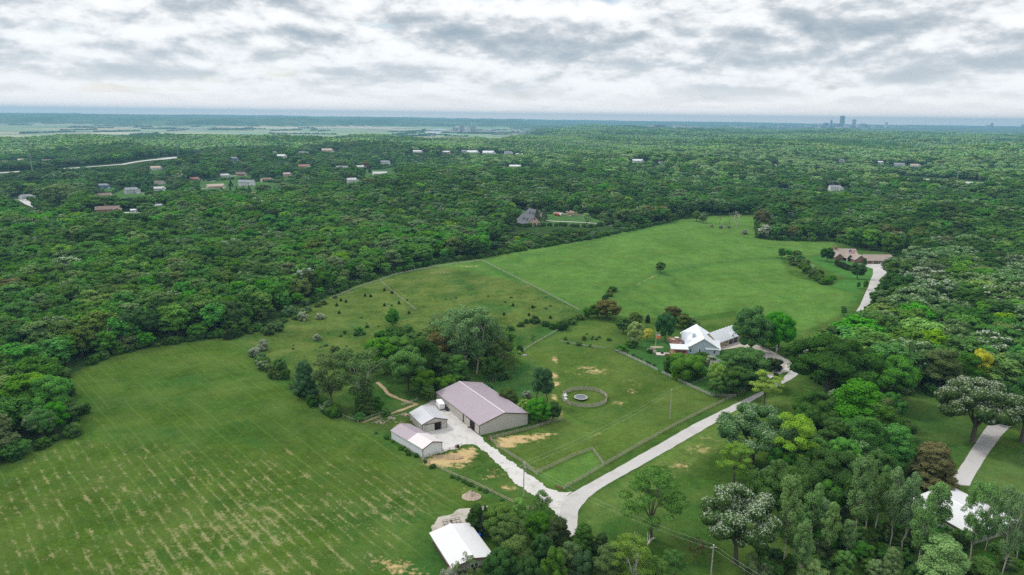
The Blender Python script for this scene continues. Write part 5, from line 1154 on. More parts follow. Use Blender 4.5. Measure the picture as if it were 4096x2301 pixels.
# brown-roofed ranch house
tp = P(2089 + 5, 655); q2 = P(2241, 664)
H2 = empty('ranch_house', P(2178, 663), 0, 'brown-roofed brick house with white gables and three garage doors', 'house')
H2.rotation_euler = (0, 0, R(4)); ts, tb = M['tan_shingle'], M['brown_brick']
xblock(H2, 0, 25.5, 0, 13, 3.0, 6.8, tb, ts, over=.9)
for x0, x1 in ((1.2, 5.4), (7.0, 11.2), (15.2, 21.8)):
    f = MB(); f.box(x0 - .3, x0, -.12, .02, -.3, 2.7); f.box(x1, x1 + .3, -.12, .02, -.3, 2.7); f.box(x0 - .3, x1 + .3, -.12, .02, 2.7, 2.95); f = f.build('garage_door', M['white_trim'], H2)
    MB().box(x0, x1, -.06, .03, -.3, 2.7).build('panel', M['brown_brick'], f)
yblock(H2, -9, 1.5, 2.5, 16, 3.0, 7.0, tb, ts, rake=M['white_trim'])
w2 = empty('main_wing', (0, 0, 0)); w2.parent = H2; w2.location = (-19.5, 24.5, 0); w2.rotation_euler = (0, 0, R(-6))
xblock(w2, 0, 22, -7, 12, 3.0, 8.6, tb, ts, over=.7)
yblock(w2, 0, 7.5, -9.5, 0, 3.0, 6.4, tb, ts, rake=M['white_trim'])
yblock(w2, 8.8, 14.5, -13, 0, 3.0, 6.2, M['glass'], ts, rake=M['white_trim'], over=.5)
for x in (8.9, 14.4): MB().box(x - .15, x + .15, -13.5, -13.2, -.4, 3.2).build('post', M['white_trim'], w2)
for j in range(5): window(w2, .9 + j * 1.35, -9.5, 1.0, 'x', 1.1, 1.7, -1, 'tan_board')
MB().box(3, 5.4, 1.0, 3.0, 4, 10.6).build('chimney', tb, w2)
window(H2, -5.4, 2.5, 1.0, 'x', 1.6, 1.6, -1)
m_ = MB()
for a, r in ((-.4, .3), (.3, .42), (.0, .36)): m_.tube((a, 0, 0), (a, 0, .6), r * .7, r, 8); m_.blob((a, 0, .8), r * 1.1, 1, .2)
bpy.context.view_layer.update()
o = m_.build('planters', [M['white_trim']]); o.location = local(H2, 13.2, -.9, 0); o.name = 'planter'; tag(o, 'pale flower planter between two garage doors of the brown-roofed house', 'planter')

# tan barn house and its twin behind
def barn_house(px, rot, sc, label):
    r = empty('barn_house', px, rot, label, 'house'); r.scale = (sc,) * 3
    yb = yblock(r, 0, 14, 0, 20, 3.4, 9.0, M['tan_board'], M['dark_shingle'], over=.7, rake=M['brown_trim'])
    mb = MB(); mb.prism([Vector((-4.2, -.4, 1.9)), Vector((0, -.4, 3.1)), Vector((0, -.4, 3.35)), Vector((-4.2, -.4, 2.15))], (0, 20.8, 0)); mb.prism([Vector((14, -.4, 3.1)), Vector((17, -.4, 2.2)), Vector((17, -.4, 2.45)), Vector((14, -.4, 3.35))], (0, 20.8, 0)); mb.build('porch_roof', M['dark_shingle'], r)
    for x in (-4, 16.8):
        for y in (0, 6.5, 13, 19.8): MB().box(x - .12, x + .12, y - .12, y + .12, -.5, 2.1).build('post', M['brown_trim'], r)
    for y in (5, 11):
        d_ = MB(); d_.prism([Vector((1.2, y - 1.3, 5.2)), Vector((1.2, y + 1.3, 5.2)), Vector((1.2, y, 6.9))], (3.4, 0, 0)); d_.box(1.5, 4, y - 1.0, y + 1.0, 4.2, 5.2); d_ = d_.build('dormer', M['dark_shingle'], yb)
        window(d_, 1.5, y, 4.4, 'y', 1.0, .8, -1)
    for x in (3, 11): window(r, x, 0, .9, 'x', 1.4, 1.8, -1, 'brown_trim')
    window(r, 7, 0, 5.4, 'x', 1.3, 1.9, -1, 'brown_trim')
    MB().box(5.6, 8.4, -.08, .02, -.3, 2.4).build('door', M['brown_trim'], r)
    return r
barn_house(P(1329, 569), R(32), 1.2, 'nearer tan barn-shaped house with dark roof in the forest clearing')
barn_house(P(1331, 552) + Vector((6, 0, 0)), R(32), 1.15, 'tan barn-shaped house behind its twin in the forest clearing')

# ------------------------------------------------------------------ village houses among the trees
HOUSE_CLEAR = []
for nm, c_, sc_ in (('roof_slate', (.19, .20, .22), 2), ('roof_brown', (.15, .105, .085), 2), ('roof_red', (.25, .12, .085), 2), ('roof_tan', (.38, .29, .23), 2), ('roof_pale', (.42, .41, .41), 1), ('roof_white', (.56, .56, .56), 1),
        ('wall_white', (.60, .60, .59), 1), ('wall_tan', (.46, .37, .29), 1), ('wall_blue', (.13, .20, .30), 1), ('wall_brick', (.28, .12, .08), 2), ('wall_grey', (.42, .43, .44), 1)): mm(nm, c_, .8, .08, sc_)
for i, ((X, Y), wpx, rf, wl_, rot, hh, lab) in enumerate(HS):
    if not wpx: continue
    p = P(X, Y); s_ = (Vector((p.x, p.y, p.z - CAMZ)).dot(fw)) / FPX / 2.515625; wd = wpx * s_; dp = min(wd * .55, 13 if wd < 40 else 22)
    az = math.atan2(-p.x, p.y); hh = min(hh, wd * .4)
    r = empty('village_house', (p.x, p.y, p.z), az + rot, lab, 'house')
    rfm, wlm = M['roof_' + rf], M['wall_' + wl_]
    wA, rA = gable_parts(r, wd * .78, dp, hh, hh + dp * .24, wlm, rfm, over=.5, x0=-wd * .5, y0=0, rakes=M['white_trim'])
    yblock(r, wd * .10, wd * .10 + dp * .62, -dp * .28, dp * .6, hh * .95, hh * .95 + dp * .16, wlm, rfm, over=.4, names=('wing_wall', 'wing_roof'), rake=M['white_trim'])
    nw = max(2, int(wd / 5))
    for j in range(nw):
        xx = -wd * .46 + (j + .5) * wd * .55 / nw
        window(r, xx, 0, hh * .30 if hh < 5 else .9, 'x', 1.4, 1.3, -1)
        if hh > 5: window(r, xx, 0, hh * .6, 'x', 1.4, 1.4, -1)
    MB().box(wd * .10 + dp * .2, wd * .10 + dp * .45, -dp * .28 - .08, -dp * .28 + .02, -.2, min(2.3, hh * .8)).build('door', M['white_trim'] if wl_ != 'white' else M['roof_slate'], r)
    if Y > 440 and i % 2 == 0:
        sg = 1 if i % 4 else -1; ca, sa = math.cos(az), math.sin(az); q_ = [(p.x + ca * u_ - sa * v_, p.y + sa * u_ + ca * v_) for u_, v_ in ((sg * wd * .3, -3), (sg * wd * .55, -3), (sg * wd * 1.5, -12), (sg * wd * 1.9, -9), (sg * wd * 1.9, -3), (sg * wd * 1.4, -5), (sg * wd * .6, 3), (sg * wd * .3, 3))]
        drape('driveway', q_, M['concrete'], lift=.18, step=5)
    if i % 3 == 0: MB().box(-wd * .2, -wd * .2 + 1.2, dp * .6, dp * .6 + 1.2, hh, hh + dp * .3 + 1.2).build('chimney', M['wall_brick'], rA)
    dep = (CAMZ - p.z) / math.hypot(p.x, p.y); HOUSE_CLEAR.append((p.x, p.y, wd * .62, dp + 4, min(9.0 / max(dep, .03), 170)))
for (X, Y, wpx_, ln) in ((1340, 562, 90, 150), (1430, 562, 210, 120), (2150, 655, 100, 60), (2420, 1330, 200, 20)):
    p = P(X, Y); s_ = (Vector((p.x, p.y, -CAMZ)).dot(fw)) / FPX / 2.515625; HOUSE_CLEAR.append((p.x, p.y, wpx_ * s_ * .5, 25, ln))

# ------------------------------------------------------------------ fences
POST = {}
def fence(path, label, name='rail_fence', rails=(.5, .9, 1.3), ph=1.5, pm='fence_wood', rmn='fence_wood', gap=2.7, pr=.09, rh=.055, world=None, closed=False, lean=0.0):
    pts = world or [Vector((x, y)) for x, y in W(path)]; pts = [Vector(q) for q in pts]
    if closed: pts.append(pts[0])
    key = (pr, ph, pm)
    if key not in POST: POST[key] = MB().box(-pr, pr, -pr, pr, -.3, ph).mesh('post', M[pm])
    rk = (rails, rmn, rh)
    if rk not in POST:
        m_ = MB()
        for z in rails: m_.box(0, 1, -.035, .035, z - rh, z + rh)
        POST[rk] = m_.mesh('rails', M[rmn])
    st = []; carry = 0
    for a, b in zip(pts, pts[1:]):
        L_ = (b - a).length; n = max(1, round(L_ / gap)); st += [a.lerp(b, j / n) for j in range(n)]
    st.append(pts[-1]); o3 = Vector((st[0].x, st[0].y, hz1(st[0].x, st[0].y)))
    root = empty(name, o3, 0, label, 'fence')
    for j, q in enumerate(st):
        z = hz1(q.x, q.y)
        if not (closed and j == len(st) - 1): obj('post', POST[key], root, (q.x - o3.x, q.y - o3.y, z - o3.z), (0, lean * random.uniform(-1, 1), random.uniform(-.1, .1)))
        if j + 1 < len(st):
            e = st[j + 1]; ze = hz1(e.x, e.y); d = e - q; Ld = math.hypot(d.length, ze - z)
            obj('rails', POST[rk], root, (q.x - o3.x, q.y - o3.y, z - o3.z), (0, -math.atan2(ze - z, d.length), math.atan2(d.y, d.x)), (Ld, 1, 1))
    return root
fence([(829,754),(850,745),(905,722),(953,707)], 'pale rail fence at the forest edge above the left pasture', rmn='pale_rail', rails=(.7, 1.15), gap=4)
fence([(953,707),(1000,690),(1100,671),(1150,664),(1212,656)], 'long fence along the far side of the upper pasture', rails=(.4, .8, 1.2), gap=4, rmn='pale_rail')
fence([(1212,656),(1260,681),(1330,716),(1400,752),(1457,782)], 'pale rail fence between upper pasture and bright meadow', rails=(.6, 1.15), rmn='pale_rail', gap=4)
fence([(956,709),(1000,745),(1047,782)], 'cross fence dividing the two upper pastures', rails=(1.0,), rmn='pale_rail', gap=3.5, rh=.09)
fence([(1412,827),(1380,846),(1350,862),(1325,878),(1312,890)], 'leaning rail fence along the creek', rails=(.6, 1.1), rmn='pale_rail', lean=.12)
fence([(1409,860),(1440,866),(1480,873),(1524,878)], 'thin wire fence on posts left of the blue-grey house', name='wire_fence', rails=(.5, .9), rh=.015, rmn='wire')
fence([(1545,883),(1570,893),(1596,905),(1625,919),(1654,934)], 'upper part of the pale four-rail fence below the blue-grey house', rails=(.35, .7, 1.05, 1.4), rmn='pale_rail', gap=3, pm='fence_wood')
fence([(1664,939),(1700,956),(1729,970),(1787,996),(1850,1000)], 'lower part of the pale four-rail fence below the blue-grey house', rails=(.35, .7, 1.05, 1.4), rmn='pale_rail', gap=3)
fence([(1415,1233),(1468,1203),(1520,1172),(1610,1120),(1703,1069),(1780,1030),(1848,998),(1905,968)], 'long brown rail fence following the road', rails=(.4, .85, 1.3), ph=1.5, gap=2.9)
fence([(1925,950),(1950,938),(1972,924)], 'short rail fence beside the house drive entrance', rails=(.4, .85, 1.3), gap=2.6)
fence([(1234,1105),(1282,1094),(1350,1076),(1380,1066),(1415,1058)], 'rail fence behind the big barn corner', rails=(.4, .85, 1.3), gap=3)
fence([(1233,1108),(1267,1136),(1314,1165),(1351,1197)], 'rail fence along the right side of the gravel drive', rails=(.4, .85, 1.3), gap=3)
fence([(1352,1190),(1392,1173),(1440,1150),(1490,1132)], 'rail fence on the long side of the small paddock', rails=(.4, .85, 1.3), gap=3)
fence([(1490,1132),(1505,1152),(1518,1171)], 'rail fence on the short side of the small paddock', rails=(.4, .85, 1.3), gap=3)
fence([(1063,1155),(1115,1139),(1160,1124)], 'pole fence joining the white shed to the yard', rails=(.5, 1.0), gap=3, rmn='pale_rail')
fence([(1061,1158),(1100,1177),(1136,1194),(1204,1223),(1274,1258),(1330,1284)], 'yellowish pole fence along the right side of the hay field', rails=(.45, 1.0), gap=3.4, rmn='tan_board')
fence([(1338,1283),(1360,1272),(1384,1259)], 'short dark fence left of the road junction', rails=(.4, .8, 1.2), gap=2.5)
fence([(985,1108),(1012,1122),(1045,1142)], 'low pale pole rail beside the long white shed', rails=(.7,), gap=5, rmn='pale_rail', ph=.8)
fence([(847,1044),(880,1056),(901,1064)], 'pale top rail at the lower field corner', rails=(1.0,), gap=4, rmn='pale_rail')
fence([(901,1064),(935,1051),(972,1038)], 'pale top rail above the dirt track', rails=(1.0,), gap=4, rmn='pale_rail')
fence([(1010,1022),(1034,1014),(1050,1008)], 'short pale rail where the mown path turns', rails=(.6, 1.0), gap=3, rmn='pale_rail')
fence([(740,978),(770,1000),(795,1018),(815,1032)], 'weathered rails showing in the hedgerow of the hay field', rails=(.6, 1.0), gap=4, rmn='pale_rail')
pc = P(1470, 1003); PR = 9.9; ring = [Vector((pc.x + PR * math.cos(R(a)), pc.y + PR * math.sin(R(a)))) for a in np.linspace(172, 172 + 345, 19)]
fence(None, 'round horse pen of closely set grey rails around a trampoline', name='round_pen', rails=(.35, .68, 1.01, 1.34, 1.67), ph=1.95, rh=.105, gap=9, world=ring)
bf = pc + Vector((-1.6, -.4, 0))
tr_ = empty('trampoline', bf, 0, 'round dark trampoline inside the horse pen', 'trampoline')
m_ = MB(); m_.tube((0, 0, .86), (0, 0, .92), 2.55, 2.55, 28); m_.build('mat', M['trampoline_mat'], tr_)
m_ = MB()
for j in range(28):
    a, b = 2 * PI * j / 28, 2 * PI * (j + 1) / 28; m_.prism([Vector((2.45 * math.cos(t), 2.45 * math.sin(t), .93)) if i else Vector((2.95 * math.cos(t), 2.95 * math.sin(t), .93)) for t, i in ((a, 0), (b, 0), (b, 1), (a, 1))], (0, 0, .08))
m_.build('rim', M['pole_wood'], tr_); leg_ = MB().tube((0, 0, 0), (0, 0, .9), .06, .06, 6).mesh('leg', M['black_paint'])
for j in range(6): obj('leg', leg_, tr_, (2.6 * math.cos(j * PI / 3), 2.6 * math.sin(j * PI / 3), 0))
for X, Y, lab in ((1421, 996, 'white block on the rails of the round pen, upper of two'), (1421, 1005, 'white block beside the rails of the round pen, lower of two')):
    m_ = MB(); m_.box(-.8, .8, -.5, .5, 0, .35); m_.box(-.8, .8, .3, .5, .35, .9); o = m_.build('bench', M['white_paint']); o.location = P(X + 1, Y); o.rotation_euler = (0, 0, .5); tag(o, lab, 'bench')
# gates
def gate(A, B, label, m_, h=1.3):
    a, b = P(*A), P(*B); L_ = (b - a).xy.length; g = MB()
    for z in (.25, .5, .75, 1.0, 1.25): g.box(0, L_, -.03, .03, z * h / 1.3 - .04, z * h / 1.3 + .04)
    for x in (0, L_ / 2, L_): g.box(x - .05, x + .05, -.04, .04, .1, h)
    g.tube((0, 0, .2), (L_ / 2, 0, h), .03); g.tube((L_, 0, .2), (L_ / 2, 0, h), .03)
    o = g.build('field_gate', m_); o.location = a; o.rotation_euler = (0, 0, math.atan2(b.y - a.y, b.x - a.x)); return tag(o, label, 'gate')
gate((1397, 1228), (1415, 1234), 'rust-brown gate at the corner of gravel drive and road', M['rust'])
gate((1227, 1110), (1232, 1102), 'red gate at the corner of the big barn', M['rust'])

# ------------------------------------------------------------------ poles and power lines
POLES = []
def pole(X, Y, top, label, arm=False, can=False, lamp=False):
    p = P(X, Y); h = zat(p, X, top) - p.z if top else 12.5
    r = empty('utility_pole', p, 0, label, 'utility pole'); MB().tube((0, 0, -.5), (0, 0, h), .19, .13, 8).build('pole', M['pole_wood'], r)
    MB().box(-.09, .09, -.09, .09, h, h + .35).build('insulator', M['white_paint'], r)
    if can: MB().tube((.35, 0, h - 2.6), (.35, 0, h - 1.4), .28, .28, 10).build('transformer', M['steel'], r)
    if lamp:
        m_ = MB(); m_.tube((0, 0, h - .5), (-1.1, 0, h - .9), .05, .05, 5); m_.blob((-1.1, 0, h - 1.0), .2); m_.build('arm', M['pole_wood'], r)
    if arm: MB().box(-.9, .9, -.06, .06, h - .55, h - .4).build('crossarm', M['pole_wood'], r)
    t = Vector((p.x, p.y, p.z + h)); POLES.append(t); return t
t1 = pole(1317, 1250, 1165, 'utility pole with small lamp arm beside the gravel drive', lamp=True, can=True)
t2 = pole(1685, 1054, 981, 'bare utility pole standing in the horse field')
t3 = pole(1948, 932, 869, 'utility pole with transformer beside the house drive', can=True)
t4 = pole(1786, 1475, 1371, 'nearest utility pole, cut by the bottom edge', arm=True)
def wire(a, b, label, sag=1.2, r=.013):
    m_ = MB(); n = 16; pts = [a.lerp(b, j / n) - Vector((0, 0, sag * 4 * (j / n) * (1 - j / n))) for j in range(n + 1)]
    m_.path(pts, [r] * (n + 1), 4); return tag(m_.build('power_line', M['wire']), label, 'cable')
z1 = Vector((0, 0, .3)); z2_ = Vector((0, 0, -.9))
wire(t1 + z1, t2 + z1, 'upper cable from the gravel drive pole to the horse field pole', 1.5); wire(t1 + z2_, t2 + z2_, 'lower cable from the gravel drive pole to the horse field pole', 1.8)
wire(t2 + z1, t3 + z1, 'cable from the horse field pole to the house drive pole', 1.5)
wire(t1 + z1, t4 + z1, 'upper cable from the gravel drive pole over the road to the nearest pole', 1.8); wire(t1 + z2_, t4 + z2_, 'lower cable from the gravel drive pole over the road to the nearest pole', 2.0)
bpy.context.view_layer.update()
wire(t3 + z2_, local(H1, 16, 6, 5), 'service cable from the house drive pole to the blue-grey house', .8)
wire(t4 + z1, t4 + Vector((16, -22, .2)), 'upper cable leaving the nearest pole towards the bottom right', .6); wire(t4 + z2_, t4 + Vector((16, -22, -.9)), 'lower cable leaving the nearest pole towards the bottom right', .6)
# steel transmission poles and masts
def tpole(X, Y, top, label, cat='pylon', r0=.9, arms=True, m_='steel'):
    p = P(X, Y); h = zat(p, X, top) - p.z; m0 = MB(); m0.tube((0, 0, 0), (0, 0, h), r0, r0 * .4, 6)
    r = m0.build('transmission_pole', M[m_]); r.location = p; tag(r, label, cat)
    if arms:
        q = MB()
        for z in (.72, .83, .94): q.tube((-h * .07, 0, h * z), (h * .07, 0, h * z + .4), .3, .3, 4)
        q.build('crossarm', M[m_], r)
x1 = lambda zx, zy: xy1(zx, zy)
tpole(*xy1(238, 523), xy1(0, 385)[1], 'pale steel transmission pole nearest the left edge'); tpole(*xy1(1310, 412), xy1(0, 322)[1], 'pale steel transmission pole at the middle of the pale road')
tpole(*xy1(1492, 402), xy1(0, 365)[1], 'short brown utility pole right of the steel pole', m_='pole_wood', arms=False, r0=.5)
tpole(*xy1(1865, 345), xy1(0, 295)[1], 'thin far transmission pole above the village, left one', r0=.7); tpole(*xy1(2245, 365), xy1(0, 295)[1], 'thin far transmission pole above the village, right one', r0=.7)
tpole(*xy2(1645, 410), xy2(0, 300)[1], 'lattice radio mast beside the white crest buildings', 'mast', r0=1.0); tpole(*xy2(595, 480), xy2(0, 432)[1], 'brown pole left of the village white house', m_='pole_wood', arms=False, r0=.4)
tpole(*xy3(1185, 525), xy3(0, 470)[1], 'steel pole left end of the right-hand highway', r0=.8); tpole(*xy3(2080, 600), xy3(0, 520)[1], 'steel pole at the right end of the right-hand highway', r0=.8)
tpole(*xy3(596, 455), xy3(0, 390)[1], 'taller of two thin poles in the light green woods', r0=.8); tpole(*xy3(522, 450), xy3(0, 412)[1], 'shorter of two thin poles in the light green woods', r0=.7)

# ------------------------------------------------------------------ flags
def flagpole(X, Y, top, label):
    p = P(X, Y); h = zat(p, X, top) - p.z; r = empty('flagpole', p, 0, label, 'flagpole')
    MB().tube((0, 0, 0), (0, 0, h), .09, .05, 8).build('pole', M['white_paint'], r); MB().blob((0, 0, h + .1), .14).build('finial', M['white_paint'], r); return r, h, p
for nm, c_ in (('flag_red', (.55, .03, .04)), ('flag_white', (.8, .8, .8)), ('flag_blue', (.03, .05, .22)), ('flag_orange', (.85, .16, .03))): mm(nm, c_, .8, .03)
def usflag(p, z, w_, h_, label, rot):
    r = empty('flag', (p.x, p.y, z), rot, label, 'flag'); nx = 20
    def pt(u, v): return Vector((u * w_, .14 * w_ * math.sin(u * 7) * u ** .5, -v * h_ - .12 * w_ * u * u))
    for nm_, ms, fn in (('field', [M['flag_red'], M['flag_white']], None),):
        m_ = MB()
        for j in range(13):
            for i in range(nx):
                if i < nx * .4 and j < 7: continue
                m_.mi = j % 2; m_.prism([pt(i / nx, (j + 1) / 13), pt((i + 1) / nx, (j + 1) / 13), pt((i + 1) / nx, j / 13), pt(i / nx, j / 13)], (0, .02, 0))
        m_.build('stripes', ms, r)
    m_ = MB(); nc = int(nx * .4)
    for i in range(nc): m_.prism([pt(i / nx, 7 / 13), pt((i + 1) / nx, 7 / 13), pt((i + 1) / nx, 0), pt(i / nx, 0)], (0, .025, 0))
    m_.mi = 1
    for a in range(9):
        for b in range(5 if a % 2 else 6):
            q = pt((b + (.75 if a % 2 else .3)) / 6.1 * .4, (a + .5) / 9.5 * 7 / 13); s_ = .012 * w_
            for yy in (-.01, .035): m_.poly([q + Vector((s_ * math.cos(t), yy, s_ * math.sin(t))) for t in np.linspace(0, 2 * PI, 6)[:-1]])
    m_.build('canton', [M['flag_blue'], M['flag_white']], r); return r
r, h, p = flagpole(1649, 876, 838, 'white flagpole behind the stone fire pit'); usflag(p + Vector((.05, 0, 0)), p.z + h - .2, 1.9, 1.15, 'small striped flag with blue canton on top of the garden flagpole', R(-10))
m_ = MB(); 
for i in range(8):
    f = lambda u, v: Vector((u * 2.1, .25 * math.sin(u * 6), -v * 1.3 - .2 * u)); m_.prism([f(i / 8, 1), f((i + 1) / 8, 1), f((i + 1) / 8, 0), f(i / 8, 0)], (0, .02, 0))
o = m_.build('flag', M['flag_orange']); o.location = (p.x + .05, p.y, p.z + h - 1.6); tag(o, 'bright orange flag below the striped one on the garden flagpole', 'flag')
r, h, p = flagpole(2130, 670, 627, 'flagpole on the lawn of the brown-roofed house'); usflag(p + Vector((.06, 0, 0)), p.z + h - .3, 5.6, 3.1, 'large striped flag with blue canton in front of the brown-roofed house', R(-12))

# ------------------------------------------------------------------ yard things
def wheel(root, x, y, z, r_, w_=.3, hub='white_paint', nm='wheel'):
    a = MB().tube((x, y - w_ / 2, z), (x, y + w_ / 2, z), r_, r_, 14); a = a.build(nm, M['black_rubber'], root)
    MB().tube((x, y - w_ / 2 - .02, z), (x, y + w_ / 2 + .02, z), r_ * .55, r_ * .55, 10).build('hub', M[hub], a)
tl = empty('enclosed_trailer', P(1108, 1026), R(112), 'white box trailer parked beside the big barn wall', 'trailer')
bx = MB(); bx.box(-2.6, 2.6, -1.15, 1.15, .55, 2.75); bx.prism([Vector((2.6, -1.15, .55)), Vector((3.2, 0, .55)), Vector((2.6, 1.15, .55))], (0, 0, 2.1)); bx.build('body', M['white_paint'], tl)
MB().box(-2.68, -2.6, -1.05, 1.05, .65, 2.6).build('rear_door', M['white_siding'], tl); MB().box(-2.5, 2.5, -1.18, 1.18, .45, .56).build('chassis', M['black_paint'], tl)
MB().box(-2.62, 2.62, -1.17, 1.17, 2.76, 2.82).build('roof', M['white_paint'], tl)
for x in (-.5, .45):
    for y in (-1.15, 1.15): wheel(tl, x, y, .38, .38, .22)
MB().tube((3.1, 0, .5), (4.2, 0, .5), .07, .07, 6).build('drawbar', M['black_paint'], tl)
ut = empty('utility_vehicle', P(1124, 1030), R(-60), 'small black and red farm utility vehicle in front of the white trailer', 'utility vehicle')
b_ = MB(); b_.box(-.4, 1.5, -.7, .7, .5, .95); b_.prism([Vector((1.5, -.7, .5)), Vector((1.5, -.7, .95)), Vector((2.0, -.7, .75)), Vector((2.0, -.7, .5))], (0, 1.4, 0)); b_.build('body', M['black_paint'], ut)
b_ = MB(); b_.box(-1.7, -.5, -.75, .75, .7, .8); b_.box(-1.7, -.5, -.75, -.68, .8, 1.15); b_.box(-1.7, -.5, .68, .75, .8, 1.15); b_.box(-1.76, -1.7, -.75, .75, .8, 1.15); b_.build('cargo_bed', M['red_paint'], ut)
b_ = MB()
for y in (-.68, .68): b_.tube((-.4, y, .9), (-.35, y, 1.95), .04); b_.tube((1.1, y, .95), (.7, y, 1.95), .04); b_.tube((-.35, y, 1.95), (.7, y, 1.95), .04)
b_.tube((-.35, -.68, 1.95), (-.35, .68, 1.95), .04); b_.tube((.7, -.68, 1.95), (.7, .68, 1.95), .04); b_.build('roll_cage', M['black_paint'], ut)
MB().box(-.3, .2, -.6, .6, .95, 1.1).build('seat', M['black_rubber'], ut)
for x in (-1.2, 1.4):
    for y in (-.8, .8): wheel(ut, x, y, .36, .36, .28)
def logs(X, Y, n, L_, label, rx=1.6, ry=1.0, rr=(.05, .14), m_='cut_wood', hh=.9, nm='brush_pile', cat='brush pile', seed=1):
    rn = random.Random(seed); mb = MB(); p = P(X, Y)
    for i in range(n):
        x, y = rn.gauss(0, rx * .5), rn.gauss(0, ry * .5); z = max(.08, hh * math.exp(-(x / rx) ** 2 - (y / ry) ** 2) * rn.uniform(.2, 1)); th = rn.uniform(0, PI); l = L_ * rn.uniform(.4, 1) / 2
        d = Vector((math.cos(th) * l, math.sin(th) * l, rn.uniform(-.25, .25) * l)); c_ = Vector((x, y, z)); mb.tube(c_ - d, c_ + d, rn.uniform(*rr), None, 5)
    o = mb.build(nm, M[m_]); o.location = p; return tag(o, label, cat)
logs(1019, 1045, 46, 2.6, 'neat heap of pale logs left of the grey-roofed shed', 1.7, .8, seed=2)
logs(983, 1053, 16, 2.2, 'small tangle of white branches left of the log heap', 1.4, 1.0, m_='pale_bark', seed=3)
logs(955, 1062, 26, 2.6, 'scattered planks and brush at the corner of the hay field fence', 2.6, 1.6, hh=.4, seed=4)
logs(1040, 1062, 18, 1.6, 'boards leaning along the left wall of the grey-roofed shed', 2.6, .7, hh=.5, m_='rust', seed=5)
logs(1435, 542, 60, 7, 'brown heap of cut brush on the far lawn', 9, 6, (.2, .5), hh=6, m_='cut_wood', seed=6)
logs(1399, 538, 34, 7, 'long pale scrap heap on the far lawn, left of the brown heap', 9, 4, (.2, .45), hh=2.5, m_='stone_wall', seed=7)
m_ = MB(); m_.box(-4, 2, -1.6, 1.6, .8, 2.6); m_.mi = 1; m_.box(2, 4, -1.4, 1.4, .8, 3.4); m_.mi = 2
for x in (-3, 2.8):
    for y in (-1.6, 1.6): m_.tube((x, y - .3, .9), (x, y + .3, .9), .9, .9, 10)
o = m_.build('red_tractor', [M['red_paint'], M['white_paint'], M['black_rubber']]); o.location = P(1404, 543); o.rotation_euler = (0, 0, -.5); tag(o, 'bright red farm machine between the two heaps on the far lawn', 'tractor')
def mound(X, Y, rx, ry, hh, name, m_, label, cat, seed=1):
    rn = np.random.default_rng(seed); mb = MB(); n = 22; p = P(X, Y)
    for i in range(n):
        for j in range(n):
            pass
    g = np.linspace(-1, 1, n); XX, YY = np.meshgrid(g, g); q = np.sqrt(XX ** 2 + YY ** 2); Z = np.clip(1 - q ** 1.1, -.12, 1) * hh * (1 + .38 * rn.normal(size=XX.shape)) 
    V = np.stack([XX.ravel() * rx, YY.ravel() * ry, Z.ravel()], 1); idx = np.arange(n * n).reshape(n, n); F = np.stack([idx[:-1, :-1], idx[:-1, 1:], idx[1:, 1:], idx[1:, :-1]], -1).reshape(-1, 4)
    F = F[(q.ravel()[F] < 1.0).all(1)]; o = obj(name, np_mesh(name, V, F, [M[m_]]), None, p); return tag(o, label, cat)
mound(1186, 1250, 3.4, 2.8, 1.5, 'mulch_heap', 'mulch_pile', 'round pinkish heap of wood chips in the hay field corner', 'heap', 3)
mound(1125, 1150, 6.5, 2.2, .6, 'manure_heap', 'dirt', 'long orange-brown heap of old bedding beside the white shed', 'heap', 4)
mound(1318, 893, 1.8, 1.2, .35, 'chalk_rock', 'gravel', 'small white rock patch on the slope of the horse field', 'rock', 5)
sp_w = MB(); sp_w.tube((0, 0, 0), (0, 0, 1.1), .5, .5, 12); sp_w.mi = 1; sp_w.tube((-1, 0, .4), (1, .3, .4), .1); sp_w.box(-1, -.4, -.4, .4, .2, .9)
o = sp_w.build('feed_barrow', [M['black_rubber'], M['rust']]); o.location = P(1152, 1126); tag(o, 'black bale feeder at the edge of the bedding heap', 'feeder')
o = MB().box(-.05, .05, -.05, .05, -.3, 2.0).build('marker_post', M['rust']); o.location = P(1175, 1122); tag(o, 'single thin post at the edge of the gravel yard', 'post')
m_ = MB(); m_.box(-.6, .6, -.35, .35, 0, .35); m_.tube((-.6, 0, .35), (.6, 0, .35), .3, .3, 8); o = m_.build('feed_tub', M['rust']); o.location = P(1181, 1076); tag(o, 'small dark tub beside the big barn doorway', 'tub')
tb_ = MB(); rr = random.Random(4)
for i in range(12): tb_.blob((rr.uniform(-1.2, 1.2), rr.uniform(-1.6, 1.6), rr.uniform(.5, 1.5)), (rr.uniform(.5, .9), rr.uniform(.5, .9), rr.uniform(.4, .7)), 1, .2, rr)
o = tb_.build('tarp', M['blue_tarp']); pt_ = P(1196, 1357); o.location = pt_; tag(o, 'crumpled bright blue tarpaulin beside the white-roofed barn', 'tarpaulin')
tb_ = MB()
for i in range(6): tb_.blob((rr.uniform(-.8, .8), rr.uniform(-1, 1), rr.uniform(.2, .8)), (rr.uniform(.4, .7), rr.uniform(.4, .7), .4), 1, .2, rr)
o = tb_.build('tarp', M['green_tarp']); o.location = P(1201, 1369); tag(o, 'green tarpaulin next to the blue one by the white-roofed barn', 'tarpaulin')
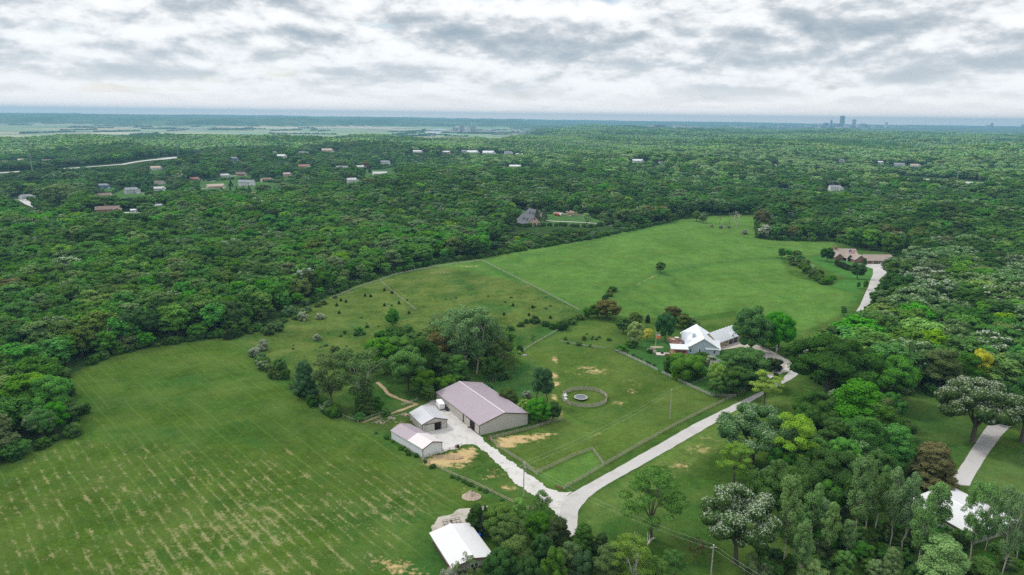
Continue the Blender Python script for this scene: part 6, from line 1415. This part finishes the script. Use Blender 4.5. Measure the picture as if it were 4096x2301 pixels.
# flatbed trailer frame behind the white-roofed barn
ft = empty('flatbed_trailer', P(1137, 1318), R(18), 'rusty flatbed trailer frame behind the ridge of the white-roofed barn', 'trailer')
f_ = MB(); f_.box(-2.6, 2.6, -1, -.9, .5, .65); f_.box(-2.6, 2.6, .9, 1, .5, .65)
for x in np.arange(-2.6, 2.7, 1.3): f_.box(x - .05, x + .05, -.9, .9, .52, .63); f_.box(x - .04, x + .04, .92, 1.0, .65, 1.15)
f_.box(-2.6, 2.6, .93, .99, 1.1, 1.18); f_.build('frame', M['brown_trim'], ft)
for y in (-1.1, 1.1): wheel(ft, 0, y, .36, .36, .22)
# stone fire pit and patio
fp = P(1640, 884); r = empty('fire_pit', fp, 0, 'round stone seat wall around a fire pit in the house garden', 'fire pit')
m_ = MB()
for j in range(26):
    a, b = R(35 + j * 11.2), R(35 + (j + 1) * 11.2); m_.prism([Vector((2.6 * math.cos(a), 2.6 * math.sin(a), 0)), Vector((2.6 * math.cos(b), 2.6 * math.sin(b), 0)), Vector((2.05 * math.cos(b), 2.05 * math.sin(b), 0)), Vector((2.05 * math.cos(a), 2.05 * math.sin(a), 0))], (0, 0, 1.0))
m_.build('seat_wall', M['stone_wall'], r); MB().tube((0, 0, 0), (0, 0, .05), 2.04, 2.04, 20).build('paving', M['patio'], r); MB().tube((0, 0, .05), (0, 0, .4), .6, .6, 12).build('hearth', M['stone_wall'], r)
pt0 = P(1669, 893); r = empty('stone_terrace', pt0, R(-3), 'raised stone terrace with grill counter beside the fire pit', 'terrace')
MB().box(-3.6, 3.2, -1.6, 2.2, -.4, .45).build('wall', M['stone_wall'], r); MB().box(-3.7, 3.3, -1.7, 2.3, .45, .55).build('paving', M['patio'], r); MB().box(.4, 3.0, -1.9, -1.2, -.4, 1.3).build('counter', M['brown_brick'], r)
o = MB().box(-.7, .7, -.35, .35, .0, .75); o.box(-.8, .8, -.4, .4, .75, .82); o = o.build('grill', M['black_paint']); o.location = pt0 + Vector((-.6, .6, .55)); tag(o, 'dark grill on the stone terrace', 'grill')
# garden bed
mound(1652, 873, 4.0, 1.6, .35, 'flower_bed', 'mulch_pile', 'reddish planted bed behind the fire pit', 'flower bed', 9)
# cars at the cul-de-sac
def car(X, Y, m_, label, rot):
    r = empty('parked_car', P(X, Y) + Vector((0, 0, .25)), rot, label, 'car'); b_ = MB(); b_.prism([Vector(p) for p in ((-2.3, -.9, .35), (2.3, -.9, .35), (2.3, -.9, .85), (1.1, -.9, 1.0), (.5, -.9, 1.5), (-1.3, -.9, 1.5), (-2.2, -.9, 1.0))], (0, 1.8, 0)); b_.build('body', M[m_], r)
    b_ = MB(); b_.box(-1.2, .5, -.93, .93, 1.02, 1.4); b_.build('windows', M['glass'], r)
    for x in (-1.4, 1.45):
        for y in (-.85, .85): wheel(r, x, y, .34, .34, .2)
car(102, 523, 'red_paint', 'red car nearer the cul-de-sac houses', .9); car(106, 526, 'red_paint', 'second red car, parked lower on the pale lane', .7); car(60, 505, 'white_paint', 'white car on the cul-de-sac circle', .2)

# ------------------------------------------------------------------ city on the horizon and power station by the river
for nm, c_ in (('city_dark', (.10, .12, .14)), ('city_mid', (.24, .26, .28)), ('city_pale', (.50, .48, .46))): mm(nm, c_, .5, .05, .02, ribs=('z', 12, .1, .3))
def tower(X, Y, wpx, top, m_, label, steps=((1, 1),), name='tower_block', cat='skyscraper', dep=.8):
    p = P(X, Y); s_ = (Vector((p.x, p.y, -CAMZ)).dot(fw)) / FPX / 2.515625; h = zat(p, X, top) - p.z; w_ = wpx * s_
    r = empty(name, p, R(14), label, cat); z = 0; 
    for i, (fz, fw_) in enumerate(steps):
        zz = h * fz; MB().box(-w_ / 2 * fw_, w_ / 2 * fw_, -w_ / 2 * fw_ * dep, w_ / 2 * fw_ * dep, z - (20 if i == 0 else 0), zz).build('body' if i == 0 else 'setback', M[m_], r); z = zz
    MB().box(-w_ * .2, w_ * .2, -w_ * .15, w_ * .15, h, h * 1.02 + 2).build('roof_plant', M['city_dark'], r)
    return r
tower(2117, 320.5, 9, 291.5, 'city_dark', 'tallest skyscraper of the distant city', ((.93, 1), (1, .9)))
tower(2090, 320, 5.5, 302, 'city_dark', 'slender tower left of the tallest, with narrow crown', ((.88, .8), (1, .5)))
tower(2077, 320, 9, 309, 'city_dark', 'broad dark block at the left end of the skyline'); tower(2099, 320.5, 5, 310, 'city_mid', 'small block between the slender and the tallest tower'); tower(2107, 321, 9, 311, 'city_dark', 'dark block joined to the left foot of the tallest skyscraper')
tower(2147, 321, 7.5, 300.5, 'city_mid', 'brownish flat-topped tower right of the tallest skyscraper'); tower(2168, 321.5, 10, 311, 'city_mid', 'wide block with an antenna right of the brownish tower'); tower(2178, 321.5, 7, 313, 'city_dark', 'low dark block right of the antenna block')
tower(2062, 320, 7, 313, 'city_pale', 'pale block at the far left of the skyline'); tower(2156, 321.5, 5, 313, 'city_pale', 'pale low block beside the brownish tower'); tower(2228, 322, 6, 308, 'city_pale', 'pale tower standing alone right of the city centre')
tower(2197, 322, 8, 316, 'city_pale', 'low pale block between centre and lone pale tower'); tower(2494, 322, 5, 308.5, 'city_dark', 'dark stepped tower near the right edge of the horizon', ((.8, 1), (1, .5))); tower(2487, 322, 14, 315, 'city_mid', 'wide base block beside the dark stepped tower')
tower(2574, 323, 8, 313, 'city_dark', 'dark block at the right picture edge on the horizon'); tower(2130, 322, 14, 317, 'city_pale', 'white flat hall at the foot of the skyline'); tower(2095, 322.5, 14, 318, 'city_pale', 'white flat hall at the left foot of the skyline')
rr = random.Random(11)
for i in range(70):
    X = rr.gauss(2110, 120) if i < 40 else rr.uniform(1500, 2570); Y = 316.5 + (X - 1500) * .0045 + rr.uniform(0, 4.5)
    p = P(X, Y)
    if p.y > 30000: continue
    o = MB().box(-rr.uniform(25, 70), rr.uniform(25, 70), -25, 25, -10, rr.uniform(10, 32)).build('distant_building', M[rr.choice(['city_pale', 'city_mid', 'city_pale', 'city_dark'])]); o.location = p
    tag(o, 'low distant city building on the hazy horizon', 'building', 'low buildings of the distant city')
for X, Y, t_, lab in ((2326, 321, 303, 'tallest thin antenna mast right of the city'), (2318, 321, 309, 'short antenna mast beside the tallest one'), (2389, 322, 308, 'faint antenna mast at the far right'), (1861, 312, 302, 'right of two antenna masts left of the city'), (1827, 312, 303, 'left of two antenna masts left of the city')):
    tpole(X, Y, t_, lab, 'mast', r0=4, arms=False)
r = empty('power_station', P(1172, 334), 0, 'grey power station blocks with stack beside the river', 'power station')
for i, (x, w_, h, m_) in enumerate(((-110, 60, 55, 'city_mid'), (-40, 50, 78, 'city_mid'), (30, 40, 62, 'city_pale'), (85, 40, 70, 'city_mid'), (150, 90, 26, 'city_pale'), (-190, 80, 24, 'city_pale'))): MB().box(x - w_ / 2, x + w_ / 2, -25, 25, -5, h).build('boiler_house', M[m_], r)
MB().tube((60, 0, 0), (60, 0, 105), 6, 4, 10).build('stack', M['city_pale'], r)
for i in range(34):
    X = rr.uniform(1130, 1330); Y = rr.uniform(326, 335); p = P(X, Y); o = MB().box(-rr.uniform(15, 60), rr.uniform(15, 60), -20, 20, -4, rr.uniform(8, 20)).build('warehouse', M[rr.choice(['city_pale', 'city_pale', 'city_mid', 'white_metal'])]); o.location = p
    tag(o, 'pale warehouse in the industrial strip beside the river', 'warehouse', 'warehouses beside the river')
for i in range(16):
    X, Y = (rr.uniform(670, 880) * .34177 * 1.0, 0) if False else (rr.uniform(420, 545), rr.uniform(322, 329)); p = P(X, Y); o = MB().box(-rr.uniform(12, 40), rr.uniform(12, 40), -15, 15, -4, rr.uniform(7, 16)).build('warehouse', M[rr.choice(['city_pale', 'white_metal'])]); o.location = p
    tag(o, 'white farm building out on the river flats', 'building', 'farm buildings on the river flats')
# ------------------------------------------------------------------ woodland
rng = np.random.default_rng(12)
def annuli(r0, r1, step, amax=42):
    xs, ys = [], []; r = r0
    while r < r1:
        s = step(r) if callable(step) else step; n = int(2 * R(amax) * r / s); a = (np.arange(n) + rng.uniform(-.42, .42, n)) / n * 2 * R(amax) - R(amax)
        q = r + rng.uniform(-.45, .45, n) * s; xs.append(q * np.sin(a)); ys.append(q * np.cos(a)); r += s
    return np.concatenate(xs), np.concatenate(ys)
fx, fy = annuli(170, 2500, lambda r: 9.2 if r < 560 else (12.0 if r < 1000 else 16.0))
ok = np.ones(len(fx), bool); edge = np.full(len(fx), 1e9)
for pl_ in CLEAR:
    bx0, bx1 = min(p[0] for p in pl_) - 40, max(p[0] for p in pl_) + 40; by0, by1 = min(p[1] for p in pl_) - 40, max(p[1] for p in pl_) + 40
    ii = np.where((fx > bx0) & (fx < bx1) & (fy > by0) & (fy < by1))[0]
    if not len(ii): continue
    d = -sdist(pl_, fx[ii], fy[ii]); edge[ii] = np.minimum(edge[ii], d); ok[ii] &= d > 2.5
# groves that stand on the open farm ground
GROVES = [W(p) for p in ([(-60,1175),(-60,960),(140,950),(170,985),(178,1040),(150,1090),(60,1130),(20,1165)],
                         [(940,935),(980,890),(1080,880),(1180,900),(1270,905),(1262,940),(1180,955),(1095,975),(1020,965)],
                         [(2200,838),(2268,778),(2302,725),(2330,675),(2700,650),(2700,1010),(2500,1010),(2400,985),(2230,985),(2110,960),(2085,905),(2125,870)])]
fx2, fy2 = annuli(170, 700, 8.5); ok2 = np.zeros(len(fx2), bool)
for g in GROVES: ok2 |= inpoly(g, fx2, fy2)
inF = inpoly(FARM, fx2, fy2); ok2 &= inF
fx = np.concatenate([fx[ok], fx2[ok2]]); fy = np.concatenate([fy[ok], fy2[ok2]]); edge = np.concatenate([edge[ok], np.full(ok2.sum(), 30.)])
keep = np.ones(len(fx), bool); short = np.ones(len(fx))
for (hx, hy, wr_, dp_, ln) in HOUSE_CLEAR:
    L0 = math.hypot(hx, hy); ux, uy = -hx / L0, -hy / L0; dx, dy = fx - hx, fy - hy; al = dx * ux + dy * uy; ac_ = np.abs(dx * uy - dy * ux)
    keep &= ~((ac_ < wr_ + 3) & (al > -dp_) & (al < ln * (.62 if hy < 1500 else .35))); short = np.where((ac_ < wr_ * 1.4 + 4) & (al > -8) & (al < ln * 1.9), .42, short)
for (tx, ty, tr2) in TAKEN:
    keep &= ~((np.hypot(fx - tx, fy - ty) < tr2 * .85 + 1) | ((np.abs(fx - tx) < tr2 * .7) & (fy < ty) & (fy > ty - 9) & (tr2 > 4) & (ty < 420)))
for (tx, ty) in HW:
    L0 = math.hypot(tx, ty); ux, uy = -tx / L0, -ty / L0; dx, dy = fx - tx, fy - ty; al = dx * ux + dy * uy; ac_ = np.abs(dx * uy - dy * ux)
    keep &= ~((ac_ < 15) & (al > -24) & (al < 92)); short = np.where((ac_ < 18) & (al > -14) & (al < 210), np.minimum(short, .40), short)
keep &= hgt(fx, fy) > -30
keep &= ~((fx > fy * .42) & (np.hypot(fx, fy) < 700) & (rng.uniform(size=len(fx)) < .24))
fx, fy, edge, short = fx[keep], fy[keep], edge[keep], short[keep]; fr_ = np.hypot(fx, fy); n = len(fx)
# trees of a kind grow in company: slow noise picks the mixture, and stands in for light over the hills
def sn(x, y, s, ph): return (np.sin(x / s + ph + 1.7 * np.sin(y / s * .7 + ph)) + np.sin(y / s * 1.1 + 2 * ph + 1.3 * np.sin(x / s * .8))) / 2
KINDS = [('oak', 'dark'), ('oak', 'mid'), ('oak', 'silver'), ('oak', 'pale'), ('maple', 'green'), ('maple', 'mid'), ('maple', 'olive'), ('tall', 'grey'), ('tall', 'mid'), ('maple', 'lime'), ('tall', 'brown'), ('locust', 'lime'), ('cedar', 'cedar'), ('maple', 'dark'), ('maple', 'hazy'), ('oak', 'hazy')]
Pm = np.zeros((n, len(KINDS)))
g1, g2, g3, g4 = sn(fx, fy, 90, .3), sn(fx, fy, 140, 1.9), sn(fx, fy, 60, 4.2), sn(fx, fy, 200, 2.6)
right = (fx > fy * .42) & (fr_ < 700)
Pm[:, 0] = 1.0; Pm[:, 1] = 1.2; Pm[:, 2] = .4 + 3.0 * np.clip(g1 - .15, 0, 1) + right * 3.0; Pm[:, 3] = .07 + .8 * np.clip(g2 - .45, 0, 1) + right * .35; Pm[:, 4] = .9 + 1.5 * np.clip(g3, 0, 1)
Pm[:, 5] = 1.6; Pm[:, 6] = .3 + .5 * np.clip(-g2, 0, 1); Pm[:, 7] = .5 + 1.2 * np.clip(g4, 0, 1); Pm[:, 8] = .6; Pm[:, 9] = .10 + 1.2 * np.clip(g2 - .4, 0, 1) * (g3 > 0); Pm[:, 10] = .04 + .2 * np.clip(g4 - .6, 0, 1) + .6 * ((fx > 150) & (fx < 420) & (fr_ > 640) & (fr_ < 900))
Pm[:, 11] = .07; Pm[:, 12] = .06; Pm[:, 13] = 1.1; fh_ = sm(1250, 2200, fr_) * sm(-.25, .15, fx / fy); Pm[:, 14] = 7 * fh_; Pm[:, 15] = 5 * fh_  # paler kinds far right: sunlit haze put into the leaf colour
g5 = sn(fx, fy, 260, 5.1); dk = np.clip(.5 + g5, 0, 1)  # broad light and shade over the ridges put into the choice of kinds
Pm[:, [0, 13, 2]] *= (.5 + 1.6 * dk)[:, None]; Pm[:, [4, 5, 8, 9]] *= (1.8 - 1.4 * dk)[:, None]
Pm /= Pm.sum(1, keepdims=True); kid = (rng.uniform(size=(n, 1)) > np.cumsum(Pm, 1)).sum(1)
hh = rng.uniform(12.5, 20, n) * (.82 + .25 * (sn(fx, fy, 45, 3.) * .5 + .5)); wd = hh * rng.uniform(.72, 1.08, n); ed = edge < 9
hh = np.where(ed, hh * rng.uniform(.45, .85, n), hh) * short; wd = np.where(ed, wd * .7, wd) * np.maximum(short, .6)
isoak = kid < 4; wd = np.where(right, wd * 1.22, wd); wd = np.where(isoak, wd * 1.15, wd)
mid_ = fr_ > 900; wd = np.where(mid_ & ~ed, wd * 1.4, np.where((fr_ > 560) & ~ed, wd * 1.22, wd)); hh = np.where(mid_ & ~ed, hh * 1.08, hh)
pale_ = kid == 3
# the ones that show largest become trees of their own, the rest is one woodland
az = np.abs(fx / np.maximum(fy, 1)); infr = az < .74
def pix(x, y, z):
    v = Vector((x, y, z - CAMZ)); f_ = v.dot(fw); return (512 + FPX * (v.dot(rt)) / f_, 287.5 - FPX * v.dot(up) / f_)
vis = []
for i in np.where(infr & (fr_ < 620))[0]:
    X, Y = pix(fx[i], fy[i], hgt(fx[i], fy[i]) + hh[i] * .6)
    if -5 < X < 1029 and Y < 580: vis.append(i)
vis = sorted(vis, key=lambda i: fr_[i] / max(hh[i], 1) )[:300]; vset = np.zeros(n, bool); vset[vis] = True
desc = {'dark': 'dark green', 'mid': 'mid green', 'silver': 'grey-green, pale-tipped', 'pale': 'whitish-leaved', 'green': 'fresh green', 'olive': 'olive green', 'grey': 'grey-green', 'lime': 'bright yellow-green', 'brown': 'brownish', 'cedar': 'blackish evergreen', 'hazy': 'pale green'}
kname = {'oak': 'oak_tree', 'maple': 'maple_tree', 'tall': 'ash_tree', 'locust': 'locust_tree', 'cedar': 'cedar_tree'}
shp = {'oak': 'spreading', 'maple': 'round-crowned', 'tall': 'upright', 'locust': 'loose-crowned', 'cedar': 'conical'}
by = {}
for i in vis:
    kd, lf = KINDS[kid[i]]; x, y = float(fx[i]), float(fy[i]); Xp = pix(x, y, 8)[0]
    if x > y * .3: where = 'of the %s right woodland' % ('near' if y < 330 else ('middle' if y < 430 else 'far'))
    elif x < -150 and y < 290: where = 'of the left edge grove'
    elif x > -70 and x < 40 and y < 380: where = 'of the barn grove'
    elif x < -60: where = 'of the hay field forest edge'
    else: where = 'of the meadow forest edge'
    by.setdefault((kd, lf, where), []).append((Xp, i))
for (kd, lf, where), lst in by.items():
    lst.sort()
    for j, (Xp, i) in enumerate(lst):
        x, y = float(fx[i]), float(fy[i])
        lab = '%s, %s tree, %s of its kind %s' % (desc[lf].replace(', pale-tipped', ''), shp[kd], ordinal(j, len(lst)), where) if len(lst) > 1 else 'only %s %s tree %s' % (desc[lf], shp[kd], where)
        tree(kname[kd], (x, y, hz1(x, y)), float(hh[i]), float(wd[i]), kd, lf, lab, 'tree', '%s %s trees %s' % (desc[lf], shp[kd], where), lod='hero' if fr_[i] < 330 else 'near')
rest = ~vset
# canopy patches for the far hills
px2, py2 = annuli(2480, 8200, lambda r: 46 if r < 4500 else 58, 40)
z2 = hgt(px2, py2); t2_ = px2 / np.maximum(py2, 1); e2 = 3350 + 120 * np.sin(px2 / 170) + 450 * sm(-.45, 0, t2_)
okp = (z2 > -20) & ~((t2_ < .03) & (py2 > e2 + 60))
for pl_ in CLEAR[1:]:
    okp &= sdist(pl_, px2, py2) < -22
px2, py2 = px2[okp], py2[okp]
# hedges and tree lines out on the flats and at the foot of the bluffs
lx, ly = [], []
for _ in range(46):
    a = rng.uniform(-.72, -.02); d = rng.uniform(4600, 9200); th = rng.choice([0.1, 1.5]) + rng.uniform(-.2, .2); Ln = rng.uniform(150, 700); m_ = int(Ln / 34)
    lx += list(a * d + math.cos(th) * np.arange(m_) * 34); ly += list(d + math.sin(th) * np.arange(m_) * 34)
for x0, y0, x1_, y1_ in ((610,345,720,342),(980,332,1060,334),(990,339,1045,336),(1060,334,1068,326),(940,341,985,344),(1125,334,1330,330),(1000,344,1070,342)):
    a, b = P(x0, y0), P(x1_, y1_); m_ = max(3, int((b - a).length / 30)); lx += list(np.linspace(a.x, b.x, m_)); ly += list(np.linspace(a.y, b.y, m_))
lx, ly = np.array(lx), np.array(ly); okl = hgt(lx, ly) < -40; lx, ly = lx[okl], ly[okl]

# prototypes live in an unlinked collection
pc_ = bpy.data.collections.new('woodland_kinds'); order = []
def pro(name, kd, seed, lod, lf):
    me, tm, V, F, val, tb = proto(kd, seed, lod)
    if lod == 'far': m2 = me
    else:                                        # crown and trunk in one mesh for the mass
        tv = np.array(tb.v); 
        TF = []
        for f in tb.f:
            for q in range(1, len(f) - 1): TF.append([f[0], f[q], f[q + 1]])
        TF = np.array(TF)
        F3 = F if F.shape[1] == 3 else np.concatenate([F[:, [0, 1, 2]], F[:, [0, 2, 3]]]); v3 = val if F.shape[1] == 3 else np.concatenate([val, val])
        m2 = np_mesh(name, np.concatenate([V, tv]), np.concatenate([F3, TF + len(V)]), [L[lf], M['bark']], smooth=False, attrs={'leaf': ('FACE', 'FLOAT', 'value', np.concatenate([v3, np.zeros(len(TF))]))})
        mi = np.zeros(len(F3) + len(TF), np.int32); mi[len(F3):] = 1; m2.polygons.foreach_set('material_index', mi)
    o = bpy.data.objects.new(name, m2); pc_.objects.link(o)
    if lod == 'far': o.material_slots[0].link = 'OBJECT'; o.material_slots[0].material = L[lf]
    return o
names = []
for i, (kd, lf) in enumerate(KINDS): pro('kind_%02d' % i, kd, i % 2, 'near', lf)
for i, (kd, lf) in enumerate(KINDS): pro('kind_%02d' % (20 + i), kd, i % 3, 'far', lf)
pro('kind_40', 'shrub', 0, 'near', 'dark'); pro('kind_41', 'shrub', 1, 'near', 'mid'); pro('kind_42', 'shrub', 2, 'near', 'silver')
# canopy patches: about forty crowns on 60 m of hill
def patch(name, seed, mats, foot=34, nc=44):
    rg = np.random.default_rng(seed); VV, FF, vl, mi = [], [], [], []; off = 0; iv, ifc = ico(1)
    for j in range(nc):
        q = foot * math.sqrt((j + .5) / nc); th = j * 2.399; x, y = q * math.cos(th) + rg.uniform(-2, 2), q * math.sin(th) + rg.uniform(-2, 2); r = rg.uniform(3.6, 6.2); h = rg.uniform(8, 15); mk = rg.integers(len(mats))
        for _ in range(5):
            c_ = np.array([x + rg.uniform(-.5, .5) * r, y + rg.uniform(-.5, .5) * r, h - r * .5 + rg.uniform(-.3, .35) * r]); rr_ = r * rg.uniform(.45, .75)
            VV.append(c_ + iv * rr_ * (1 + rg.uniform(-.22, .22, len(iv))[:, None]) * np.array([1, 1, .8])); FF.append(ifc + off); off += len(iv); vl.append(np.full(len(ifc), rg.uniform(.1, .9))); mi.append(np.full(len(ifc), mk))
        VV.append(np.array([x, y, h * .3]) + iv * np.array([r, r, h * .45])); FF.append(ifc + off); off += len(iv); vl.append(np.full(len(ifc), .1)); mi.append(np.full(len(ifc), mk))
    me = np_mesh(name, np.concatenate(VV), np.concatenate(FF), [L[m_] for m_ in mats], smooth=False, attrs={'leaf': ('FACE', 'FLOAT', 'value', np.concatenate(vl))})
    me.polygons.foreach_set('material_index', np.concatenate(mi).astype(np.int32)); pc_.objects.link(bpy.data.objects.new(name, me))
patch('kind_50', 1, ['mid', 'green', 'hazy', 'olive']); patch('kind_51', 2, ['hazy', 'green', 'hazy', 'grey']); patch('kind_52', 3, ['dark', 'mid', 'teal', 'mid']); patch('kind_53', 4, ['hazy', 'mid', 'grey', 'lime'])  # hazy crowns hold the far hills' sunlight in their leaf colour
patch('kind_54', 5, ['dark', 'mid'], 14, 10)
order = sorted(o.name for o in pc_.objects); ix = {nm: i for i, nm in enumerate(order)}
PTS, ROT, SCL, IDX = [], [], [], []
def addp(x, y, w_, h_, idx, dz=-.2):
    PTS.append(np.stack([x, y, hgt(x, y) + dz], 1)); ROT.append(rng.uniform(0, 6.28, len(x))); SCL.append(np.stack([w_, w_, h_], 1)); IDX.append(idx)
rx, ry = fx[rest], fy[rest]; near_ = fr_[rest] < 800; kk = kid[rest]
lut_n = np.array([ix['kind_%02d' % i] for i in range(len(KINDS))]); lut_f = np.array([ix['kind_%02d' % (20 + i)] for i in range(len(KINDS))])
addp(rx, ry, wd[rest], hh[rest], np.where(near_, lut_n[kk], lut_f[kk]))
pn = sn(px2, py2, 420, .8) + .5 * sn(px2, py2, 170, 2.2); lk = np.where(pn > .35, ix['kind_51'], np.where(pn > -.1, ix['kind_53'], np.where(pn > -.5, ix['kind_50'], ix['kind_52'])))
sc_ = np.where(np.hypot(px2, py2) < 4500, 1.0, 1.25) * rng.uniform(.9, 1.12, len(px2)); addp(px2, py2, sc_, sc_ * rng.uniform(.85, 1.25, len(px2)), lk, -1)
addp(lx, ly, rng.uniform(.8, 1.5, len(lx)), rng.uniform(.7, 1.2, len(lx)), np.full(len(lx), ix['kind_54']), -1)
# brushy fringe where wood meets open ground
bxs, bys = [], []
for pl_ in CLEAR[:10]:
    for (a, b) in zip(pl_, pl_[1:] + pl_[:1]):
        a, b = Vector(a), Vector(b); Ld = (b - a).length
        if math.hypot(a.x, a.y) > 1900: continue
        for t in np.arange(0, Ld, 3.2): q = a.lerp(b, t / Ld); bxs.append(q.x + rng.uniform(-1, 4.5) * (1 if a.x < b.x else 1)); bys.append(q.y + rng.uniform(0, 5))
bxs, bys = np.array(bxs), np.array(bys); inn = np.zeros(len(bxs), bool)
inn |= sdist(FARM, bxs, bys) > 1.5
azb = bxs / np.maximum(bys, 1); okb = ~inn & (np.abs(azb) < .8) & (bys > 100)
bxs, bys = bxs[okb], bys[okb]; sh = rng.uniform(2.2, 5.5, len(bxs)); addp(bxs, bys, sh * 1.2, sh, rng.choice([ix['kind_40'], ix['kind_41'], ix['kind_41'], ix['kind_42']], len(bxs), p=[.4, .25, .25, .1]))
V = np.concatenate(PTS); me = bpy.data.meshes.new('woodland'); me.vertices.add(len(V)); me.vertices.foreach_set('co', V.astype(np.float32).ravel())
a = me.attributes.new('turn', 'FLOAT', 'POINT'); a.data.foreach_set('value', np.concatenate(ROT).astype(np.float32))
a = me.attributes.new('size', 'FLOAT_VECTOR', 'POINT'); a.data.foreach_set('vector', np.concatenate(SCL).astype(np.float32).ravel())
a = me.attributes.new('which', 'INT', 'POINT'); a.data.foreach_set('value', np.concatenate(IDX).astype(np.int32)); me.update()
wo = obj('woodland', me); tag(wo, 'unbroken mass of mixed green woodland covering the hills', 'woodland', kind='stuff')
ng = bpy.data.node_groups.new('woodland', 'GeometryNodeTree'); ng.interface.new_socket('Geometry', in_out='INPUT', socket_type='NodeSocketGeometry'); ng.interface.new_socket('Geometry', in_out='OUTPUT', socket_type='NodeSocketGeometry')
nn = ng.nodes; gi = nn.new('NodeGroupInput'); go = nn.new('NodeGroupOutput'); ci = nn.new('GeometryNodeCollectionInfo'); ci.inputs['Collection'].default_value = pc_; ci.inputs['Separate Children'].default_value = True; ci.inputs['Reset Children'].default_value = True
ip = nn.new('GeometryNodeInstanceOnPoints'); ip.inputs['Pick Instance'].default_value = True
def na_(nm, ty): q = nn.new('GeometryNodeInputNamedAttribute'); q.data_type = ty; q.inputs['Name'].default_value = nm; return q.outputs['Attribute']
cxz = nn.new('ShaderNodeCombineXYZ'); ng.links.new(na_('turn', 'FLOAT'), cxz.inputs[2])
ng.links.new(gi.outputs[0], ip.inputs['Points']); ng.links.new(ci.outputs[0], ip.inputs['Instance']); ng.links.new(na_('which', 'INT'), ip.inputs['Instance Index']); ng.links.new(cxz.outputs[0], ip.inputs['Rotation']); ng.links.new(na_('size', 'FLOAT_VECTOR'), ip.inputs['Scale']); ng.links.new(ip.outputs[0], go.inputs[0])
mo = wo.modifiers.new('trees', 'NODES'); mo.node_group = ng
print('woodland points', len(V), 'individual forest trees', len(vis))

# ------------------------------------------------------------------ air
hb_ = MB().box(-23600, 23600, -23600, 23600, -60, 236); hm = bpy.data.materials.new('haze'); hm.use_nodes = True; k = NT(hm.node_tree)
pv_ = k.n('ShaderNodeVolumePrincipled', i={'Color': (.28, .54, .73, 1), 'Density': 8.2e-5, 'Anisotropy': .2})
k.n('ShaderNodeOutputMaterial', i={1: pv_.outputs[0]})
ho = hb_.build('haze', hm); tag(ho, 'thin blue haze lying over the distance', 'haze', kind='stuff')
